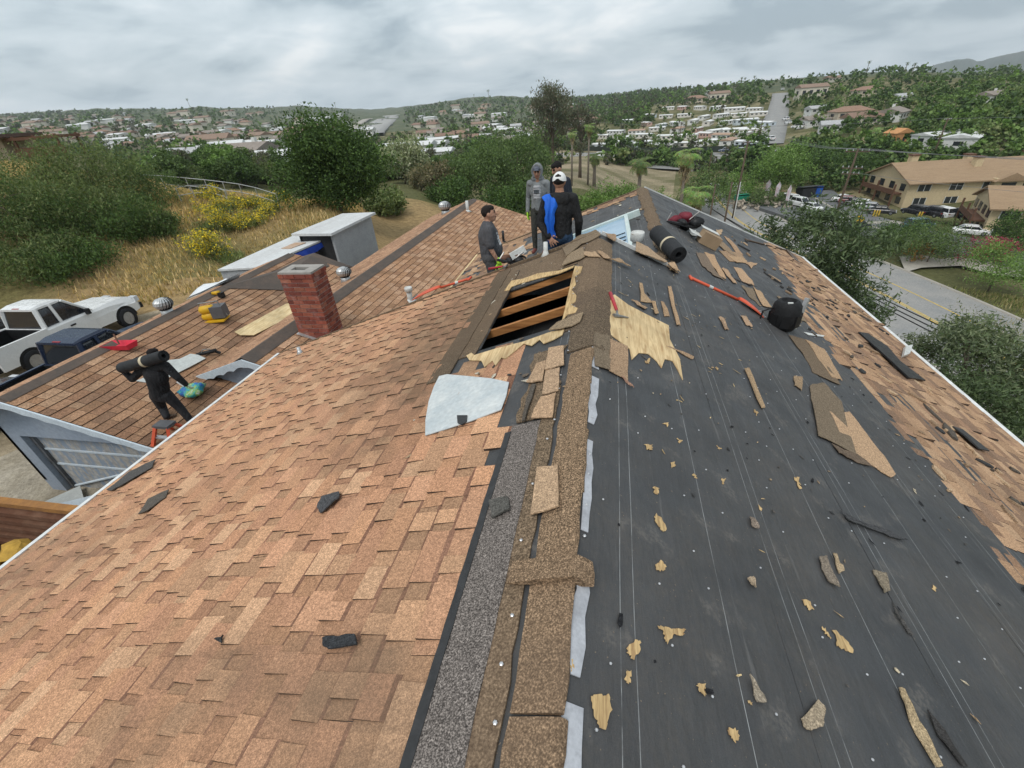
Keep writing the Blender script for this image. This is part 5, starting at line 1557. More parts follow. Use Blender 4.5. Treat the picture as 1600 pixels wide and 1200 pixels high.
while cnt < 215 and tr_ < 3000:
    tr_ += 1
    x = r4.uniform(0, 930)
    if 545 < x < 632: continue
    lo, hi = np.interp(x, [0, 300, 600, 750, 930], [188, 176, 180, 166, 165]), np.interp(x, [0, 150, 300, 430, 600, 750, 930], [212, 228, 252, 250, 232, 232, 222])
    y = lo + (hi - lo) * r4.random()
    P = ground_px(x, y, 100, 3500)
    if P is None: continue
    d = np.linalg.norm(P); k = r4.choice((0, 0, 1, 1, 2, 3, 3, 4, 5)); s_ = np.interp(d, [100, 400, 900, 2500], [.75, .9, 1.15, 1.7])
    zn = next((z for (a, c), z in zones if a <= x < c), 'in the valley')
    zn_ = zn; far = 'near the skyline' if y < lo + (hi - lo) * .33 else ('halfway down' if y < lo + (hi - lo) * .66 else 'low down')
    lab = HN[k].replace(' with a grey-brown roof and chimney', ' with a chimney').replace('hipped house with a terracotta roof', 'terracotta-roofed house') + ' ' + far + ' ' + zn
    if len(lab.split()) > 16: lab = lab.replace(' ' + far, '')
    if len(lab.split()) > 16: lab = lab.replace(' the dark green tree', ' the tree')
    place_parts('town_house', HP[k][:2] if d > 420 else HP[k], (P[0], P[1], hgt(P[0], P[1]) + .3), r4.uniform(-.6, .6), lab, 'house', lab.replace('house', 'houses').replace('building', 'buildings')[:80], s_)
    cnt += 1

# ---------------------------------------------------------------- flats beside the car park
CRM = stained('cream_stucco', (0.60, 0.48, 0.30), (0.50, 0.39, 0.25), .9, .5, .4)
TANR = stained('tan_roof_tiles', (0.34, 0.235, 0.145), (0.25, 0.165, 0.10), .95, .6, .5, (1, 4, 1), .4)
BRNT = flat('dark_brown_trim', (0.13, 0.065, 0.04), .8)
def flats(name, loc, rz, L, W, H, rh, label, nwin, bays, chims, scale=1.0):
    root = empty(name, loc, rz, label, 'flats'); root.scale = (scale,) * 3
    b = B(); x, y = L / 2, W / 2
    b.add([(-x, -y, -2), (x, -y, -2), (x, y, -2), (-x, y, -2), (-x, -y, H), (x, -y, H), (x, y, H), (-x, y, H), (-x, 0, H + rh), (x, 0, H + rh)], [(0, 1, 5, 4), (2, 3, 7, 6), (1, 2, 6, 9, 5), (3, 0, 4, 8, 7)])
    put('wall', b.mesh('wall', CRM), root)
    b = B(); e = .8; ze = H - rh * e / y; P = [(-x - .6, -y - e, ze), (x + .6, -y - e, ze), (x + .6, y + e, ze), (-x - .6, y + e, ze), (-x - .6, 0, H + rh + .08), (x + .6, 0, H + rh + .08)]
    b.add(P + [(a, c, d - .22) for a, c, d in P], [(0, 1, 5, 4), (2, 3, 4, 5), (0, 6, 7, 1), (1, 7, 11, 5), (5, 11, 8, 2), (2, 8, 9, 3), (3, 9, 10, 4), (4, 10, 6, 0), (6, 10, 11, 7), (9, 8, 11, 10)])
    rf = put('roof', b.mesh('roof', TANR), root)
    for cx_ in chims:
        b = B(); b.box((cx_[0], cx_[1], H + rh * (1 - abs(cx_[1]) / y) + .5), (1.3, 1.3, 2.0)); c = put('chimney', b.mesh('chimney', CRM), rf)
        b = B(); b.box((cx_[0], cx_[1], H + rh * (1 - abs(cx_[1]) / y) + 1.6), (1.6, 1.6, .25)); put('chimney_cap', b.mesh('chimney_cap', BRNT), rf)
    for k in range(nwin):
        for lev in (0, 1):
            wx_ = -x + L * (k + .5) / nwin
            b = B(); b.box((wx_, -y - .03, H * (.24 + .5 * lev)), (2.2, .1, H * .24)); w = put('window', b.mesh('window', WINM), root)
            b = B()
            for q in (-1.15, 0, 1.15): b.box((wx_ + q, -y - .07, H * (.24 + .5 * lev)), (.1, .1, H * .26))
            put('frame', b.mesh('frame', WHITE), w)
    for k in range(4):
        for lev in (0, 1):
            wy = -y + W * (k + .5) / 4
            b = B(); b.box((-x - .03, wy, H * (.24 + .5 * lev)), (.1, 1.5, H * .26)); put('window', b.mesh('window', WINM), root)
    b = B(); b.box((-x - .9, 0, H * .5), (1.8, W * .8, .25)); b.box((-x - 1.75, 0, H * .58), (.08, W * .8, .8)); put('balcony', b.mesh('balcony', BRNT), root)
    for q in (-.4, 0, .4):
        b = B(); b.box((-x - 1.7, W * q, H * .42), (.25, .25, H * .9)); put('post', b.mesh('post', BRNT), root)
    for bx, bw in bays:                                # projecting gabled bays
        b = B(); b.box((bx, -y - .55, H * .45), (bw, 1.1, H * .9 + 1)); put('bay', b.mesh('bay', CRM), root)
        b = B(); b.prism([(bx - bw / 2 - .5, -y - 1.7, H - .5), (bx + bw / 2 + .5, -y - 1.7, H - .5), (bx, -y - 1.7, H + 1.0)], (0, 3.2, 0)); put('bay_roof', b.mesh('bay_roof', TANR), root)
        for lev in (0, 1):
            b = B(); b.box((bx, -y - 1.12, H * (.24 + .48 * lev)), (bw * .5, .1, H * .24)); put('window', b.mesh('window', WINM), root)
    for sx_ in (-L * .22, L * .16):                    # outside stairs
        b = B(); b.prism([(sx_, -y - 1.2, 0), (sx_ + 3.4, -y - 1.2, H * .5), (sx_ + 3.4, -y - 1.2, H * .5 - .4), (sx_ + .5, -y - 1.2, -.1)], (0, 1.0, 0)); put('stairs', b.mesh('stairs', BRNT), root)
    return root
A = cp(1408, 324, -23.5); Bp = cp(1600, 333, -23.5)
dirx = (Bp - A)[:2]; dirx /= np.linalg.norm(dirx); dirx = np.array([.9982, .06]); rzA = .06
LF, WF = 46, 14.5
nrm = np.array([-dirx[1], dirx[0]])
ctr = A[:2] + dirx * LF / 2 + nrm * WF / 2
flats('block_of_flats', (ctr[0], ctr[1], -23.6), rzA, LF, WF, 5.0, 2.6, 'long cream two-storey flats with a tan roof behind the car park', 8, [(-6, 5), (9, 5)], [(-19, 1), (-9, -2.5), (-7, 3), (4, 3), (5, -2.5), (16, 2), (18, -2)])
A2 = cp(1530, 372, -23.2); d2 = np.array([.93, -.36]); n2 = np.array([.36, .93]); c2 = A2[:2] + d2 * 11 + n2 * 5.5
flats('yellow_flats', (c2[0], c2[1], -23.3), math.atan2(d2[1], d2[0]), 22, 11, 5.0, 2.0, 'pale yellow two-storey flats cut off by the right edge', 5, [], [(3, 1)])

# ---------------------------------------------------------------- vehicles
CARP = flat('car_paint', (1, 1, 1), .28, var=.05, scale=2, spec=.5, tint=True)
TYRE = flat('tyre_rubber', (.018, .018, .02), .85)
RIM = flat('wheel_rim', (.42, .43, .45), .35, .7)
GLASSC = flat('car_glass', (.018, .02, .024), .08, var=.2, spec=.7)
LAMP = flat('headlamp', (.6, .62, .64), .2, spec=.6)
TAILL = flat('tail_lamp', (.35, .02, .02), .3)
CHROME = flat('chrome_trim', (.5, .5, .52), .25, .8)
def loft(b, secs, col=None):
    """secs: rings of points with the same count"""
    V = [p for s in secs for p in s]; n = len(secs[0]); F = []
    for i in range(len(secs) - 1):
        for k in range(n): F.append((i * n + k, i * n + (k + 1) % n, (i + 1) * n + (k + 1) % n, (i + 1) * n + k))
    F += [tuple(range(n - 1, -1, -1)), tuple((len(secs) - 1) * n + k for k in range(n))]
    b.add(V, F, col)
def ring(y, w, z0, z1, r=.12):
    r = min(r, (z1 - z0) * .4, w * .4)
    return [(-w, y, z0), (w, y, z0), (w, y, z0 + (z1 - z0) * .55), (w - r * .3, y, z1 - r), (w - r, y, z1), (-w + r, y, z1), (-w + r * .3, y, z1 - r), (-w, y, z0 + (z1 - z0) * .55)]
def wheel_meshes(rad, wid):
    b = B(); n = 18; prof = [(rad * .62, -wid / 2), (rad * .96, -wid / 2), (rad, -wid * .3), (rad, wid * .3), (rad * .96, wid / 2), (rad * .62, wid / 2)]
    V = []
    for r, q in prof:
        for k in range(n):
            a = 2 * math.pi * k / n; V.append((q, r * math.cos(a), r * math.sin(a)))
    F = [(i * n + k, i * n + (k + 1) % n, (i + 1) * n + (k + 1) % n, (i + 1) * n + k) for i in range(5) for k in range(n)]
    b.add(V, F); ty = b.mesh('tyre', TYRE, True)
    b = B(); V = []
    for q, r in ((-wid * .42, rad * .63), (wid * .42, rad * .63)):
        for k in range(n): a = 2 * math.pi * k / n; V.append((q, r * math.cos(a), r * math.sin(a)))
    b.add(V, [tuple(range(n)), tuple(range(2 * n - 1, n - 1, -1))])
    for k in range(5):
        a = 2 * math.pi * k / 5
        for q in (-1, 1): b.box((q * wid * .44, rad * .33 * math.cos(a), rad * .33 * math.sin(a)), (.02, .10, .10), col=(1, 1, 1))
    return ty, b.mesh('rim', RIM)
WH = wheel_meshes(.33, .22); WHT = wheel_meshes(.40, .27)
def car_proto(style, col):
    """list of (name, mesh, loc, children); front towards +y"""
    S = dict(sedan=(4.6, .88, .62, .90, 1.42, (-1.75, -1.05, .55, 1.25)), suv=(4.7, .93, .72, 1.05, 1.75, (-2.25, -1.95, .55, 1.20)), hatch=(4.1, .86, .66, .95, 1.5, (-1.95, -1.5, .5, 1.2)), van=(5.0, .95, .75, 1.1, 1.9, (-2.4, -2.25, 1.0, 1.75)))[style]
    L, w, zh, zb, zt, g = S; h = L / 2
    b = B(); b.col = col; b.sm = False
    loft(b, [ring(-h, w * .86, .38, zb - .12), ring(-h + .15, w * .96, .26, zb - .02), ring(-h * .5, w, .22, zb + .02), ring(0, w, .22, zb), ring(g[3] - .1, w, .22, zb - .02), ring(h - .45, w * .95, .24, zh + .14), ring(h - .12, w * .88, .30, zh + .02), ring(h, w * .74, .38, zh - .10)])
    P = [('body', b.mesh('body', CARP), None)]
    b = B(); loft(b, [ring(g[0], w * .80, zb - .05, zb + .02, .02), ring(g[1], w * .80, zb - .05, zt - .05, .10), ring(g[2], w * .80, zb - .05, zt - .03, .10), ring(g[3], w * .86, zb - .08, zb - .0, .02)])
    P.append(('window', b.mesh('window', GLASSC), None))
    b = B(); b.col = col
    loft(b, [ring(g[1] - .05, w * .70, zt - .07, zt - .01, .03), ring(g[1] + .3, w * .74, zt - .06, zt + .03, .05), ring(g[2] - .3, w * .74, zt - .06, zt + .03, .05), ring(g[2] + .04, w * .70, zt - .06, zt - .01, .03)])
    for sx_ in (-1, 1):                                 # pillars
        for (ya, yb_) in ((g[0] + .05, g[1]), (g[3] - .06, g[2])):
            b.tube([(sx_ * w * .83, ya, zb - .02), (sx_ * w * .78, yb_, zt - .05)], .05, 5)
        b.tube([(sx_ * w * .83, (g[1] + g[2]) / 2, zb - .02), (sx_ * w * .79, (g[1] + g[2]) / 2, zt - .05)], .045, 5)
    P.append(('roof', b.mesh('roof', CARP), None))
    for sx_ in (-1, 1):
        b = B(); b.box((sx_ * w * .62, h - .10, zh - .04), (.36, .16, .15)); P.append(('headlight', b.mesh('headlight', LAMP), None))
        b = B(); b.box((sx_ * w * .68, -h + .04, zb - .22), (.30, .10, .18)); P.append(('tail_light', b.mesh('tail_light', TAILL), None))
    return P, (w - .09, h * .62)
PROT = {}
def car(style, col, loc, rz, label, group, cat='car', scale=1.0):
    key = (style, col)
    if key not in PROT: PROT[key] = car_proto(style, col)
    P, (wx_, wy) = PROT[key]
    root = empty('parked_car', loc, rz, label, cat, group); root.scale = (scale,) * 3
    for nm, me, _ in P: put(nm, me, root)
    for sx_ in (-1, 1):
        for sy_ in (-1, 1):
            w = put('wheel', WH[0], root, (sx_ * wx_, sy_ * wy, .33)); put('rim', WH[1], w)
    return root
CW, CK, CS, CR, CBL, CT = (.72, .72, .71), (.02, .02, .022), (.34, .36, .38), (.16, .02, .025), (.03, .05, .10), (.06, .12, .14)
lotz = SZ + .38
u2 = np.array(u_[:2])
def heading(a, c):
    d = (cp(*c) - cp(*a))[:2]; return math.atan2(-d[0], d[1])
LOT = [(1318, 315, 'sedan', CW, 'white car at the far end of the row by the flats'), (1327, 318, 'hatch', CR, 'dark red car second in the row by the flats'), (1338, 321, 'sedan', CK, 'black car third in the row by the flats'), (1349, 324, 'hatch', CW, 'white car fourth in the row by the flats'), (1360, 328, 'sedan', CS, 'silver car fifth in the row by the flats'), (1376, 334, 'sedan', CK, 'black car at the near end of the left row'),
       (1428, 335, 'suv', CK, 'black car right of the little tree in front of the flats'), (1452, 337, 'suv', CK, 'black car behind the white estate'), (1466, 338, 'suv', CW, 'white estate car in front of the flats'), (1495, 341, 'suv', CK, 'dark car right of the white estate'), (1516, 342, 'sedan', CS, 'grey car near the right end of the front row'), (1535, 340, 'sedan', CW, 'white car at the right end of the front row')]
hd = heading((1350, 322), (1380, 338))
for (x, y, st, c, lab) in LOT:
    P = cp(x, y, lotz); car(st, c, (P[0], P[1], lotz), (hd + 1.2) if x < 1400 else .35 + r4.uniform(-.06, .06), lab, 'cars parked in front of the flats')
for (x, y, st, c, rz, lab) in [(1434, 357, 'suv', CT, hd + 1.9, 'dark teal estate car crossing the car park'), (1515, 366, 'sedan', CW, hd + 1.2, 'white car near the yellow flats'), (1235, 318, 'van', CW, hd + .5, 'white van beside the rubble heap'), (1250, 322, 'suv', CW, hd + .5, 'white car in front of the white van'), (1222, 312, 'sedan', CS, hd + .5, 'silver car by the flags left of the pine'), (1268, 328, 'sedan', CW, hd + .5, 'white car half hidden by the pine'), (1310, 352, 'sedan', CW, hd + 2.0, 'white car on the street behind the yellow sign'), (1338, 358, 'sedan', CK, hd + 2.0, 'black car behind the yellow sign')]:
    P = cp(x, y, lotz); car(st, c, (P[0], P[1], lotz), rz, lab, 'cars in and around the car park')
for (x, y, st, c, rz, lab) in [(1133, 241, 'sedan', CBL, 1.4, 'dark car driving on the cross road'), (1027, 250, 'sedan', CW, 1.3, 'white car at the left of the junction'), (1155, 243, 'suv', CS, .3, 'grey car waiting at the foot of the hill road'), (1196, 240, 'sedan', CW, .3, 'white car at the foot of the hill road'), (935, 250, 'suv', CW, 1.4, 'white van on the cross road beside the palms'), (1227, 190, 'sedan', CW, .2, 'upper white car parked beside the hill road'), (1231, 196, 'sedan', CW, .2, 'lower white car parked beside the hill road'), (1203, 222, 'sedan', CW, .1, 'white car parked low on the hill road'), (1245, 203, 'suv', CW, .9, 'white car on the drive right of the hill road'), (1165, 226, 'suv', CR, 1.3, 'dark red car behind the park fence'), (1222, 142, 'sedan', CW, .1, 'tiny white car near the top of the hill road')]:
    P = ground_px(x, y, 100, 1200)
    if P is not None: car(st, c, (P[0], P[1], hgt(P[0], P[1]) + .62), rz, lab, 'cars on the roads in the valley')
# far specks of traffic on the freeway
for i, (x, y) in enumerate([(580, 200), (588, 195), (598, 190), (604, 186), (575, 206), (593, 189)]):
    P = ground_px(x, y, 200, 2500); car('sedan', CW if i % 2 else CK, (P[0], P[1], hgt(P[0], P[1]) + 1.5), -.4, 'tiny car on the distant freeway', 'cars on the freeway', scale=1.3)

# ---------------------------------------------------------------- poles and wires
POLE = stained('pole_wood', (0.12, 0.085, 0.06), (0.06, 0.045, 0.035), .95, .6, 1.5, (1, 1, .1))
PORC = flat('insulator', (.45, .45, .45), .4)
def pole(x, ytop, r, label, rad=.16, arms=((.4, 2.4),), lean=0.0, rz=.3, ins=True, white=False, hmax=14):
    p, h, dist = spot(x, ytop, r); h = min(h, hmax + 30)
    root = empty('utility_pole', p, rz, label, 'utility pole')
    b = B(); b.sm = True; b.tube([(0, 0, -.8), (lean * .5, 0, h * .5), (lean, 0, h)], [rad * 1.25, rad, rad * .75], 8); put('pole', b.mesh('pole', POLE), root)
    tops = []
    for dz, wd in arms:
        b = B(); b.box((lean, 0, h - dz), (wd, .12, .14)); put('crossarm', b.mesh('crossarm', POLE), root)
        for q in (-.45, -.18, .18, .45):
            b = B(); b.lathe([(.05, 0), (.09, .08), (.05, .16), (.07, .22), (.02, .26)], (lean + wd * q, 0, h - dz + .07), 8); put('insulator', b.mesh('insulator', PORC), root)
            tops.append(Vector(p) + Matrix.Rotation(rz, 3, 'Z') @ Vector((lean + wd * q, 0, h - dz + .35)))
    if white:
        b = B(); b.box((0, -rad * 1.2, h * .25), (.18, .06, h * .5)); put('conduit', b.mesh('conduit', PIPEW), root)
    return tops, p, h
T1, p1, h1 = pole(1338, 232, 88, 'tall utility pole with two crossarms left of the flats', arms=((.4, 3.0), (2.6, 2.6), (3.4, 2.2)), rz=-.5, lean=.25)
T2, p2, h2 = pole(1169, 220, 106, 'leaning utility pole with white conduit beside the street bend', arms=((.3, 2.0),), white=True, rad=.2)
T3, p3, h3 = pole(1144, 284, 72, 'plain dark pole beside the street at the roof edge', arms=(), rad=.13)
T4, p4, h4 = pole(1112, 238, 150, 'thin dark pole between the palms and the junction', arms=(), rad=.14)
T5, p5, h5 = pole(1118, 288, 66, 'short brown pole beside the bright fan palm', arms=(), rad=.11)
T6, p6, h6 = pole(1482, 184, 150, 'slanting utility pole on the right hill above the flats', arms=((.4, 2.0),), rz=.4)
T7, p7, h7 = pole(1192, 185, 215, 'utility pole at the foot of the hill road', arms=((.4, 2.2),))
T8, p8, h8 = pole(1065, 190, 240, 'utility pole in the front of the mobile home park', arms=((.4, 2.0),))
T9, p9, h9 = pole(1206, 150, 400, 'utility pole beside the upper hill road', arms=((.4, 2.0),))
WIRE = flat('wire_grey', (.20, .20, .21), .5)
WIREB = flat('wire_black', (.015, .015, .016), .5)
def wire(a, c, sag, rad, label, group='overhead wires', mat=None):
    a, c = np.array(a, float), np.array(c, float); b = B()
    pts = [a + (c - a) * t + np.array([0, 0, -sag * 4 * t * (1 - t)]) for t in np.linspace(0, 1, 26)]
    b.tube(pts, rad, 5, cap=False)
    o = b.build('overhead_wire', mat or WIRE); return tag(o, label, 'wire', group)
off = np.array([70, -42, 0.0])
for k in range(4):
    wire(T1[k], np.array(T1[k]) + off + np.array([k * .6, 0, 2 - .6 * k]), 2.0, .018, 'overhead wire running right from the tall pole above the flats')
    wire(T1[k], np.array(T7[k % 4]), 2.5, .018, 'overhead wire running from the tall pole to the foot of the hill road')
wire(T1[8], np.array(T1[8]) + off, 2.5, .018, 'lower overhead wire crossing in front of the flats roof')
wire(T6[0], np.array(T6[0]) + np.array([60, -10, 1]), 1.0, .025, 'overhead wire at the slanting pole on the right hill')
wire(T6[1], np.array(T6[1]) + np.array([-90, 60, 3]), 2.0, .025, 'overhead wire running left across the hill houses')
# black cables crossing the street below the right eave
pa = [cp(1395, 440, -16), cp(1620, 600, -16)]
for k, dz in enumerate((0, .45, .9)):
    a = atz(1100, 318, -17 + dz * .3); c = atz(1640 - 8 * k, 612 - 16 * k, -13.5)
    wire(a, c, .6, .04, ['lowest of the three black cables over the street', 'middle of the three black cables over the street', 'uppermost of the three black cables over the street'][k], 'black cables over the street', WIREB)

# ---------------------------------------------------------------- car park odds and ends
def bin_thing(x, y, d, col, name, label, cat, z=lotz):
    P = cp(x, y, z); root = empty(name, P, hd + .4, label, cat)
    m = flat(name + '_paint', col, .6)
    b = B(); e = .88
    X, Y, Zh = d; b.add([(-X * e, -Y * e, 0), (X * e, -Y * e, 0), (X * e, Y * e, 0), (-X * e, Y * e, 0), (-X, -Y, Zh), (X, -Y, Zh), (X, Y, Zh), (-X, Y, Zh)], [(3, 2, 1, 0), (0, 1, 5, 4), (1, 2, 6, 5), (2, 3, 7, 6), (3, 0, 4, 7)]); put('body', b.mesh('body', m), root)
    b = B(); b.add([(-X * 1.05, -Y * 1.05, Zh), (X * 1.05, -Y * 1.05, Zh), (X * 1.05, Y * 1.05, Zh + .25), (-X * 1.05, Y * 1.05, Zh + .25), (-X * 1.05, -Y * 1.05, Zh + .08), (X * 1.05, -Y * 1.05, Zh + .08), (X * 1.05, Y * 1.05, Zh + .33), (-X * 1.05, Y * 1.05, Zh + .33)], [(4, 5, 6, 7), (0, 4, 7, 3), (1, 2, 6, 5), (0, 1, 5, 4), (2, 3, 7, 6)]); put('lid', b.mesh('lid', m), root)
bin_thing(1262, 307, (2.6, 1.2, 2.0), (.03, .03, .032), 'rubbish_enclosure', 'black bin enclosure at the back of the car park', 'bin enclosure')
bin_thing(1275, 307, (.7, .6, 1.9), (.02, .10, .42), 'recycling_bin', 'bright blue recycling bin beside the black enclosure', 'bin')
bin_thing(1158, 315, (1.4, .9, 1.4), (.02, .26, .16), 'green_skip', 'green skip beside the street bend', 'skip')
b = B(); P0 = cp(1190, 317, SZ + .3); rs = random.Random(8)
for k in range(120):
    a = rs.uniform(0, 6.28); q = rs.random() ** .6 * 7; hgt_ = (1 - q / 7) * 1.7; s_ = rs.uniform(.2, .7)
    Rm = np.array(Matrix.Rotation(rs.uniform(0, 3), 3, Vector((rs.uniform(-1, 1), rs.uniform(-1, 1), 1)).normalized()))
    b.box((P0[0] + math.cos(a) * q, P0[1] + math.sin(a) * q, SZ + .3 + hgt_ * rs.random()), (s_ * 1.6, s_, s_ * .6), R=Rm, col=shade((.34, .29, .23), .7, 1.2, rs))
tag(b.build('rubble_heap', PAINT), 'heap of broken concrete beside the street bend', 'rubble heap', kind=None)
for i, (x, y) in enumerate([(1199, 312), (1214, 316), (1230, 322)]):
    P = cp(x, y, SZ + .4); root = empty('banner_flag', P, hd + .3 * i, ['leftmost white and pink banner flag by the rubble', 'middle white and pink banner flag by the rubble', 'rightmost white and pink banner flag by the rubble'][i], 'flag', 'banner flags')
    b = B(); b.tube([(0, 0, 0), (0, 0, 3.6), (.5, 0, 4.3)], .04, 6); put('pole', b.mesh('pole', PIPEW), root)
    b = B(); b.add([(0.05, .02, 1), (.9, .02, 1.3), (1.0, .02, 3.4), (.5, .02, 4.2), (.05, .02, 3.5), (0.05, -.02, 1), (.9, -.02, 1.3), (1.0, -.02, 3.4), (.5, -.02, 4.2), (.05, -.02, 3.5)], [(0, 1, 2, 3, 4), (9, 8, 7, 6, 5)] + [(k, 5 + k, 5 + (k + 1) % 5, (k + 1) % 5) for k in range(5)])
    put('cloth', b.mesh('cloth', stained('flag_cloth', (.70, .70, .72), (.55, .20, .25), .8, .8, .9)), root)
    if i < 2:
        b = B(); b.box((2.4, .3, .9), (2.0, 1.6, 1.8)); o = b.build('crate', flat('crate_board', (.42, .29, .17), .9)); o.location = (P[0], P[1], P[2]); tag(o, ['tan wooden crate left by the flags', 'tan wooden crate right by the flags'][i], 'crate')
P = cp(1333, 372, SZ + .35); root = empty('warning_sign', P, -.25, 'yellow diamond road sign beside the pine', 'road sign')
b = B(); b.tube([(0, 0, 0), (0, 0, 2.6)], .05, 6); put('post', b.mesh('post', GALV), root)
b = B(); b.prism([(0, -.06, 2.3), (.75, -.06, 3.05), (0, -.06, 3.8), (-.75, -.06, 3.05)], (0, .04, 0)); sg = put('plate', b.mesh('plate', flat('sign_yellow', (.70, .42, .03), .5)), root)
b = B(); b.box((0, -.09, 3.05), (.12, .02, .6)); b.box((.0, -.09, 3.1), (.5, .02, .10)); b.tube([(0, -.09, 2.9), (.2, -.09, 2.6)], .04, 4); b.tube([(0, -.09, 2.9), (-.2, -.09, 2.6)], .04, 4); b.lathe([(.02, 0), (.09, .06), (.09, .14), (.02, .2)], (0, -.09, 3.34), 8); put('symbol', b.mesh('symbol', BLACKP), root)
for i, (x, y) in enumerate([(1364, 338), (1368, 338), (1372, 338), (1434, 341), (1438, 341)]):
    P = cp(x, y, lotz); b = B(); b.lathe([(.13, 0), (.13, 1.0), (.10, 1.1), (.02, 1.14)], P, 8); tag(b.build('bollard', YEL), ['first yellow bollard of three left of the little tree', 'middle yellow bollard of three left of the little tree', 'last yellow bollard of three left of the little tree', 'left one of two yellow bollards by the white estate', 'right one of two yellow bollards by the white estate'][i], 'bollard', 'yellow bollards')
# park fence along the cross road
path = [ground_px(x, y, 100, 700) for x, y in [(900, 236), (960, 238), (1020, 239), (1080, 238.5), (1140, 237), (1190, 234)]]
fen = empty('park_fence', path[0], 0, 'dark screened fence along the front of the mobile home park', 'fence')
for i in range(len(path) - 1):
    a, c = path[i], path[i + 1]; b = B()
    P = [a + (0, 0, -.3), c + (0, 0, -.3), c + (0, 0, 1.9), a + (0, 0, 1.9)]; P = [q - path[0] for q in P]
    b.prism(P, (.05, .12, 0)); put('fence_panel', b.mesh('fence_panel', flat('dark_fence', (.035, .045, .035), .9)), fen)
# ---------------------------------------------------------------- torn-up roofing: tears, scraps, caps
cw = lambda pts: pts
TEARS = [Z4([(60, 10), (82, 25), (110, 80), (85, 85), (68, 50)]), Z4([(60, 225), (82, 205), (104, 228), (95, 250), (65, 245)]), Z4([(72, 478), (120, 490), (180, 492), (165, 522), (118, 512), (105, 550), (95, 510)]),
         Z4([(238, 718), (262, 725), (262, 768), (246, 755)]), Z4([(358, 898), (402, 912), (405, 945), (390, 966), (365, 930)]), Z4([(665, 370), (700, 375), (714, 414), (690, 400)]),
         Z4([(798, 490), (850, 535), (886, 588), (848, 580), (815, 560)]), Z4([(750, 485), (768, 490), (790, 530), (770, 515)]), Z4([(1214, 310), (1230, 318), (1226, 332), (1216, 325)]), Z4([(445, 790), (458, 798), (455, 808)]),
         Z2([(855, 905), (890, 900), (935, 895), (945, 960), (915, 1042), (888, 1030), (870, 980)]), Z2([(1005, 702), (1038, 672), (1066, 672), (1060, 720), (1032, 752), (1015, 730)]), Z2([(1002, 800), (1025, 795), (1022, 852), (1000, 842)]),
         Z2([(1140, 610), (1200, 625), (1250, 630), (1240, 655), (1200, 645), (1172, 685), (1160, 640)]), Z2([(1300, 855), (1332, 850), (1333, 900), (1310, 880)]), Z2([(770, 755), (780, 750), (790, 805), (775, 800)]),
         Z5([(10, 730), (45, 740), (48, 760), (30, 755)]), Z5([(120, 812), (140, 808), (148, 825), (130, 835)]), Z5([(330, 880), (350, 882), (345, 900)]), Z5([(50, 910), (75, 920), (70, 940), (55, 935)]), Z5([(55, 1035), (80, 1045), (92, 1066), (62, 1066)]),
         Z5([(310, 412), (325, 415), (320, 428)]), Z5([(92, 645), (115, 650), (108, 660)]), Z5([(150, 712), (170, 715), (165, 730)]), Z5([(315, 740), (340, 755), (322, 760)]), Z5([(12, 390), (35, 380), (30, 400)]), Z5([(214, 855), (235, 868), (228, 874)]), Z5([(470, 592), (488, 598), (484, 612)]),
         Z5([(640, 870), (655, 875), (670, 912), (660, 918)]), Z5([(490, 190 + 800), (500, 1000), (498, 1010)])]
for i, t in enumerate(TEARS):
    slab_obj('torn_felt_patch', R3, pR, jag(t, 2.1, 900 + i, 5), 0.0065, 0.0015, CHIP, right_slope, 0.004, seed=i)
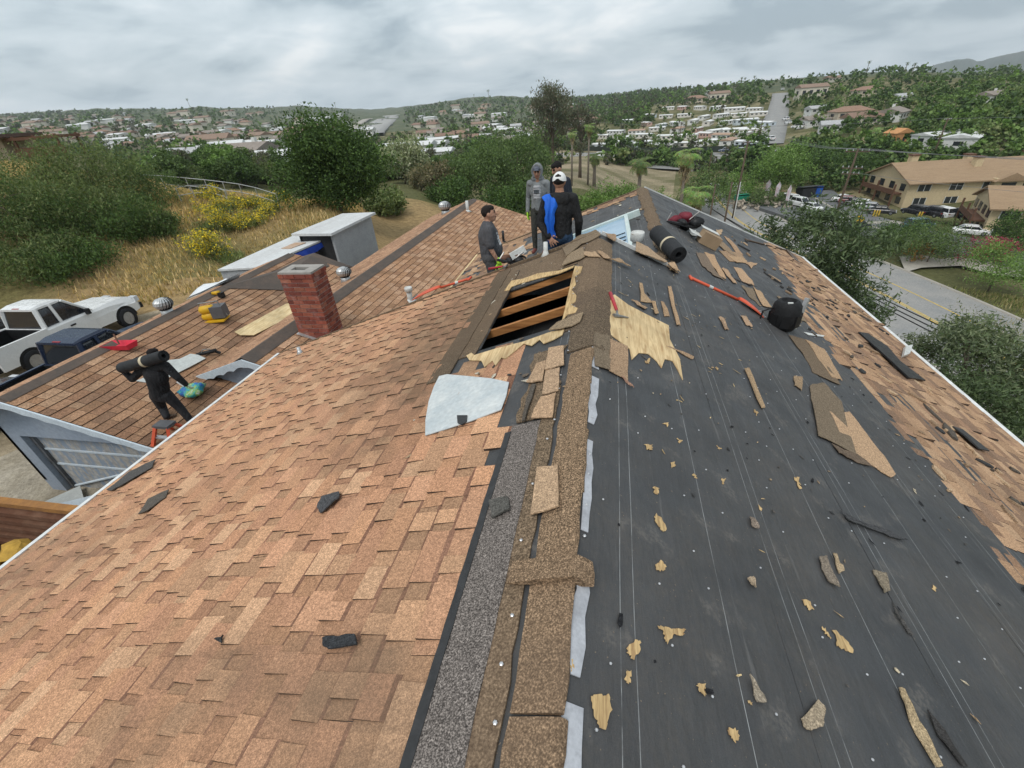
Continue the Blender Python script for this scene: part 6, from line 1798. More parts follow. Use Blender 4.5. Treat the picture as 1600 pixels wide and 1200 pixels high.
# big patch of bare plywood and shingle strips round it
wood_patch('bare_plywood', Z1([(1108, 212), (1150, 198), (1220, 250), (1300, 292), (1420, 352), (1425, 420), (1450, 470), (1475, 520), (1490, 625), (1468, 580), (1440, 530), (1400, 520), (1384, 565), (1360, 530), (1320, 495), (1270, 490), (1235, 525), (1225, 470), (1160, 420), (1095, 375), (1075, 300), (1100, 262)]), PLY, R3, pR, right_slope, 0.010, 0.003)
SC = [  # outlines of shingle scraps on the right slope, tint, label
    (Z5([(615, 280), (690, 300), (760, 380), (830, 490), (715, 432), (690, 380)]), (.17, .125, .085), 'dark curled shingle slab below the black bucket'),
    (Z5([(685, 298), (765, 342), (838, 470), (795, 458), (740, 380)]), (.42, .28, .17), 'tan shingle slab lying over the dark slab below the bucket'),
    (Z5([(700, 490), (760, 480), (830, 560), (895, 780), (735, 700), (710, 560)]), (.19, .145, .10), 'largest dark shingle sheet in the middle of the right slope'),
    (Z5([(785, 600), (870, 600), (960, 720), (1058, 862), (1040, 872), (890, 782), (830, 700)]), (.47, .31, .19), 'largest tan shingle sheet in the middle of the right slope'),
    (Z5([(795, 735), (895, 780), (978, 838), (870, 800), (820, 772)]), (.15, .11, .08), 'dark strip under the lower end of the tan sheet'),
    (Z5([(428, 420), (446, 420), (516, 585), (500, 590)]), (.36, .25, .15), 'narrow upright shingle strip left of the sheets'),
    (Z5([(635, 450), (672, 455), (670, 512), (640, 490)]), (.30, .21, .13), 'small square shingle scrap above the dark sheet'),
    (Z5([(328, 205), (346, 210), (366, 258), (350, 258)]), (.34, .23, .15), 'small slanted scrap right of the bare plywood'),
    (Z5([(416, 198), (442, 205), (467, 248), (440, 236)]), (.42, .28, .18), 'pointed tan scrap below the orange shovel handle'),
    (Z5([(105, 325), (125, 330), (222, 372), (215, 382)]), (.36, .24, .15), 'shingle strip across the lower right of the plywood'),
    (Z4([(733, 195), (766, 190), (820, 322), (770, 292)]), (.22, .18, .14), 'grey-brown scrap, left one of the pair on the lower right slope'),
    (Z4([(793, 178), (812, 180), (837, 250), (822, 264)]), (.40, .30, .19), 'tan sliver, right one of the pair on the lower right slope'),
    (Z4([(962, 245), (1012, 260), (1037, 330), (1010, 342), (985, 300)]), (.22, .18, .13), 'rounded grey-brown scrap right of the pair'),
    (Z4([(443, 682), (505, 770), (510, 802), (474, 795)]), (.30, .25, .19), 'pointed grey scrap near the bottom of the right slope'),
    (Z4([(660, 865), (730, 785), (762, 822), (755, 862), (740, 900), (700, 915), (672, 905)]), (.34, .27, .19), 'torn square scrap with a ragged edge at the bottom'),
    (Z4([(1063, 738), (1086, 740), (1150, 870), (1242, 1066), (1216, 1066), (1110, 872)]), (.40, .30, .18), 'long narrow shingle strip at the bottom right'),
    (Z4([(1183, 828), (1216, 868), (1352, 1062), (1330, 1064), (1230, 940)]), (.05, .047, .045), 'long black felt strip beside the narrow shingle strip'),
    (Z4([(440, 278), (462, 280), (475, 318), (450, 312)]), (.34, .26, .18), 'small tan scrap beside a chalk line'),
    (Z4([(450, 25), (470, 30), (490, 75), (462, 65)]), (.24, .19, .15), 'small grey scrap above the chalk line scrap'),
    (Z4([(1040, 375), (1070, 440), (1130, 520), (1110, 510), (1060, 440)]), (.08, .075, .07), 'thin black curl of felt on the lower right'),
    (Z4([(822, 0), (880, 40), (1000, 75), (1105, 122), (1060, 118), (960, 80), (860, 42)]), (.07, .07, .072), 'long curved black strip with a pale end'),
    (Z6([(600, 700), (660, 722), (735, 872), (690, 850)]), (.46, .30, .18), 'tan shingle slab at the top of the pile behind the shovel'),
    (Z6([(545, 700), (600, 715), (690, 850), (730, 880), (650, 840), (590, 790)]), (.20, .15, .11), 'dark slab under the top of the pile behind the shovel'),
    (Z6([(702, 800), (745, 815), (800, 900), (772, 892)]), (.44, .29, .18), 'narrow tan slab in the pile behind the shovel'),
    (Z6([(780, 788), (832, 800), (912, 905), (830, 882)]), (.47, .31, .19), 'broad tan slab in the pile behind the shovel'),
    (Z6([(775, 860), (830, 885), (925, 915), (870, 905)]), (.06, .05, .045), 'black underside strip below the broad tan slab'),
    (Z6([(900, 918), (958, 958), (1015, 1055), (965, 1035)]), (.45, .30, .18), 'tan slab just above the black bucket'),
    (Z6([(828, 905), (900, 930), (950, 1040), (880, 980)]), (.21, .16, .11), 'dark slab left of the tan slab above the bucket'),
    (Z6([(725, 600), (762, 618), (845, 712), (800, 702)]), (.40, .26, .16), 'tan slab right of the cardboard box'),
    (Z6([(655, 620), (720, 640), (800, 730), (720, 690)]), (.28, .20, .13), 'brown slab beside the cardboard box'),
    (Z6([(855, 760), (927, 770), (890, 802)]), (.44, .29, .18), 'triangular tan scrap near the right shingles'),
    (Z6([(690, 690), (820, 700), (860, 745), (760, 760)]), (.36, .24, .15), 'wide brown slab below the cardboard box'),
    (Z6([(740, 720), (830, 735), (870, 765), (800, 770)]), (.45, .30, .18), 'tan strip on the wide brown slab'),
    (Z6([(1050, 975), (1110, 990), (1240, 1142), (1160, 1112)]), (.24, .18, .12), 'dark shingle slab under the black bucket'),
    (Z6([(193, 890), (212, 900), (226, 985), (275, 1022), (200, 1012)]), (.40, .27, .16), 'bent tan strip above the plywood'),
    (Z6([(268, 1010), (287, 1012), (306, 1092), (286, 1092)]), (.40, .27, .16), 'first of the short strips above the plywood'),
    (Z6([(328, 1005), (346, 1012), (382, 1102), (350, 1102)]), (.38, .25, .15), 'second of the short strips above the plywood'),
    (Z6([(367, 918), (387, 920), (442, 1162), (420, 1162)]), (.42, .28, .17), 'long narrow strip above and right of the plywood'),
    (Z6([(138, 1003), (175, 1015), (242, 1052), (224, 1062)]), (.36, .24, .15), 'slanted strip at the upper edge of the plywood'),
    (Z6([(688, 1108), (712, 1112), (747, 1187), (730, 1187)]), (.40, .27, .17), 'small strip below the shovel blade'),
    (Z6([(360, 780), (400, 770), (435, 838), (415, 830)]), (.45, .30, .18), 'tan flap under the near end of the felt roll'),
    (Z6([(675, 560), (710, 560), (705, 590), (680, 592)]), (.46, .32, .20), 'small tan scrap right of the box flap'),
    (Z1([(1045, 395), (1125, 410), (1130, 480), (1120, 580), (1050, 555), (1042, 470)]), (.19, .145, .10), 'dark shingle beside the ridge below the plywood'),
    (Z1([(1128, 420), (1215, 460), (1213, 630), (1120, 582)]), (.36, .24, .15), 'brown shingle tab below the plywood corner'),
    (Z1([(1180, 612), (1195, 622), (1242, 668), (1225, 660)]), (.34, .20, .14), 'reddish sliver below the brown tab'),
]
for i, (pts, c, lab) in enumerate(SC):
    o = slab_obj('shingle_scrap', R3, pR, jag(pts, .9, i, 4), 0.009 + .0015 * (i % 3), 0.0045, SCRAP, None, 0.012, c, seed=50 + i)
    tag(o, lab, 'shingle scrap')
SL = [(Z(300, 520, 3.2)([(640, 890), (665, 838), (748, 806), (752, 840), (720, 865), (655, 915)]), (.075, .075, .078), 'black felt scrap in the middle of the left slope'),
      ([(512, 1004), (522, 1000), (562, 998), (566, 1014), (520, 1020), (513, 1016)], (.04, .042, .045), 'black rounded scrap low on the left slope'),
      ([(768, 790), (797, 782), (801, 804), (772, 815)], (.10, .095, .085), 'black square scrap on the grey strip'),
      ([(220, 806), (236, 784), (268, 768), (262, 780), (236, 802)], (.11, .095, .08), 'long dark strip on the left slope near the eave'),
      ([(170, 768), (205, 740), (246, 722), (240, 732), (200, 758), (178, 770)], (.09, .085, .08), 'dark shingle strip lying over the left eave'),
      ([(343, 1004), (356, 998), (352, 1010)], (.05, .05, .05), 'tiny black flake on the lower left slope'),
      (Z1([(815, 590), (830, 475), (905, 470), (905, 560)]), (.44, .30, .19), 'tan shingle tab beside the ridge below the hole'),
      (Z1([(800, 712), (815, 590), (885, 575), (880, 690)]), (.41, .28, .18), 'second tan tab beside the ridge below the hole'),
      (Z1([(748, 830), (790, 720), (870, 705), (850, 825)]), (.44, .29, .18), 'third tan tab beside the ridge'),
      (Z1([(725, 655), (770, 555), (818, 545), (800, 645)]), (.40, .27, .17), 'tan tab left of the stacked tabs below the hole'),
      (Z2([(620, 165), (650, -30), (735, -40), (738, 130), (690, 150)]), (.44, .30, .19), 'tan shingle laid on the ridge strip above the folded cap'),
      (Z1([(830, 390), (870, 345), (1005, 300), (985, 345), (915, 375)]), (.27, .20, .13), 'brown shingle strip at the corner of the hole'),
      (Z1([(700, 845), (720, 740), (750, 660), (770, 660), (740, 760), (715, 840)]), (.10, .085, .07), 'dark rolled felt edge beside the patch')]
for i, (pts, c, lab) in enumerate(SL):
    tag(slab_obj('shingle_scrap', L3, pL, jag(pts, .7, 300 + i, 3), 0.024, 0.007, SCRAP, None, 0.014, c, seed=150 + i), lab, 'shingle scrap')
# scraps heaped at the near gable end
GP = [(Z7([(0, 740), (150, 620), (350, 560), (400, 600), (200, 700), (40, 830)]), L3, pL, (.22, .165, .11), 'dark shingle layer along the left of the gable peak'),
      (Z7([(60, 800), (220, 740), (240, 830), (0, 940)]), L3, pL, (.27, .20, .13), 'brown shingle strip above the hole'),
      (Z7([(225, 780), (340, 785), (400, 840), (230, 830)]), L3, pL, (.42, .29, .18), 'tan shingle flap left on the ridge near the peak'),
      (Z7([(340, 780), (450, 820), (490, 870), (410, 850)]), R3, pR, (.40, .27, .17), 'tan shingle flap right on the ridge near the peak'),
      (Z7([(490, 860), (560, 865), (692, 938), (640, 930)]), R3, pR, (.35, .24, .15), 'brown shingle pointing right of the ridge near the peak'),
      (Z7([(430, 590), (530, 620), (530, 680), (440, 640)]), R3, pR, (.34, .23, .15), 'brown shingle just right of the gable peak'),
      (Z7([(740, 690), (860, 740), (1060, 890), (1040, 905), (860, 830), (740, 780)]), R3, pR, (.40, .28, .18), 'tan shingle strip along the white gable edge'),
      (Z7([(1065, 910), (1130, 905), (1190, 1000), (1150, 985)]), R3, pR, (.46, .31, .19), 'pointed tan scrap below the felt roll')]
for i, (pts, S3_, P_, c, lab) in enumerate(GP):
    tag(slab_obj('shingle_scrap', S3_, P_, jag(pts, .6, 400 + i, 4), 0.02 + .003 * i, 0.008, SCRAP, None, 0.02, c, seed=250 + i), lab, 'shingle scrap')
# loose bits: small flakes, nail caps, black curls (uncountable litter)
rl = random.Random(77)
def litter(name, S3, n, s0, s1, y0, y1, cols, size, mat, label, par=None, th=.002, els=(1, 1.6, 2.4, 3.5)):
    b = B()
    for _ in range(n):
        if _ % 5 == 0 or rl.random() < .25: hub = (rl.uniform(s0, s1), y0 + (y1 - y0) * rl.random() ** .9)
        s, y = min(max(rl.gauss(hub[0], .22), s0), s1), min(max(rl.gauss(hub[1], .35), y0), y1); k = rl.choice((4, 5, 6)); z = size * rl.uniform(.4, 1.5); el = rl.choice(els); a0 = rl.uniform(0, 6.28)
        if S3 is L3 and H0 - .03 < s < H1 + .03 and HA - .03 < y < HB + .03: continue
        pts = []
        for q in range(k):
            a = 2 * math.pi * q / k; u, v = math.cos(a) * z * el * rl.uniform(.6, 1.1), math.sin(a) * z * rl.uniform(.6, 1.1)
            pts.append(S3(s + u * math.cos(a0) - v * math.sin(a0), y + u * math.sin(a0) + v * math.cos(a0), .008 + rl.uniform(0, .004)))
        b.prism(pts, S3(0, 0, th) - S3(0, 0, 0), rl.choice(cols))
    return tag(b.build(name, mat), label, 'litter', kind='stuff')
litter('shingle_flakes', R3, 190, .15, 4.2, .6, 11, [(.36, .25, .15), (.10, .09, .08), (.05, .05, .05), (.24, .18, .12), (.50, .42, .30)], .009, SCRAP, 'small shingle flakes and crumbs scattered over the black felt')
litter('wood_splinters', R3, 60, .2, 1.7, .9, 6.0, [(.60, .45, .24), (.50, .36, .18), (.42, .30, .17)], .0042, SCRAP, 'thin pale wood splinters on the black felt', els=(4, 6, 9))
litter('felt_curls', R3, 70, .2, 3.6, .6, 9, [(.02, .02, .022)], .010, SCRAP, 'small black curls of torn felt on the right slope')
litter('ridge_crumbs', L3, 200, .02, 1.4, 2.0, 6.0, [(.34, .24, .15), (.14, .11, .085), (.06, .055, .05), (.5, .45, .36)], .016, SCRAP, 'shingle crumbs around the hole and the ridge')
litter('far_crumbs', F3, 120, .1, 3.5, 6.4, 12, [(.40, .29, .18), (.6, .55, .45), (.1, .09, .08)], .03, SCRAP, 'shingle crumbs on the far felt slope')
litter('eave_litter', R3, 160, 3.4, 6.3, 1.5, 12, [(.10, .085, .07), (.28, .19, .12), (.5, .35, .22), (.05, .05, .05)], .045, SCRAP, 'dark shingle slivers on the old shingles near the right eave', th=.02)
b = B()
for u0 in np.arange(.16, 3.5, .215):
    for y in np.arange(-.4, 9, .31):
        if rl.random() < .5:
            p = R3(u0 + rl.uniform(-.05, .05), y + rl.uniform(-.08, .08), .007); b.lathe([(.005, 0), (.0055, .002), (.003, .004)], p, 6)
for y in np.arange(-1, 6, .17):
    for s0 in (.045, .22):
        if rl.random() < .7: p = (R3(s0 * .8, y + rl.uniform(-.05, .05), .008) if s0 < .1 else L3(.2 + rl.uniform(-.03, .05), y, .02)); b.lathe([(.007, 0), (.0075, .003), (.003, .005)], p, 6)
tag(b.build('nail_caps', flat('nail_cap_tin', (.55, .55, .56), .35, .6)), 'tiny pale nail caps dotted over felt and ridge', 'nails', kind='stuff')

# ---------------------------------------------------------------- tools and materials on the roof
def frame_at(S3, s, y, n=0.0):
    o = S3(s, y, n); ex = S3(s + .1, y, n) - o; ex /= np.linalg.norm(ex); ey = np.array([0, 1.0, 0]); nz_ = S3(s, y, n + .1) - o; nz_ /= np.linalg.norm(nz_)
    return o, ex, ey, nz_
ORANGE = flat('orange_fibreglass', (0.62, 0.10, 0.045), .45, var=.12, scale=12)
REDP = flat('red_grip', (0.42, 0.04, 0.05), .5, var=.2, scale=15)
STEEL = flat('worn_steel', (.28, .27, .26), .4, .7, var=.3, scale=18)
FELTR = flat('felt_roll_black', (.022, .023, .025), .7, var=.3, scale=9, bump=.2)
BAND = flat('paper_band', (.55, .47, .33), .8, var=.15)
def roll(name, a, c, r, label, root_loc):
    a, c = np.array(a, float), np.array(c, float)
    root = wroot(name, root_loc, label, 'felt roll'); t = (c - a) / np.linalg.norm(c - a)
    u = np.cross(t, [0, 0, 1]); u /= np.linalg.norm(u); v = np.cross(u, t)
    b = B(); n = 28; V = []
    prof = [(0, .38), (0, .98), (.012, 1.0), (.99, 1.0), (1.0, .98), (1.0, .38)]
    for tt, rr_ in prof:
        for k in range(n):
            q = 2 * math.pi * k / n; wob = 1 + .012 * math.sin(3 * q + tt * 5)
            V.append(a + (c - a) * tt + (u * math.cos(q) + v * math.sin(q)) * r * rr_ * wob)
    F = [(i * n + k, i * n + (k + 1) % n, (i + 1) * n + (k + 1) % n, (i + 1) * n + k) for i in range(5) for k in range(n)]
    for tt in (.03, .97):
        pass
    F += [(k, 5 * n + k, 5 * n + (k + 1) % n, (k + 1) % n) for k in range(n)]
    b.add(V, F); b.build('sheet', FELTR, root)
    b = B(); V = []
    for tt in (.40, .46):
        for k in range(n): q = 2 * math.pi * k / n; V.append(a + (c - a) * tt + (u * math.cos(q) + v * math.sin(q)) * r * 1.022)
    b.add(V, [(k, (k + 1) % n, n + (k + 1) % n, n + k) for k in range(n)]); b.build('paper_band', BAND, root)
    b = B(); V = []                                       # wound layers seen on the end
    for ring_ in (.92, .78, .64, .5):
        for tt in (-.002, 1.002):
            pts = [a + (c - a) * tt + (u * math.cos(2 * math.pi * k / 24) + v * math.sin(2 * math.pi * k / 24)) * r * ring_ for k in range(25)]
            b.tube(pts, .0025, 4, cap=False)
    b.build('wound_edge', BLACKP, root)
s0, y0 = pR(1052, 411); e1 = R3(s0, y0, .125)
d_ = ray(1014, 380); bq = d_ @ e1; disc = bq * bq - (e1 @ e1 - .93 ** 2); e0 = d_ * (bq + math.sqrt(max(disc, 0)))
e0 = R3((e0[0] - RA - RB * e0[1]) / cr_, e0[1], .125) if disc > 0 else e1 + np.array([-.5, .7, .2]); dv = (e0 - e1) / np.linalg.norm(e0 - e1)
roll('felt_roll', e1, e1 + dv * .80, .122, 'black felt roll with a paper band beside the white flue', R3(s0, y0))
def shovel(S3, P, g, h, blade, label, fork=True, mat=ORANGE, lift=.02):
    G, H, T = [S3(*P(*q), lift) for q in (g, h, blade)]
    root = wroot('roofing_shovel', (G + T) / 2, label, 'shovel')
    up = S3(0, 0, 1) - S3(0, 0, 0)
    b = B(); b.sm = True; b.tube([G, H], .019, 10); b.build('handle', mat, root)
    t = (H - G) / np.linalg.norm(H - G); sd_ = np.cross(t, up); sd_ /= np.linalg.norm(sd_)
    b = B(); b.sm = True; b.tube([G - sd_ * .06, G + sd_ * .06], .02, 8); b.build('grip', mat, root)
    b = B(); L = np.linalg.norm(T - H); w = .11; V = []
    for k, (f, ww, zz_) in enumerate([(0, .03, .02), (.15, .08, .03), (.4, w, .03), (.8, w, .015), (1.0, w * .95, 0.0)]):
        c_ = H + (T - H) * f
        V += [c_ - sd_ * ww + up * zz_, c_ + up * (zz_ + .02 * (1 - f)), c_ + sd_ * ww + up * zz_, c_ - sd_ * ww + up * (zz_ - .012), c_ + sd_ * ww + up * (zz_ - .012)]
    F = []
    for i in range(4):
        a = 5 * i; F += [(a, a + 1, a + 6, a + 5), (a + 1, a + 2, a + 7, a + 6), (a + 2, a + 4, a + 9, a + 7), (a + 3, a, a + 5, a + 8), (a + 4, a + 3, a + 8, a + 9)]
    F += [(0, 3, 4, 2, 1), (20, 21, 22, 24, 23)]
    b.add(V, F); bl = b.build('blade', mat, root)
    b = B()
    for k in range(-2, 3): b.box(T + sd_ * (k * .045) + t * .015 + up * .0, (.03, .03, .012))
    b.build('teeth', STEEL, root)
    b = B(); m_ = G + (H - G) * .42; b.tube([m_ - t * .03, m_ + t * .03], .021, 10); b.build('price_band', PIPEW, root)
shovel(R3, pR, (1078, 436), (1152, 470), (1188, 492), 'orange roofing shovel lying across the felt above the bucket')
shovel(L3, pL, (735, 438), (690, 452), (650, 467), 'orange roofing shovel along the left rake near the grey T-shirt man', lift=.03)
shovel(R3, pR, (1166, 376), (1228, 392), (1243, 407), 'dark roofing shovel with a red grip at the far right eave', mat=flat('dark_ash_handle', (.10, .07, .05), .6))
G = R3(*pR(1168, 377), .03); b = B(); b.box(G, (.14, .10, .05)); 
def hammer(S3, P, a, c, h0, h1, label, n=.02):
    A, Cc, H0_, H1_ = [S3(*P(*q), n) for q in (a, c, h0, h1)]
    root = wroot('hammer', (A + H0_) / 2, label, 'hammer')
    b = B(); b.sm = True; b.tube([A, A + (Cc - A) * .55, Cc], [.020, .017, .014], 8); b.build('grip', REDP, root)
    b = B(); b.sm = True; m = (H0_ + H1_) / 2; b.tube([Cc, H0_ + (H1_ - H0_) * .25], .010, 8); b.build('shank', STEEL, root)
    b = B(); b.tube([H0_, H0_ + (H1_ - H0_) * .3], .02, 8); b.tube([H0_ + (H1_ - H0_) * .25, H0_ + (H1_ - H0_) * .6, H1_], [.015, .012, .005], 8); b.build('head', STEEL, root)
hammer(R3, pR, (952, 461), (962, 488), (957, 496), (980, 499), 'red-handled claw hammer on the bare plywood')
hammer(L3, pL, (766, 425), (788, 421), (790, 424), (797, 416), 'red-handled hammer beside the tool belt on the ridge', .05)

# black bucket bag with a long white level behind
p = R3(*pR(1221, 512), 0)
root = wroot('tool_bucket', p, 'black fabric tool bucket standing on the right slope', 'tool bucket')
b = B(); b.sm = True; b.lathe([(.14, .0), (.175, .06), (.18, .22), (.165, .33), (.13, .38), (.09, .395), (.085, .36)], p, 20); b.build('body', flat('black_nylon', (.012, .012, .013), .75, var=.4, scale=14, bump=.4), root)
b = B()
for k in range(7):
    a = 2 * math.pi * k / 7; b.box(p + (math.cos(a) * .175, math.sin(a) * .175, .15), (.10, .03, .16), rz=a + math.pi / 2)
b.build('pocket', BLACKP, root)
b = B(); b.tube([p + (-.15, 0, .30), p + (-.30, -.05, .26), p + (-.33, -.08, .06), p + (-.2, -.1, .02)], .012, 6); b.build('strap', BLACKP, root)
b = B(); b.box(p + (-.02, -.10, .375), (.06, .02, .05)); b.build('tag', PIPEW, root)
a_, c_ = R3(*pR(1238, 516), .03), R3(*pR(1236, 514), .03) + np.array([.10, .06, .40])
b = B(); tt = (c_ - a_); b.tube([a_, c_], .035, 4); o = b.build('metal_straightedge', GALV); tag(o, 'white metal straightedge leaning behind the black bucket', 'straightedge')
# tool belts, box, far items
MAROON = flat('maroon_leather', (.16, .018, .03), .6, var=.3, scale=10, bump=.3)
BRLEA = flat('brown_leather', (.13, .065, .04), .65, var=.3, scale=12, bump=.3)
def pouch(b, c, d, rz, tilt=.3):
    R = np.array(Matrix.Rotation(rz, 3, 'Z') @ Matrix.Rotation(tilt, 3, 'X')); n = 10
    for zz_, sc_ in ((0, 1),):
        V = []
        for q, f in ((-.5, .75), (-.2, 1.0), (.3, 1.0), (.5, .9)):
            for k in range(n):
                a = 2 * math.pi * k / n; V.append(np.array(c) + R @ np.array([d[0] * .5 * f * math.cos(a), d[1] * .5 * f * math.sin(a), d[2] * q]))
        b.add(V, [(i * n + k, i * n + (k + 1) % n, (i + 1) * n + (k + 1) % n, (i + 1) * n + k) for i in range(3) for k in range(n)] + [tuple(range(n - 1, -1, -1)), tuple(3 * n + k for k in range(n))])
def belt(S3, P, q, label, m1, m2, name='tool_belt', sc_=1.0):
    s, y = P(*q); p = S3(s, y, 0); root = wroot(name, p, label, 'tool belt')
    b = B(); b.sm = True; pouch(b, p + np.array([-.17, .05, .11]) * sc_, np.array([.24, .15, .24]) * sc_, .5, .9); pouch(b, p + np.array([.06, .14, .13]) * sc_, np.array([.26, .16, .22]) * sc_, -.4, .5); b.build('pouch', m1, root)
    b = B(); b.sm = True; pouch(b, p + np.array([.2, -.08, .10]) * sc_, np.array([.25, .17, .24]) * sc_, .2, 1.1); pouch(b, p + np.array([.0, -.12, .09]) * sc_, np.array([.2, .12, .22]) * sc_, -.9, .8); b.build('pouch', m2, root)
    b = B(); pts = [p + np.array([.34 * math.cos(a), .2 * math.sin(a), .10 + .05 * math.sin(2 * a)]) * sc_ for a in np.linspace(0, 5.4, 22)]; b.tube(pts, .028 * sc_, 5); b.build('strap', m2, root)
    b = B(); b.tube([p + np.array([-.3, 0, .12]) * sc_, p + np.array([-.2, .12, .26]) * sc_], .012, 5); b.tube([p + np.array([.1, .0, .15]) * sc_, p + np.array([.28, .1, .27]) * sc_], .012, 5); b.build('tool', STEEL, root)
belt(R3, pR, (1066, 357), 'maroon and black tool belts heaped beside the far ridge', MAROON, BLACKP, sc_=1.1)
belt(L3, pL, (800, 413), 'brown leather tool belt on the ridge beside the grey T-shirt man', BRLEA, BLACKP, sc_=.62)
s, y = pL(812, 407); p = L3(s, y, .06); R = np.array(Matrix.Rotation(-.45, 3, 'Y') @ Matrix.Rotation(.3, 3, 'Z'))
b = B(); b.box(p + (0, 0, .06), (.24, .05, .10), R=R); tag(b.build('metal_plate', PIPEW), 'small white metal plate on the brown tool belt', 'plate')
CARD = flat('cardboard', (.30, .21, .13), .9, var=.15, scale=6)
s, y = pR(1102, 383); p = R3(s, y, .01)
root = wroot('cardboard_box', p, 'brown cardboard box with a white open flap on the felt', 'box')
o_, ex, ey, nz_ = frame_at(R3, s, y); R = np.array([ex, ey, nz_]).T
b = B(); b.box(p + nz_ * .11, (.36, .30, .22), R=R); b.build('body', CARD, root)
b = B(); b.box(p + nz_ * .235 + ey * .20 - ex * .02, (.36, .22, .008), R=R); b.box(p + nz_ * .10 - ex * .28 + ey * .05, (.22, .3, .008), R=R); b.build('flap', PIPEW, root)
slab_obj('plastic_sheet', R3, pR, Z6([(500, 570), (545, 565), (550, 600), (520, 600)]), .02, .004, PIPEW); tag(bpy.context.scene.objects['plastic_sheet'], 'white paper scrap left of the cardboard box', 'paper')
tag(slab_obj('felt_strip', R3, pR, [(1338, 522), (1352, 524), (1382, 545), (1402, 568), (1442, 598), (1415, 594), (1380, 562)], .03, .02, BLACKP, None, .03), 'long folded black strip on the shingles near the right eave', 'felt strip')
tag(slab_obj('metal_bracket', R3, pR, [(1409, 546), (1420, 544), (1415, 558), (1405, 562)], .03, .05, PIPEW, None, .02), 'white metal scrap on the shingles at the right eave', 'metal scrap')
tag(slab_obj('felt_strip', R3, pR, Z5([(1290, 665), (1330, 680), (1440, 770), (1400, 760), (1340, 715)]), .03, .012, SEAL, None, .03), 'grey felt flap on the old shingles at the right', 'felt strip')
tag(slab_obj('felt_strip', R3, pR, Z5([(680, 268), (765, 282), (760, 287), (700, 280)]), .01, .006, PIPEW, None, .004), 'thin white metal strip below the bucket', 'metal strip')

# ---------------------------------------------------------------- things on the garage roof
def G3(s, y, n=0.0): return GR(s, y, n)
bpx = lambda x, y, n=0.0: GR(*pG(x, y), n)
YELP = flat('yellow_plastic', (.62, .36, .02), .4, var=.1); GREYP = flat('grey_plastic', (.10, .10, .105), .5); CLEAR = flat('white_plastic_sheet', (.72, .73, .74), .4, var=.08, scale=3)
p = bpx(338, 500); root = wroot('air_compressor', p, 'yellow twin-tank air compressor on the garage roof', 'compressor')
b = B(); b.sm = True
for dz in (.14, .34):
    b.tube([p + (-.28, -.1, dz), p + (-.24, -.1, dz), p + (.05, .0, dz + .02), p + (.09, .0, dz + .02)], [.07, .12, .12, .06], 14)
b.build('tank', YELP, root)
b = B(); b.box(p + (.16, .08, .26), (.34, .34, .34), rz=.3); b.build('motor', GREYP, root)
b = B(); b.tube([p + (-.34, -.05, .1), p + (-.36, 0, .5), p + (.2, .1, .55), p + (.34, .1, .1)], .022, 6); b.build('frame', STEEL, root)
b = B(); b.box(p + (.02, -.02, .03), (.62, .42, .04), rz=.3); b.build('base', YELP, root)
p = bpx(343, 464); root = wroot('power_drill', p, 'small yellow and black power tool near the garage ridge', 'power tool')
b = B(); b.sm = True; b.tube([p + (-.2, 0, .12), p + (.06, 0, .14)], [.05, .07], 10); b.build('body', YELP, root)
b = B(); b.box(p + (.1, 0, .07), (.14, .14, .16)); b.tube([p + (-.2, 0, .12), p + (-.3, 0, .12)], .02, 6); b.build('grip', BLACKP, root)
def pGL(x, y): return pSide(GL, x, y, GX, GZ, GT, cg_)
c_ = GL(0.5, pGL(325, 458)[1], .02)
b = B(); V = []
for i in range(7):
    for j in range(5):
        q = GL(.1 + .7 * j / 4, c_[1] - .9 + 1.8 * i / 6, .06 + .16 * math.sin(i * .9) * math.sin(j * .8) + .10)
        V.append(q)
b.add(V, [(5 * i + j, 5 * i + j + 1, 5 * i + j + 6, 5 * i + j + 5) for i in range(6) for j in range(4)])
V2 = [np.array(v) - (0, 0, .05) for v in V]; b.add(V2, [(5 * i + j + 5, 5 * i + j + 6, 5 * i + j + 1, 5 * i + j) for i in range(6) for j in range(4)])
tag(b.build('plastic_bundle', CLEAR, smooth=True), 'bundle of clear white plastic at the far end of the garage ridge', 'plastic sheet')
p = bpx(190, 545, .02); root = wroot('red_tray', p, 'bright red plastic tray on the garage ridge', 'tray')
REDB = flat('red_plastic', (.60, .03, .06), .4)
b = B(); R_ = .25; b.add([p + np.array(q) for q in [(-.32, -.16, 0), (.32, -.08, 0), (.32, .16, 0), (-.32, .1, 0), (-.36, -.2, .14), (.36, -.12, .14), (.36, .2, .14), (-.36, .14, .14), (-.3, -.14, .05), (.3, -.06, .05), (.3, .13, .05), (-.3, .08, .05)]],
    [(3, 2, 1, 0), (0, 1, 5, 4), (1, 2, 6, 5), (2, 3, 7, 6), (3, 0, 4, 7), (8, 9, 10, 11), (4, 5, 9, 8), (5, 6, 10, 9), (6, 7, 11, 10), (7, 4, 8, 11)]); b.build('body', REDB, root)
b = B(); b.tube([p + (-.02, .02, .1), p + (-.12, .1, .34)], .02, 6); b.build('brush_handle', BRLEA, root)
SHEETG = stained('grey_board', (.50, .52, .50), (.36, .37, .36), .7, .5, 2)
tag(slab_obj('cement_board', GR, pG, [(213, 597), (226, 592), (262, 565), (281, 562), (298, 554), (310, 556), (322, 562), (300, 575), (262, 592), (228, 599)], .015, .012, SHEETG, None, .05), 'pale grey torn board lying behind the man carrying a roll', 'board')
p = bpx(327, 558, .04); root = wroot('caulk_gun', p, 'black nail gun on the pale board', 'nail gun')
b = B(); b.sm = True; b.tube([p + (-.3, -.06, .06), p + (.16, .12, .10)], [.035, .06], 8); b.build('body', BLACKP, root)
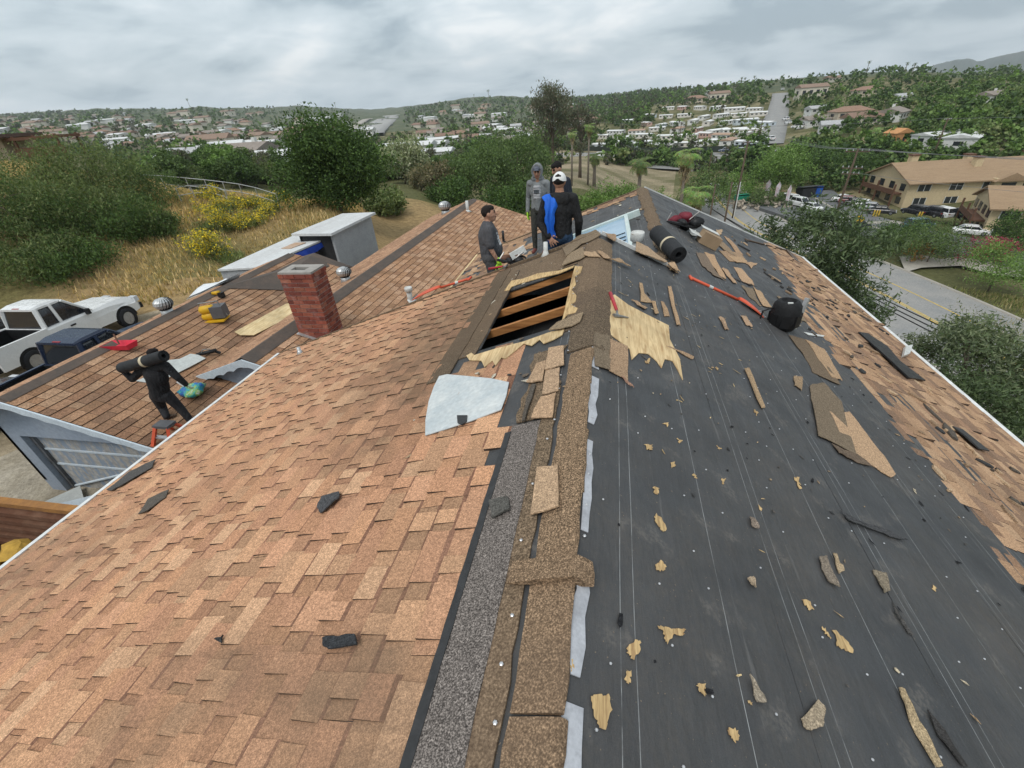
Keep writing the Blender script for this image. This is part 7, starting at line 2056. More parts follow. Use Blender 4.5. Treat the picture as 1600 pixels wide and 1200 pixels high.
b = B(); b.tube([p + (.10, .1, .1), p + (.22, .16, .0)], .04, 8); b.build('grip', BLACKP, root)
b = B(); b.tube([p + (-.16, -.02, .1), p + (-.1, .0, .18), p + (.05, .08, .16)], .014, 6); b.build('lever', STEEL, root)
tag(slab_obj('plywood_sheet', GR, pG, [(367, 522), (376, 527), (397, 527), (462, 494), (462, 474), (447, 478)], .06, .02, NEWPLY), 'new pale plywood sheet left of the chimney', 'plywood')
# orange stepladder whose top shows above the main eave
p = bpx(268, 690); root = wroot('stepladder', (p[0], p[1], p[2]), 'orange stepladder with a grey top behind the left eave', 'stepladder')
top = atz(266, 672, p[2] + .62); top = p + np.array([.06, .02, .44])
b = B(); b.box(top, (.36, .22, .06)); b.build('top_cap', GREYP, root)
for sx_ in (-1, 1):
    b = B(); b.tube([top + (sx_ * .15, -.08, -.02), p + (sx_ * .24, -.30, -.1)], .04, 4); b.build('rail', ORANGE, root)
    b = B(); b.tube([top + (sx_ * .15, .08, -.02), p + (sx_ * .24, .34, .0)], .035, 4); b.build('rail', ORANGE, root)
for f in (.42, .82):
    b = B(); q = top + (np.array(p) + (0, -.3, -.1) - top) * f; b.box(q, (.34 + .1 * f, .08, .025)); b.build('step', GALV, root)
p = bpx(306, 617); root = wroot('plastic_bag', p, 'crumpled blue and green plastic bag below the scalloped gable', 'bag')
V, F = [], []; n, m = 14, 8
for i in range(m + 1):
    for k in range(n):
        a = 2 * math.pi * k / n; ph = math.pi * i / m; r_ = .27 * math.sin(ph) * (1 + .18 * math.sin(3 * a + i) + .12 * rl.uniform(-1, 1))
        V.append(p + (r_ * math.cos(a), r_ * math.sin(a), .02 + .12 * (1 - math.cos(ph)) * (1 + .25 * math.sin(2 * a + 1)) * rl.uniform(.85, 1.1)))
for i in range(m):
    for k in range(n): F.append((i * n + k, i * n + (k + 1) % n, (i + 1) * n + (k + 1) % n, (i + 1) * n + k))
def bag_mat():
    m_ = NT('blue_green_plastic', .3, 0, .5)
    m_.color(m_.ramp(m_.noise(5, 3, .6), [(.40, (.02, .14, .42)), (.5, (.05, .40, .36)), (.58, (.25, .45, .05)), (.68, (.6, .65, .6))])); m_.bump(m_.noise(22, 4), .8, .03); return m_.mat
bb = B(); bb.add(V, F); bb.sm = True; bb.build('sack', bag_mat(), root)
b = B(); b.tube([p + (-.1, -.05, .30), p + (-.2, -.1, .42)], [.05, .02], 6); b.build('neck', CLEAR, root)

# ---------------------------------------------------------------- yard: vehicles, skip, shed, fence
def pickup(loc, rz, col, label):
    root = empty('pickup_truck', loc, rz, label, 'pickup truck'); w = .98; root.scale = (1.02, 1.0, 1.1)
    b = B(); b.col = col
    loft(b, [ring(.72, w, .50, 1.18, .08), ring(1.5, w, .48, 1.20, .12), ring(2.3, w * .97, .48, 1.16, .2), ring(2.72, w * .92, .52, 1.04, .2), ring(2.88, w * .82, .58, .92, .1)])        # bonnet
    loft(b, [ring(-1.05, w, .48, 1.20, .06), ring(.74, w, .48, 1.20, .06)])                                                # cab lower
    b.box((-w + .05, -1.98, .86), (.10, 1.9, .74)); b.box((w - .05, -1.98, .86), (.10, 1.9, .74)); b.box((0, -2.90, .84), (1.86, .08, .70)); b.box((0, -1.08, .90), (1.86, .06, .62))
    b.box((0, -1.98, .52), (1.8, 1.9, .10)); put('body', b.mesh('body', CARP), root)
    b = B(); b.box((0, -1.98, .585), (1.74, 1.78, .03)); b.box((-w + .11, -1.98, .90), (.02, 1.78, .6)); b.box((w - .11, -1.98, .90), (.02, 1.78, .6)); b.box((0, -1.12, .9), (1.74, .02, .6)); b.box((0, -2.85, .9), (1.74, .02, .6)); put('bed_liner', b.mesh('bed_liner', BLACKP), root)
    b = B(); loft(b, [ring(-1.04, w * .84, 1.18, 1.24, .02), ring(-.90, w * .80, 1.18, 1.86, .12), ring(.05, w * .80, 1.18, 1.88, .12), ring(.86, w * .90, 1.16, 1.20, .02)]); put('window', b.mesh('window', GLASSC), root)
    b = B(); b.col = col
    loft(b, [ring(-.98, w * .72, 1.83, 1.90, .03), ring(-.7, w * .77, 1.82, 1.95, .06), ring(-.1, w * .77, 1.82, 1.95, .06), ring(.12, w * .72, 1.83, 1.89, .03)])
    for s_ in (-1, 1):
        b.tube([(s_ * w * .88, .84, 1.18), (s_ * w * .80, .06, 1.86)], .05, 5); b.tube([(s_ * w * .86, -1.0, 1.2), (s_ * w * .79, -.9, 1.86)], .09, 5); b.tube([(s_ * w * .87, -.38, 1.2), (s_ * w * .80, -.38, 1.86)], .06, 5)
    put('roof', b.mesh('roof', CARP), root)
    for s_ in (-1, 1):
        b = B(); b.box((s_ * (w + .07), .55, 1.25), (.16, .12, .2)); put('mirror', b.mesh('mirror', BLACKP), root)
        b = B(); b.box((s_ * w * .74, 2.80, .93), (.34, .2, .2)); put('headlight', b.mesh('headlight', LAMP), root)
        b = B(); b.box((s_ * (w + .005), -.15, 1.0), (.03, .2, .05)); put('door_handle', b.mesh('door_handle', BLACKP), root)
        b = B(); b.box((s_ * (w - .06), -2.92, .95), (.12, .06, .34)); put('tail_light', b.mesh('tail_light', TAILL), root)
        for yy in (1.95, -1.95):
            b = B(); V = [(s_ * (w + .004), yy + .50 * math.cos(a), .40 + .50 * math.sin(a)) for a in np.linspace(0, math.pi, 14)]; b.add(V, [tuple(range(14))] if s_ > 0 else [tuple(range(13, -1, -1))]); put('wheel_arch', b.mesh('wheel_arch', BLACKP), root)
            q = put('wheel', WHT[0], root, (s_ * (w - .08), yy, .40)); put('rim', WHT[1], q)
    b = B(); b.box((0, 2.92, .62), (1.7, .10, .22)); b.box((0, -3.0, .58), (1.8, .12, .18)); put('bumper', b.mesh('bumper', BLACKP if col[0] > .5 else CHROME), root)
    b = B(); b.box((0, 2.86, .80), (1.0, .06, .2)); put('grille', b.mesh('grille', BLACKP), root)
    b = B(); b.col = TAILL.diffuse_color[:3]; b.box((0, -.93, 1.90), (.3, .05, .04)); put('brake_light', b.mesh('brake_light', TAILL), root)
    return root
gz = lambda x, y: hgt(x, y)
pickup((-21.6, 12.75, gz(-21.6, 12.75) + .02), 0.02, CW, 'white double-cab pickup parked left of the garage')
pickup((-16.6, 10.4, gz(-16.6, 10.4) + .0), 0.0, (.02, .03, .06), 'dark blue pickup between the white pickup and the garage')
car('suv', (.015, .015, .017), (-18.8, 7.2, gz(-18.8, 7.2)), .03, 'black car at the left edge below the garage ridge', None)
car('suv', (.02, .02, .022), (-26.6, 11.6, gz(-26.6, 11.6)), 0.0, 'dark vehicle at the far left behind the white pickup', None)
# rusty skip
RUST = stained('rusty_brown_steel', (.14, .062, .035), (.24, .14, .09), .85, .7, 2.0, (1, 1, .4), .4)
RUSTR = stained('rusty_rim', (.36, .17, .05), (.14, .07, .04), .85, .7, 3)
root = wroot('rubbish_skip', (-10.4, 2.3, -7.5), 'rusty brown skip with ribbed sides below the left eave', 'skip')
zt, zb = -5.62, -7.45; x0, x1, y0, y1 = -13.6, -7.2, 1.2, 3.82
b = B()
for (c, d) in (((x0, (y0 + y1) / 2, (zt + zb) / 2), (.06, y1 - y0, zt - zb)), ((x1, (y0 + y1) / 2, (zt + zb) / 2), (.06, y1 - y0, zt - zb)), (((x0 + x1) / 2, y0, (zt + zb) / 2), (x1 - x0, .06, zt - zb)), (((x0 + x1) / 2, y1, (zt + zb) / 2), (x1 - x0, .06, zt - zb)), (((x0 + x1) / 2, (y0 + y1) / 2, zb), (x1 - x0, y1 - y0, .06))):
    b.box(c, d)
b.build('body', RUST, root)
for k in range(5):
    b = B(); b.box(((x0 + x1) / 2, y1 - .07, zt - .18 - k * .24), (x1 - x0 - .06, .10, .10)); b.build('rib', RUST, root)
b = B(); b.box(((x0 + x1) / 2, y1 + .0, zt + .03), (x1 - x0 + .1, .14, .1)); b.box((x1, (y0 + y1) / 2, zt + .03), (.14, y1 - y0, .1)); b.build('rim', RUSTR, root)
b = B(); rs = random.Random(4)
for k in range(70):
    R = np.array(Matrix.Rotation(rs.uniform(0, 3), 3, Vector((rs.uniform(-1, 1), rs.uniform(-1, 1), rs.uniform(-.3, 1))).normalized()))
    b.box((rs.uniform(x0 + .4, x1 - .4), rs.uniform(y0 + .4, y1 - .5), rs.uniform(-6.9, -6.35)), (rs.uniform(.2, .8), rs.uniform(.2, .5), .06), R=R, col=rs.choice([(.03, .03, .03), (.05, .045, .04), (.16, .12, .09), (.25, .19, .13), (.02, .02, .022)]))
tag(b.build('roofing_debris', SCRAP), 'dark torn roofing heaped inside the skip', 'debris', kind='stuff')
for i, q in enumerate([(-9.9, 3.2, -6.25), (-10.1, 2.85, -6.3)]):
    b = B(); V = []
    for k in range(6):
        for j in range(8):
            a = 2 * math.pi * j / 8; ph = math.pi * k / 5; r_ = .22 * math.sin(ph) * rs.uniform(.7, 1.3); V.append((q[0] + r_ * math.cos(a) * 1.3, q[1] + r_ * math.sin(a), q[2] + .18 * (1 - math.cos(ph))))
    b.add(V, [(8 * k + j, 8 * k + (j + 1) % 8, 8 * k + 8 + (j + 1) % 8, 8 * k + 8 + j) for k in range(5) for j in range(8)]); o = b.build('yellow_foam', flat('yellow_foam_m', (.45, .27, .05), .9, var=.3, bump=.5))
    tag(o, ['upper lump of yellow foam in the skip', 'lower lump of yellow foam in the skip'][i], 'foam')
for i, (c, d, rz) in enumerate([((-12.0, 5.0, -7.35), (1.3, .7, .03), .5), ((-11.5, 4.7, -7.31), (1.0, .6, .03), -.3), ((-12.5, 5.15, -7.38), (.9, .8, .03), 1.0)]):
    b = B(); b.box(c, d, rz); tag(b.build('scrap_board', [BLUET, stained('tan_board', (.55, .44, .33), (.62, .58, .52), .9, .6, 2), SHEETG][i]), ['pale blue board on the ground by the garage door', 'tan board on the ground by the garage door', 'white board on the ground by the garage door'][i], 'board')

# shed
SHW = stained('grey_shed_wall', (.36, .37, .38), (.25, .26, .27), .9, .5, 2); SHR = stained('white_roll_roof', (.60, .61, .61), (.42, .40, .38), .75, .5, .9, (1, .3, 1)); TARP = flat('blue_tarp', (.02, .06, .36), .5, var=.25, scale=3, bump=.3)
shed = wroot('shed', (-15.4, 20.5, -8.1), 'long low shed with white roofs and a blue tarp under the eave', 'shed')
def quad_slab(name, P, th, mat, parent):
    b = B(); P = [np.array(p, float) for p in P]; b.prism(P, (0, 0, th)); return b.build(name, mat, parent)
quad_slab('lower_roof', [(-16.9, 16.7, -5.52), (-14.85, 16.75, -5.45), (-13.9, 22.0, -5.35), (-16.7, 22.2, -5.45)], .08, SHR, shed)
quad_slab('upper_roof', [(-15.6, 20.7, -5.02), (-13.15, 20.4, -4.98), (-12.95, 25.1, -4.95), (-15.2, 25.3, -5.0)], .12, SHR, shed)
b = B(); b.box((-15.9, 16.85, -6.9), (1.95, .12, 2.75)); b.build('end_wall', stained('mottled_stucco', (.40, .41, .42), (.22, .23, .25), .9, .8, 7), shed)
b = B(); b.box((-13.35, 22.9, -6.7), (.12, 4.4, 3.4)); b.box((-14.2, 24.9, -6.7), (1.8, .12, 3.4)); b.box((-15.2, 22.9, -6.7), (.12, 4.2, 3.4)); b.box((-16.6, 19.4, -6.9), (.12, 5.2, 2.7)); b.build('wall', SHW, shed)
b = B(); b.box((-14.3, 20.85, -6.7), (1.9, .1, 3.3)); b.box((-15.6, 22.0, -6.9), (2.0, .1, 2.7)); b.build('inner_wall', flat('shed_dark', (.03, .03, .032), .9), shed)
b = B()
for k in range(3): y_ = 17.0 + k * 1.8; b.box((-14.75 + .18 * k, y_, -6.8), (.12, .12, 2.7))
b.build('post', POLE, shed)
b = B(); V = []
for i in range(14):
    t = i / 13; p = np.array([-14.80 + .92 * t, 16.72 + 5.2 * t, -5.47 + .1 * t]); V += [p, p + (.03 + .03 * math.sin(i * 2.1), 0, -.28 - .06 * math.sin(i * 1.7))]
b.add(V, [(2 * i, 2 * i + 2, 2 * i + 3, 2 * i + 1) for i in range(13)]); b.add([np.array(v) - (.02, 0, 0) for v in V], [(2 * i + 1, 2 * i + 3, 2 * i + 2, 2 * i) for i in range(13)]); b.build('tarp_edge', TARP, shed)
quad_slab('roof_board', [(-15.6, 19.6, -5.36), (-15.0, 19.5, -5.34), (-14.7, 20.4, -5.30), (-15.4, 20.5, -5.32)], .03, stained('tan_patch', (.45, .30, .2), (.5, .45, .4), .9, .5, 3), shed)
# pipe fence on the bank
def fence_line(pts, h, label, npost, rails=(1.0, .5)):
    P = [ground_px(x, y, 25, 75) if not isinstance(x, tuple) else np.array(x) for x, y in pts]
    P = [np.array([p[0], p[1], hgt(p[0], p[1])]) for p in P]
    root = wroot('pipe_fence', P[0], label, 'fence')
    path = smooth_path(P, .8); n = len(path)
    for k in range(npost):
        q = path[int(k * (n - 1) / (npost - 1))]; b = B(); b.tube([q - (0, 0, .3), q + (0, 0, h)], .035, 6); b.build('post', GALV, root)
    for f in rails:
        b = B(); b.tube([q + (0, 0, h * f) for q in path[::2] + [path[-1]]], .028, 6); b.build('rail', GALV, root)
fence_line([(222, 300), (262, 301), (300, 303), (345, 308), (395, 316), (440, 330)], 1.25, 'pale pipe fence along the top of the grassy bank', 8)
fence_line([(285, 318), (318, 312), (345, 314), (360, 322)], 1.1, 'shorter pipe fence in front of the long one', 4)
# brick-red pergola house top left
P = spot(38, 240, 60)[0]; root = empty('hilltop_house', P, .35, 'dark-roofed house with a timber pergola at the top left', 'house'); root.scale = (.6, .6, 1)
zt_ = aty(40, 212, P[1])[2] - P[2]; 
b = B(); b.col = (.42, .34, .24); b.box((-4.5, 1, zt_ / 2 - 1), (8, 6, zt_ + 2)); put('wall', b.mesh('wall', PAINT), root)
b = B(); b.col = (.10, .065, .05); b.box((-4.2, .5, zt_ + .1), (10, 8, .25)); put('roof', b.mesh('roof', ROOFM), root)
b = B(); b.box((3.6, 0, zt_ - .2), (6.5, 5, .22)); put('pergola_beam', b.mesh('pergola_beam', BRNT), root)
for q in ((6.5, -2.2), (6.5, 2.2), (1.2, -2.2), (3.8, -2.2)):
    b = B(); b.box((q[0], q[1], zt_ / 2 - 1), (.25, .25, zt_ + 2)); put('post', b.mesh('post', BRNT), root)
b = B(); b.box((3.8, -2.3, zt_ * .35), (6.3, .12, .7)); put('railing', b.mesh('railing', BRNT), root)
for q in (-6.5, -3):
    b = B(); b.box((q, -2.05, zt_ * .55), (1.6, .1, 1.2)); put('window', b.mesh('window', WINM), root)
# ---------------------------------------------------------------- people: each body one continuous mesh grown from tapered limbs
def person_mat():
    m = NT('cloth_and_skin', 0.8, 0, 0.2)
    c = m.attr()
    c = m.mix(1.0, c, m.ramp(m.noise(9, 5, .65), [(0.3, 0.8), (0.7, 1.2)]), 'MULTIPLY')
    m.color(c); m.bump(m.math('ADD', m.noise(7, 3, .5, stretch=(1, 1, .45), dist=1.2), m.math('MULTIPLY', m.noise(26, 4), .3)), 0.9, 0.05)
    return m.mat
PERS = person_mat()
SKIN = (0.45, 0.25, 0.17); SKIN2 = (0.35, 0.19, 0.125)
def nrm(v): v = np.array(v, float); return v / (np.linalg.norm(v) + 1e-9)
class Body:
    def __init__(s): s.p = []
    def cap(s, a, b, ra, rb, col, bias=0.0): s.p.append(('c', np.array(a, float), np.array(b, float), ra, rb, col, bias))
    def ell(s, c, r, ax, col, bias=0.0): s.p.append(('e', np.array(c, float), np.array(r, float), np.array(ax, float), None, col, bias))
    def mesh(s, name, voxel=.0095):
        b = B()
        for q in s.p:
            if q[0] == 'c':
                a, c, ra, rb = q[1:5]; t = c - a; L = np.linalg.norm(t); t = nrm(t) if L > 1e-6 else np.array([0, 0, 1.0])
                pts, rad = [], []
                for k in range(5): ph = math.pi / 2 * (k / 4); pts.append(a - t * ra * math.cos(ph)); rad.append(max(ra * math.sin(ph), 1e-4))
                for k in range(5): ph = math.pi / 2 * (k / 4); pts.append(c + t * rb * math.sin(ph)); rad.append(max(rb * math.cos(ph), 1e-4))
                b.tube(pts, rad, 14)
            else:
                c, r, ax = q[1:4]; V = []; n, m = 18, 12
                for i in range(m + 1):
                    th = math.pi * i / m; st = max(math.sin(th), 1e-3)
                    for k in range(n):
                        a = 2 * math.pi * k / n; l = np.array([r[0] * st * math.cos(a), r[1] * st * math.sin(a), -r[2] * math.cos(th)]); V.append(c + ax.T @ l)
                F = [(i * n + k, i * n + (k + 1) % n, (i + 1) * n + (k + 1) % n, (i + 1) * n + k) for i in range(m) for k in range(n)]
                F += [tuple(range(n - 1, -1, -1)), tuple(m * n + k for k in range(n))]
                b.add(V, F)
        me = bpy.data.meshes.new('tmp'); me.from_pydata(b.v, [], b.f); me.update()
        o = bpy.data.objects.new('tmp', me); COL.objects.link(o)
        r = o.modifiers.new('r', 'REMESH'); r.mode = 'VOXEL'; r.voxel_size = voxel
        sm = o.modifiers.new('s', 'SMOOTH'); sm.factor = .5; sm.iterations = 2
        dg = bpy.context.evaluated_depsgraph_get(); ev = o.evaluated_get(dg)
        out_ = bpy.data.meshes.new_from_object(ev)
        bpy.data.objects.remove(o); bpy.data.meshes.remove(me)
        n = len(out_.polygons); cen = np.zeros(n * 3, np.float32); out_.polygons.foreach_get('center', cen); P = cen.reshape(-1, 3).astype(float)
        best = np.full(n, 1e9); C = np.zeros((n, 3))
        for q in s.p:
            if q[0] == 'c':
                a, c, ra, rb, col, bias = q[1:7]; t = c - a; L2 = t @ t + 1e-12
                h = np.clip(((P - a) @ t) / L2, 0, 1); d = np.linalg.norm(P - a - h[:, None] * t, axis=1) - (ra + (rb - ra) * h)
            else:
                c, r, ax, _, col, bias = q[1:7]; l = (P - c) @ ax.T; k = np.linalg.norm(l / r, axis=1); d = (k - 1) * np.min(r)
            d = d - bias; mk = d < best; best[mk] = d[mk]; C[mk] = col
        at = out_.attributes.new('tint', 'FLOAT_COLOR', 'FACE')
        at.data.foreach_set('color', np.hstack([C, np.ones((n, 1))]).astype(np.float32).ravel())
        out_.polygons.foreach_set('use_smooth', np.ones(n, bool))
        out_.materials.clear(); out_.materials.append(PERS); out_.name = name
        return out_
def head(bd, c, f, up, skin, hair, hairlen=1.0, k=1.0):
    f = nrm(f); u = nrm(np.array(up, float) - f * (np.array(up, float) @ f)); r = np.cross(f, u); ax = np.array([r, f, u]); c = np.array(c, float)
    g = lambda x, y, z: c + (r * x + f * y + u * z) * k
    bd.ell(c, np.array([.076, .096, .108]) * k, ax, skin)
    bd.ell(g(0, .022, -.062), np.array([.056, .068, .062]) * k, ax, skin)
    bd.cap(g(0, .088, .012), g(0, .112, -.026), .010 * k, .015 * k, skin)
    for sx in (-1, 1):
        bd.ell(g(sx * .078, -.008, -.006), np.array([.012, .022, .032]) * k, ax, skin)
        bd.ell(g(sx * .032, .083, .010), np.array([.014, .010, .007]) * k, ax, (.03, .02, .015), .004)
        bd.cap(g(sx * .016, .092, .030), g(sx * .050, .080, .030), .005 * k, .004 * k, (.03, .02, .016), .004)
    bd.cap(g(-.022, .088, -.060), g(.022, .088, -.060), .006 * k, .006 * k, (.24, .09, .07), .003)
    bd.cap(g(-.03, .075, -.045), g(.03, .075, -.045), .012 * k, .012 * k, tuple(q * .75 for q in skin), .001)
    if hair is not None:
        bd.ell(g(0, -.022, .030), np.array([.080, .092, .088]) * k, ax, hair, .003)
        bd.ell(g(0, .020, .064), np.array([.066, .070, .046]) * k, ax, hair, .003)
    return g
def hand(bd, w, d, n, col, k=1.0, curl=.5, spread=.18, side=1):
    """palm and five fingers; d = direction of the fingers, n = back of the hand, side = thumb side"""
    d = nrm(d); n = nrm(np.array(n, float) - d * (np.array(n, float) @ d)); s_ = np.cross(d, n) * side; w = np.array(w, float)
    for q in (-.026, 0, .026): bd.cap(w + s_ * q * .6 * k, w + d * .085 * k + s_ * q * k, .017 * k, .015 * k, col)
    for i, (q, L) in enumerate(((-.033, .060), (-.011, .074), (.011, .080), (.033, .070))):
        a = w + (d * .088 + s_ * q) * k; dd = nrm(d + s_ * q / .033 * spread); b_ = a + dd * L * .52 * k - n * curl * .012 * k; c = b_ + nrm(dd - n * curl) * L * .48 * k
        bd.cap(a, b_, .0108 * k, .0100 * k, col); bd.cap(b_, c, .0100 * k, .0088 * k, col)
    a = w + (d * .025 + s_ * .036) * k; b_ = a + nrm(d * .6 + s_ * .8) * .045 * k; c = b_ + nrm(d * .95 + s_ * .25 - n * curl * .4) * .036 * k
    bd.cap(a, b_, .0145 * k, .0125 * k, col); bd.cap(b_, c, .0120 * k, .0100 * k, col)
def limbs(bd, J, C, k=1.0, bulk=1.0):
    """J: joint name -> position; C: colours"""
    top, bot = C['top'], C['bottom']; slv = C.get('sleeve', top)
    for s_ in 'LR':
        bd.cap(J['hip' + s_], J['kn' + s_], .088 * k * bulk, .064 * k * bulk, bot); bd.cap(J['kn' + s_], J['an' + s_], .064 * k * bulk, .050 * k * bulk, bot)
        a = np.array(J['an' + s_], float); t = nrm(J['toe' + s_])
        bd.cap(a + (0, 0, -.035 * k), a + t * .16 * k + np.array([0, 0, -.055 * k]), .046 * k, .036 * k, C['shoe'], .004); bd.cap(a + (0, 0, -.03 * k), a - t * .05 * k + np.array([0, 0, -.05 * k]), .042 * k, .034 * k, C['shoe'], .004)
        sh, el, wr = (np.array(J[q + s_], float) for q in ('sh', 'el', 'wr'))
        if C.get('short'):
            m = sh + (el - sh) * .78
            bd.cap(sh, m, .066 * k * bulk, .062 * k * bulk, top, .002); bd.cap(sh + (el - sh) * .6, el, .046 * k, .041 * k, C['skin']); bd.cap(el, wr, .042 * k, .028 * k, C['skin'])
        else:
            bd.cap(sh, el, .064 * k * bulk, .052 * k * bulk, slv); bd.cap(el, wr, .052 * k * bulk, .038 * k * bulk, slv)
    shL, shR, hL, hR = (np.array(J[q], float) for q in ('shL', 'shR', 'hipL', 'hipR'))
    r = nrm(shR - shL); pel = (hL + hR) / 2; chs = (shL + shR) / 2; u = nrm(chs - pel); f = nrm(np.cross(u, r)); r = np.cross(f, u); ax = np.array([r, f, u])
    h = np.linalg.norm(chs - pel)
    bd.ell(pel + u * .03 * k, np.array([.165, .118, .13]) * k * bulk, ax, bot)
    bd.ell(pel + u * h * .40, np.array([.158, .112, .19]) * k * bulk, ax, top, .004)
    bd.ell(pel + u * h * .72, np.array([.178, .118, .20]) * k * bulk, ax, top, .002)
    bd.cap(shL + r * .02, shR - r * .02, .070 * k * bulk, .070 * k * bulk, top)
    bd.cap(pel + u * .06 * k - r * .06 * k, pel + u * h * .35 - r * .06 * k, .105 * k * bulk, .095 * k * bulk, top, -.001)
    bd.cap(pel + u * .06 * k + r * .06 * k, pel + u * h * .35 + r * .06 * k, .105 * k * bulk, .095 * k * bulk, top, -.001)
    bd.cap(pel + u * .05 * k, pel + u * h * .75, .125 * k * bulk, .135 * k * bulk, top, -.002)
    if C.get('belly'): bd.ell(pel + u * h * .30 + f * .055, np.array([.175, .175, .19]) * k, ax, top, .003)
    return pel, chs, u, f, r
def stand(base, yaw, k=1.0, lean=0.0):
    """upright joints; yaw = facing direction measured from +Y towards -X"""
    f = np.array([-math.sin(yaw), math.cos(yaw), 0]); r = np.array([math.cos(yaw), math.sin(yaw), 0]); b = np.array(base, float)
    g = lambda x, y, z: b + (r * x + f * (y + lean * max(0, z - .9)) + np.array([0, 0, z])) * k
    J = {}
    for s_, q in (('L', -1), ('R', 1)):
        J['hip' + s_] = g(q * .095, 0, .90); J['kn' + s_] = g(q * .11, .03, .49); J['an' + s_] = g(q * .12, -.02, .09); J['toe' + s_] = f
        J['sh' + s_] = g(q * .185, 0, 1.42); J['el' + s_] = g(q * .25, -.02, 1.14); J['wr' + s_] = g(q * .27, .08, .90)
    return J, g, f, r
NEON = (.42, .75, .06)
def finish(name, bd, base, label, extras=()):
    root = wroot(name, base, label, 'person')
    me = bd.mesh('body')
    o = put('body', me, root); o.location = -Vector(root.location)
    for nm, b, mt in extras:
        q = b.build(nm, mt, root)
    return root
def onF(x, y): return np.array([x, y, FZ - FT * (FX - x)])
# 1 grey T-shirt, neon gloves, seen from his right side
base = onF(-1.78, 7.12); J, g, f, r = stand(base, -1.25, .955)
J['elR'] = g(.25, .00, 1.13); J['wrR'] = g(.25, .12, .88); J['elL'] = g(-.25, .02, 1.13); J['wrL'] = g(-.22, .16, .90)
bd = Body(); C = dict(top=(.085, .085, .092), bottom=(.085, .083, .085), shoe=(.06, .05, .045), skin=SKIN, short=True, belly=True)
pel, chs, u, ff, rr_ = limbs(bd, J, C, .955, 1.34)
bd.cap(g(0, -.01, 1.42), g(0, .02, 1.54), .062, .060, SKIN)
head(bd, g(0, .045, 1.645), f + np.array([.15, -.12, .16]), (0, 0, 1), SKIN, (.018, .014, .012), k=1.1)
hand(bd, J['wrR'], (np.array([0, 0, -1.0]) + f * .25), r, NEON, 1.12, .5, .2, 1); hand(bd, J['wrL'], (np.array([0, 0, -1.0]) + f * .3), -r, NEON, 1.12, .5, .2, -1)
bd.cap(J['wrR'] + (0, 0, .05), J['wrR'], .036, .040, NEON, .004); bd.cap(J['wrL'] + (0, 0, .05), J['wrL'], .036, .040, NEON, .004)
for q in range(5):                                        # white print on the shirt front
    z = 1.33 - .045 * q; bd.cap(g(-.02, .150 + .014 * q, z), g(.095 - .02 * (q % 2), .125 + .016 * q, z), .010, .010, (.55, .55, .55), .016)
finish('person', bd, base, 'man in a dark grey T-shirt and neon gloves standing behind the left rake')
# 2 grey hoodie with the hood up, facing the camera
base = onF(-1.28, 9.75); J, g, f, r = stand(base, math.pi - .15, 1.0)
J['elR'] = g(.24, -.05, 1.13); J['wrR'] = g(.24, .04, .88); J['wrL'] = g(-.2, .15, .95)
bd = Body(); HG = (.20, .21, .215); C = dict(top=HG, bottom=(.055, .055, .048), shoe=(.16, .05, .04), skin=SKIN2)
limbs(bd, J, C, 1.0, 1.04)
bd.cap(g(0, 0, 1.42), g(0, .02, 1.52), .062, .06, SKIN2)
gh = head(bd, g(0, .035, 1.635), f + np.array([.12, 0, -.12]), (0, 0, 1), SKIN2, None)
bd.ell(gh(0, -.045, .03), (.112, .10, .135), np.eye(3), HG, .002)
for q in range(9):                                        # rim of the hood
    a = math.pi * (q / 8) * 1.5 - math.pi * .25; a2 = math.pi * ((q + 1) / 8) * 1.5 - math.pi * .25
    if q < 8: bd.cap(gh(.100 * math.cos(a), .045, .02 + .130 * math.sin(a)), gh(.100 * math.cos(a2), .045, .02 + .130 * math.sin(a2)), .022, .022, HG, .004)
bd.cap(gh(-.08, 0, -.12), gh(.08, 0, -.12), .055, .055, HG)
bd.ell(gh(0, .02, .075), (.080, .092, .052), np.eye(3), (.12, .13, .16), .004); bd.cap(gh(-.045, .12, .06), gh(.045, .12, .06), .012, .012, (.12, .13, .16), .006)
for q in range(5): bd.cap(g(-.05, .112, 1.36 - .05 * q), g(.05, .112, 1.36 - .05 * q), .03, .03, (.34, .34, .35), .004)
for q in (1.30, 1.26): bd.cap(g(-.04, .135, q), g(.045, .135, q), .012, .012, (.08, .09, .10), .012)
hand(bd, J['wrR'], (0, 0, -1), r, NEON, 1.12, .5, .2, 1); hand(bd, J['wrL'], (0, 0, -1), -r, HG, 1.0, .5, .2, -1)
finish('person', bd, base, 'man in a grey hoodie with the hood up, one neon glove, facing the camera')
# 3 white cap, black hoodie, seen from behind
base = onF(-.56, 6.50); J, g, f, r = stand(base, .12, 1.0)
J['elL'] = g(-.28, -.06, 1.13); J['wrL'] = g(-.17, -.18, .97); J['elR'] = g(.27, -.03, 1.12); J['wrR'] = g(.27, .08, .88)
bd = Body(); BK = (.02, .02, .021); C = dict(top=BK, bottom=(.035, .065, .115), shoe=(.05, .05, .05), skin=SKIN2)
limbs(bd, J, C, 1.0, 1.14)
bd.cap(g(0, 0, 1.43), g(0, .01, 1.53), .066, .062, SKIN2)
gh = head(bd, g(0, .03, 1.64), f + np.array([.25, 0, -.05]), (0, 0, 1), SKIN2, (.02, .016, .014))
bd.ell(g(0, -.085, 1.42), (.13, .055, .10), np.eye(3), BK, .002); bd.cap(g(-.10, -.04, 1.47), g(.10, -.04, 1.47), .045, .045, BK)
hand(bd, J['wrL'], np.array([.55, 0, -.75]), -f, SKIN, 1.05, .25, .35, -1); hand(bd, J['wrR'], (0, .15, -1), r, SKIN, 1.0, .5, .2, 1)
CAPW = flat('white_cap_cloth', (.74, .74, .73), .8, var=.06, scale=20)
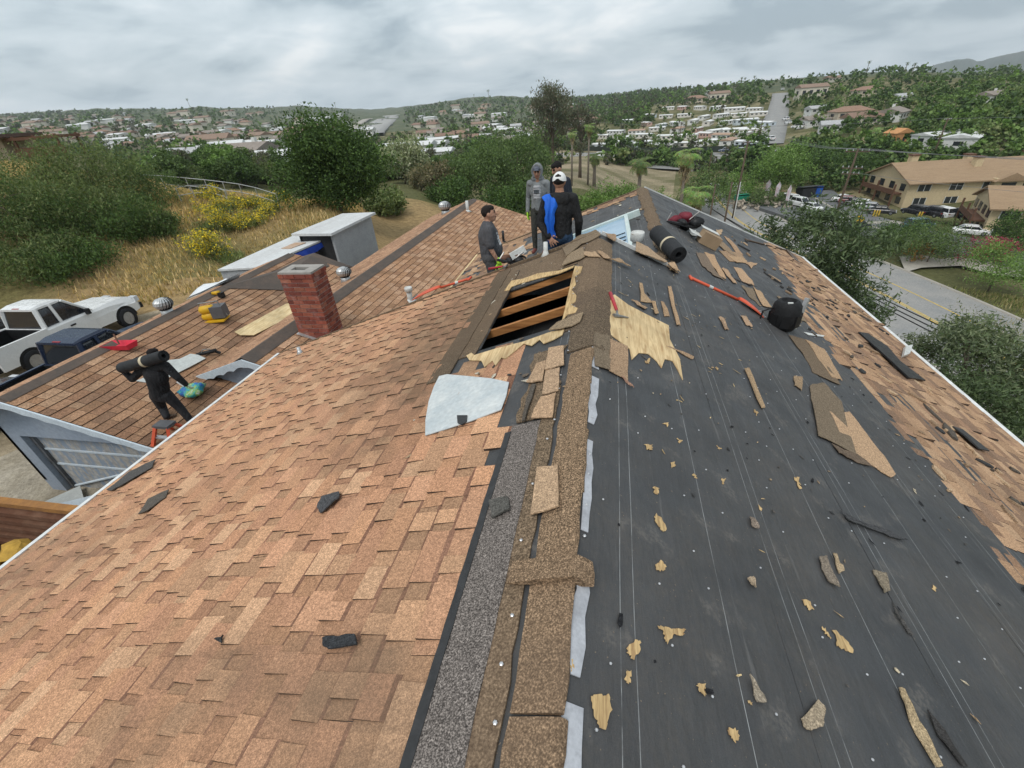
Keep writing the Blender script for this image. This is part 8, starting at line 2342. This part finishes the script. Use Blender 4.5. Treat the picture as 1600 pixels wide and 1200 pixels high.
cb = B(); cb.sm = True; V = []; n = 20
hf = nrm(f + np.array([.25, 0, -.05])); hr = np.cross(hf, [0, 0, 1]); hc = gh(0, 0, .008)
for i in range(7):
    ph = math.pi / 2 * i / 6
    for q in range(n):
        a = 2 * math.pi * q / n; back = max(0, -math.sin(a)) ** 6 * (1 if i < 2 else 0)
        V.append(hc + hr * .096 * math.cos(ph) * math.cos(a) + hf * .116 * math.cos(ph) * math.sin(a) + np.array([0, 0, .118 * math.sin(ph) + .03 * back]))
cb.add(V, [(i * n + q, i * n + (q + 1) % n, (i + 1) * n + (q + 1) % n, (i + 1) * n + q) for i in range(6) for q in range(n)])
br = B(); V = []
for i in range(9):
    a = math.pi * (.12 + .76 * i / 8); e0_ = hc + hr * .088 * math.cos(a) + hf * .105 * math.sin(a); e1_ = hc + hr * .092 * math.cos(a) * 1.02 + hf * (.105 * math.sin(a) + .075 * math.sin(math.pi * i / 8)) + np.array([0, 0, -.012]); V += [e0_, e1_, e0_ - (0, 0, .006), e1_ - (0, 0, .006)]
br.add(V, [(4 * i, 4 * i + 1, 4 * i + 5, 4 * i + 4) for i in range(8)] + [(4 * i + 2, 4 * i + 6, 4 * i + 7, 4 * i + 3) for i in range(8)] + [(4 * i + 1, 4 * i + 3, 4 * i + 7, 4 * i + 5) for i in range(8)])
gap = B(); V = []
for i in range(9):
    a = math.pi * i / 8; V.append(hc + hr * .034 * math.cos(a) - hf * .115 + np.array([0, 0, .006 + .034 * math.sin(a)]))
gap.add(V, [tuple(range(9))[::-1]])
gap.prism([v - hf * .004 for v in V][::-1], hf * .006)
finish('person', bd, base, 'man in a white cap and black hoodie seen from behind', [('cap', cb, CAPW), ('cap_brim', br, CAPW), ('cap_opening', gap, BLACKP)])
# blue jacket hanging over his left shoulder
sh = J['shL']; V = []; nu, nv = 22, 9
prof = [(.10, 1.22), (.13, 1.33), (.10, 1.43), (.03, 1.505), (-.05, 1.495), (-.115, 1.44), (-.15, 1.36), (-.165, 1.26), (-.168, 1.15), (-.165, 1.04), (-.158, .94)]
pa = np.array(prof); ts = np.linspace(0, 1, len(pa)); tt = np.linspace(0, 1, nu)
yy, zz2 = np.interp(tt, ts, pa[:, 0]), np.interp(tt, ts, pa[:, 1])
for i in range(nu):
    wd = .075 + .022 * math.sin(tt[i] * 5) + .01 * math.sin(i * 1.7)
    for j in range(nv):
        q = j / (nv - 1) * 2 - 1
        V.append(g(-.135 + q * wd + .012 * math.sin(i * .7), yy[i] - .022 - .022 * math.sin(q * 7 + i * .35) * (1 if tt[i] > .35 else .3), zz2[i] - .03 * (q * q) - (.03 * math.sin(q * 5) if tt[i] > .92 else 0)))
F = [(i * nv + j, i * nv + j + 1, (i + 1) * nv + j + 1, (i + 1) * nv + j) for i in range(nu - 1) for j in range(nv - 1)]
V = np.array(V); V2 = V + np.array([0, .012, -.006]); n0 = len(V)
F2 = F + [tuple(n0 + q for q in f_[::-1]) for f_ in F]
rimi = [i * nv for i in range(nu)] + [(nu - 1) * nv + j for j in range(1, nv)] + [i * nv + nv - 1 for i in range(nu - 2, -1, -1)] + [j for j in range(nv - 2, 0, -1)]
F2 += [(rimi[i], rimi[(i + 1) % len(rimi)], n0 + rimi[(i + 1) % len(rimi)], n0 + rimi[i]) for i in range(len(rimi))]
jb = B(); jb.add(np.vstack([V, V2]), F2); jb.sm = True
tag(jb.build('blue_jacket', flat('bright_blue_nylon', (.012, .12, .58), .6, var=.2, scale=9, bump=.3)), 'bright blue jacket slung over the shoulder of the man in the white cap', 'jacket')
# 4 dark jacket, black hair, looking down
base = onF(-.74, 8.75); J, g, f, r = stand(base, math.pi - .75, .99)
bd = Body(); NV = (.022, .026, .036); C = dict(top=NV, bottom=(.03, .03, .035), shoe=(.04, .04, .04), skin=SKIN)
J['wrR'] = g(.15, .22, 1.0); J['wrL'] = g(-.15, .22, 1.0)
limbs(bd, J, C, .99, 1.08)
bd.cap(g(0, 0, 1.42), g(0, .05, 1.53), .06, .058, SKIN)
head(bd, g(0, .085, 1.63), f + np.array([-.2, 0, -.55]), (0, 0, 1), SKIN, (.012, .010, .010))
bd.cap(g(-.07, .03, 1.47), g(.07, .03, 1.47), .05, .05, NV); bd.cap(g(.06, .07, 1.48), g(.04, .11, 1.38), .012, .012, (.6, .5, .05), .01); bd.cap(g(-.06, .07, 1.48), g(-.04, .11, 1.38), .012, .012, (.6, .5, .05), .01)
hand(bd, J['wrR'], f + np.array([0, 0, -.3]), r, SKIN, 1.0, .6, .15, 1); hand(bd, J['wrL'], f + np.array([0, 0, -.3]), -r, SKIN, 1.0, .6, .15, -1)
finish('person', bd, base, 'dark-haired man in a navy jacket looking down behind the white cap')
# 5 man in black on the garage roof carrying a roll
fa, fb_ = GR(*pG(263, 655)), GR(*pG(299, 660)); Yw = (fa[1] + fb_[1]) / 2
q = lambda x, y, dy=0.0: aty(x, y, Yw + dy)
kk = np.linalg.norm(q(242, 573) - q(281, 655)) / 1.50
bd = Body(); C = dict(top=(.022, .022, .024), bottom=(.028, .028, .031), shoe=(.10, .07, .05), skin=SKIN)
J = dict(hipL=q(244, 618), hipR=q(259, 616), knL=q(253, 636, .06), knR=q(280, 636, .06), anL=fa + (0, 0, .09), anR=fb_ + (0, 0, .09), toeL=(.5, .8, -.1), toeR=(.6, .7, -.1),
         shL=q(222, 577), shR=q(259, 572), elL=q(207, 592, -.06), wrL=q(193, 580, -.1), elR=q(277, 589), wrR=q(290, 600, .05))
limbs(bd, J, C, kk, 1.55)
bd.cap(q(240, 571), q(242, 562, .08), .075, .07, C['top'])
head(bd, q(240, 553, .22), (.3, 1, -.25), (0, 0, 1), SKIN, (.015, .012, .012), k=kk * 1.15)
hand(bd, J['wrL'], (-.1, .1, 1), (-1, -.3, 0), NEON, 1.1 * kk, .8, .12, 1); hand(bd, J['wrR'], (.5, .2, -1), (0, -1, 0), (.45, .62, .45), 1.1 * kk, .6, .15, 1)
base5 = (fa + fb_) / 2
finish('person', bd, base5, 'man in black carrying a black felt roll across the garage roof')
roll('felt_roll', q(256, 556, -.10), q(191, 575, -.10), .125 * kk, 'black felt roll with a paper band carried on the shoulder', base5 + np.array([0, 0, 1.2]))
# ---------------------------------------------------------------- thin valley haze round the whole place
hm = bpy.data.materials.new('haze_air'); hm.use_nodes = True
ht = hm.node_tree; ht.nodes.clear()
ho = ht.nodes.new('ShaderNodeOutputMaterial'); hv = ht.nodes.new('ShaderNodeVolumePrincipled')
hv.inputs['Color'].default_value = (0.86, 0.92, 0.97, 1); hv.inputs['Density'].default_value = 0.00016; hv.inputs['Anisotropy'].default_value = 0.2
ht.links.new(hv.outputs[0], ho.inputs['Volume'])
b = B(); b.box((0, 0, 100), (12600, 12600, 400))
tag(b.build('haze', hm), 'thin pale haze over the valley', 'haze', kind='stuff')
for o in sc.objects:
    if '_world' in o: del o['_world']
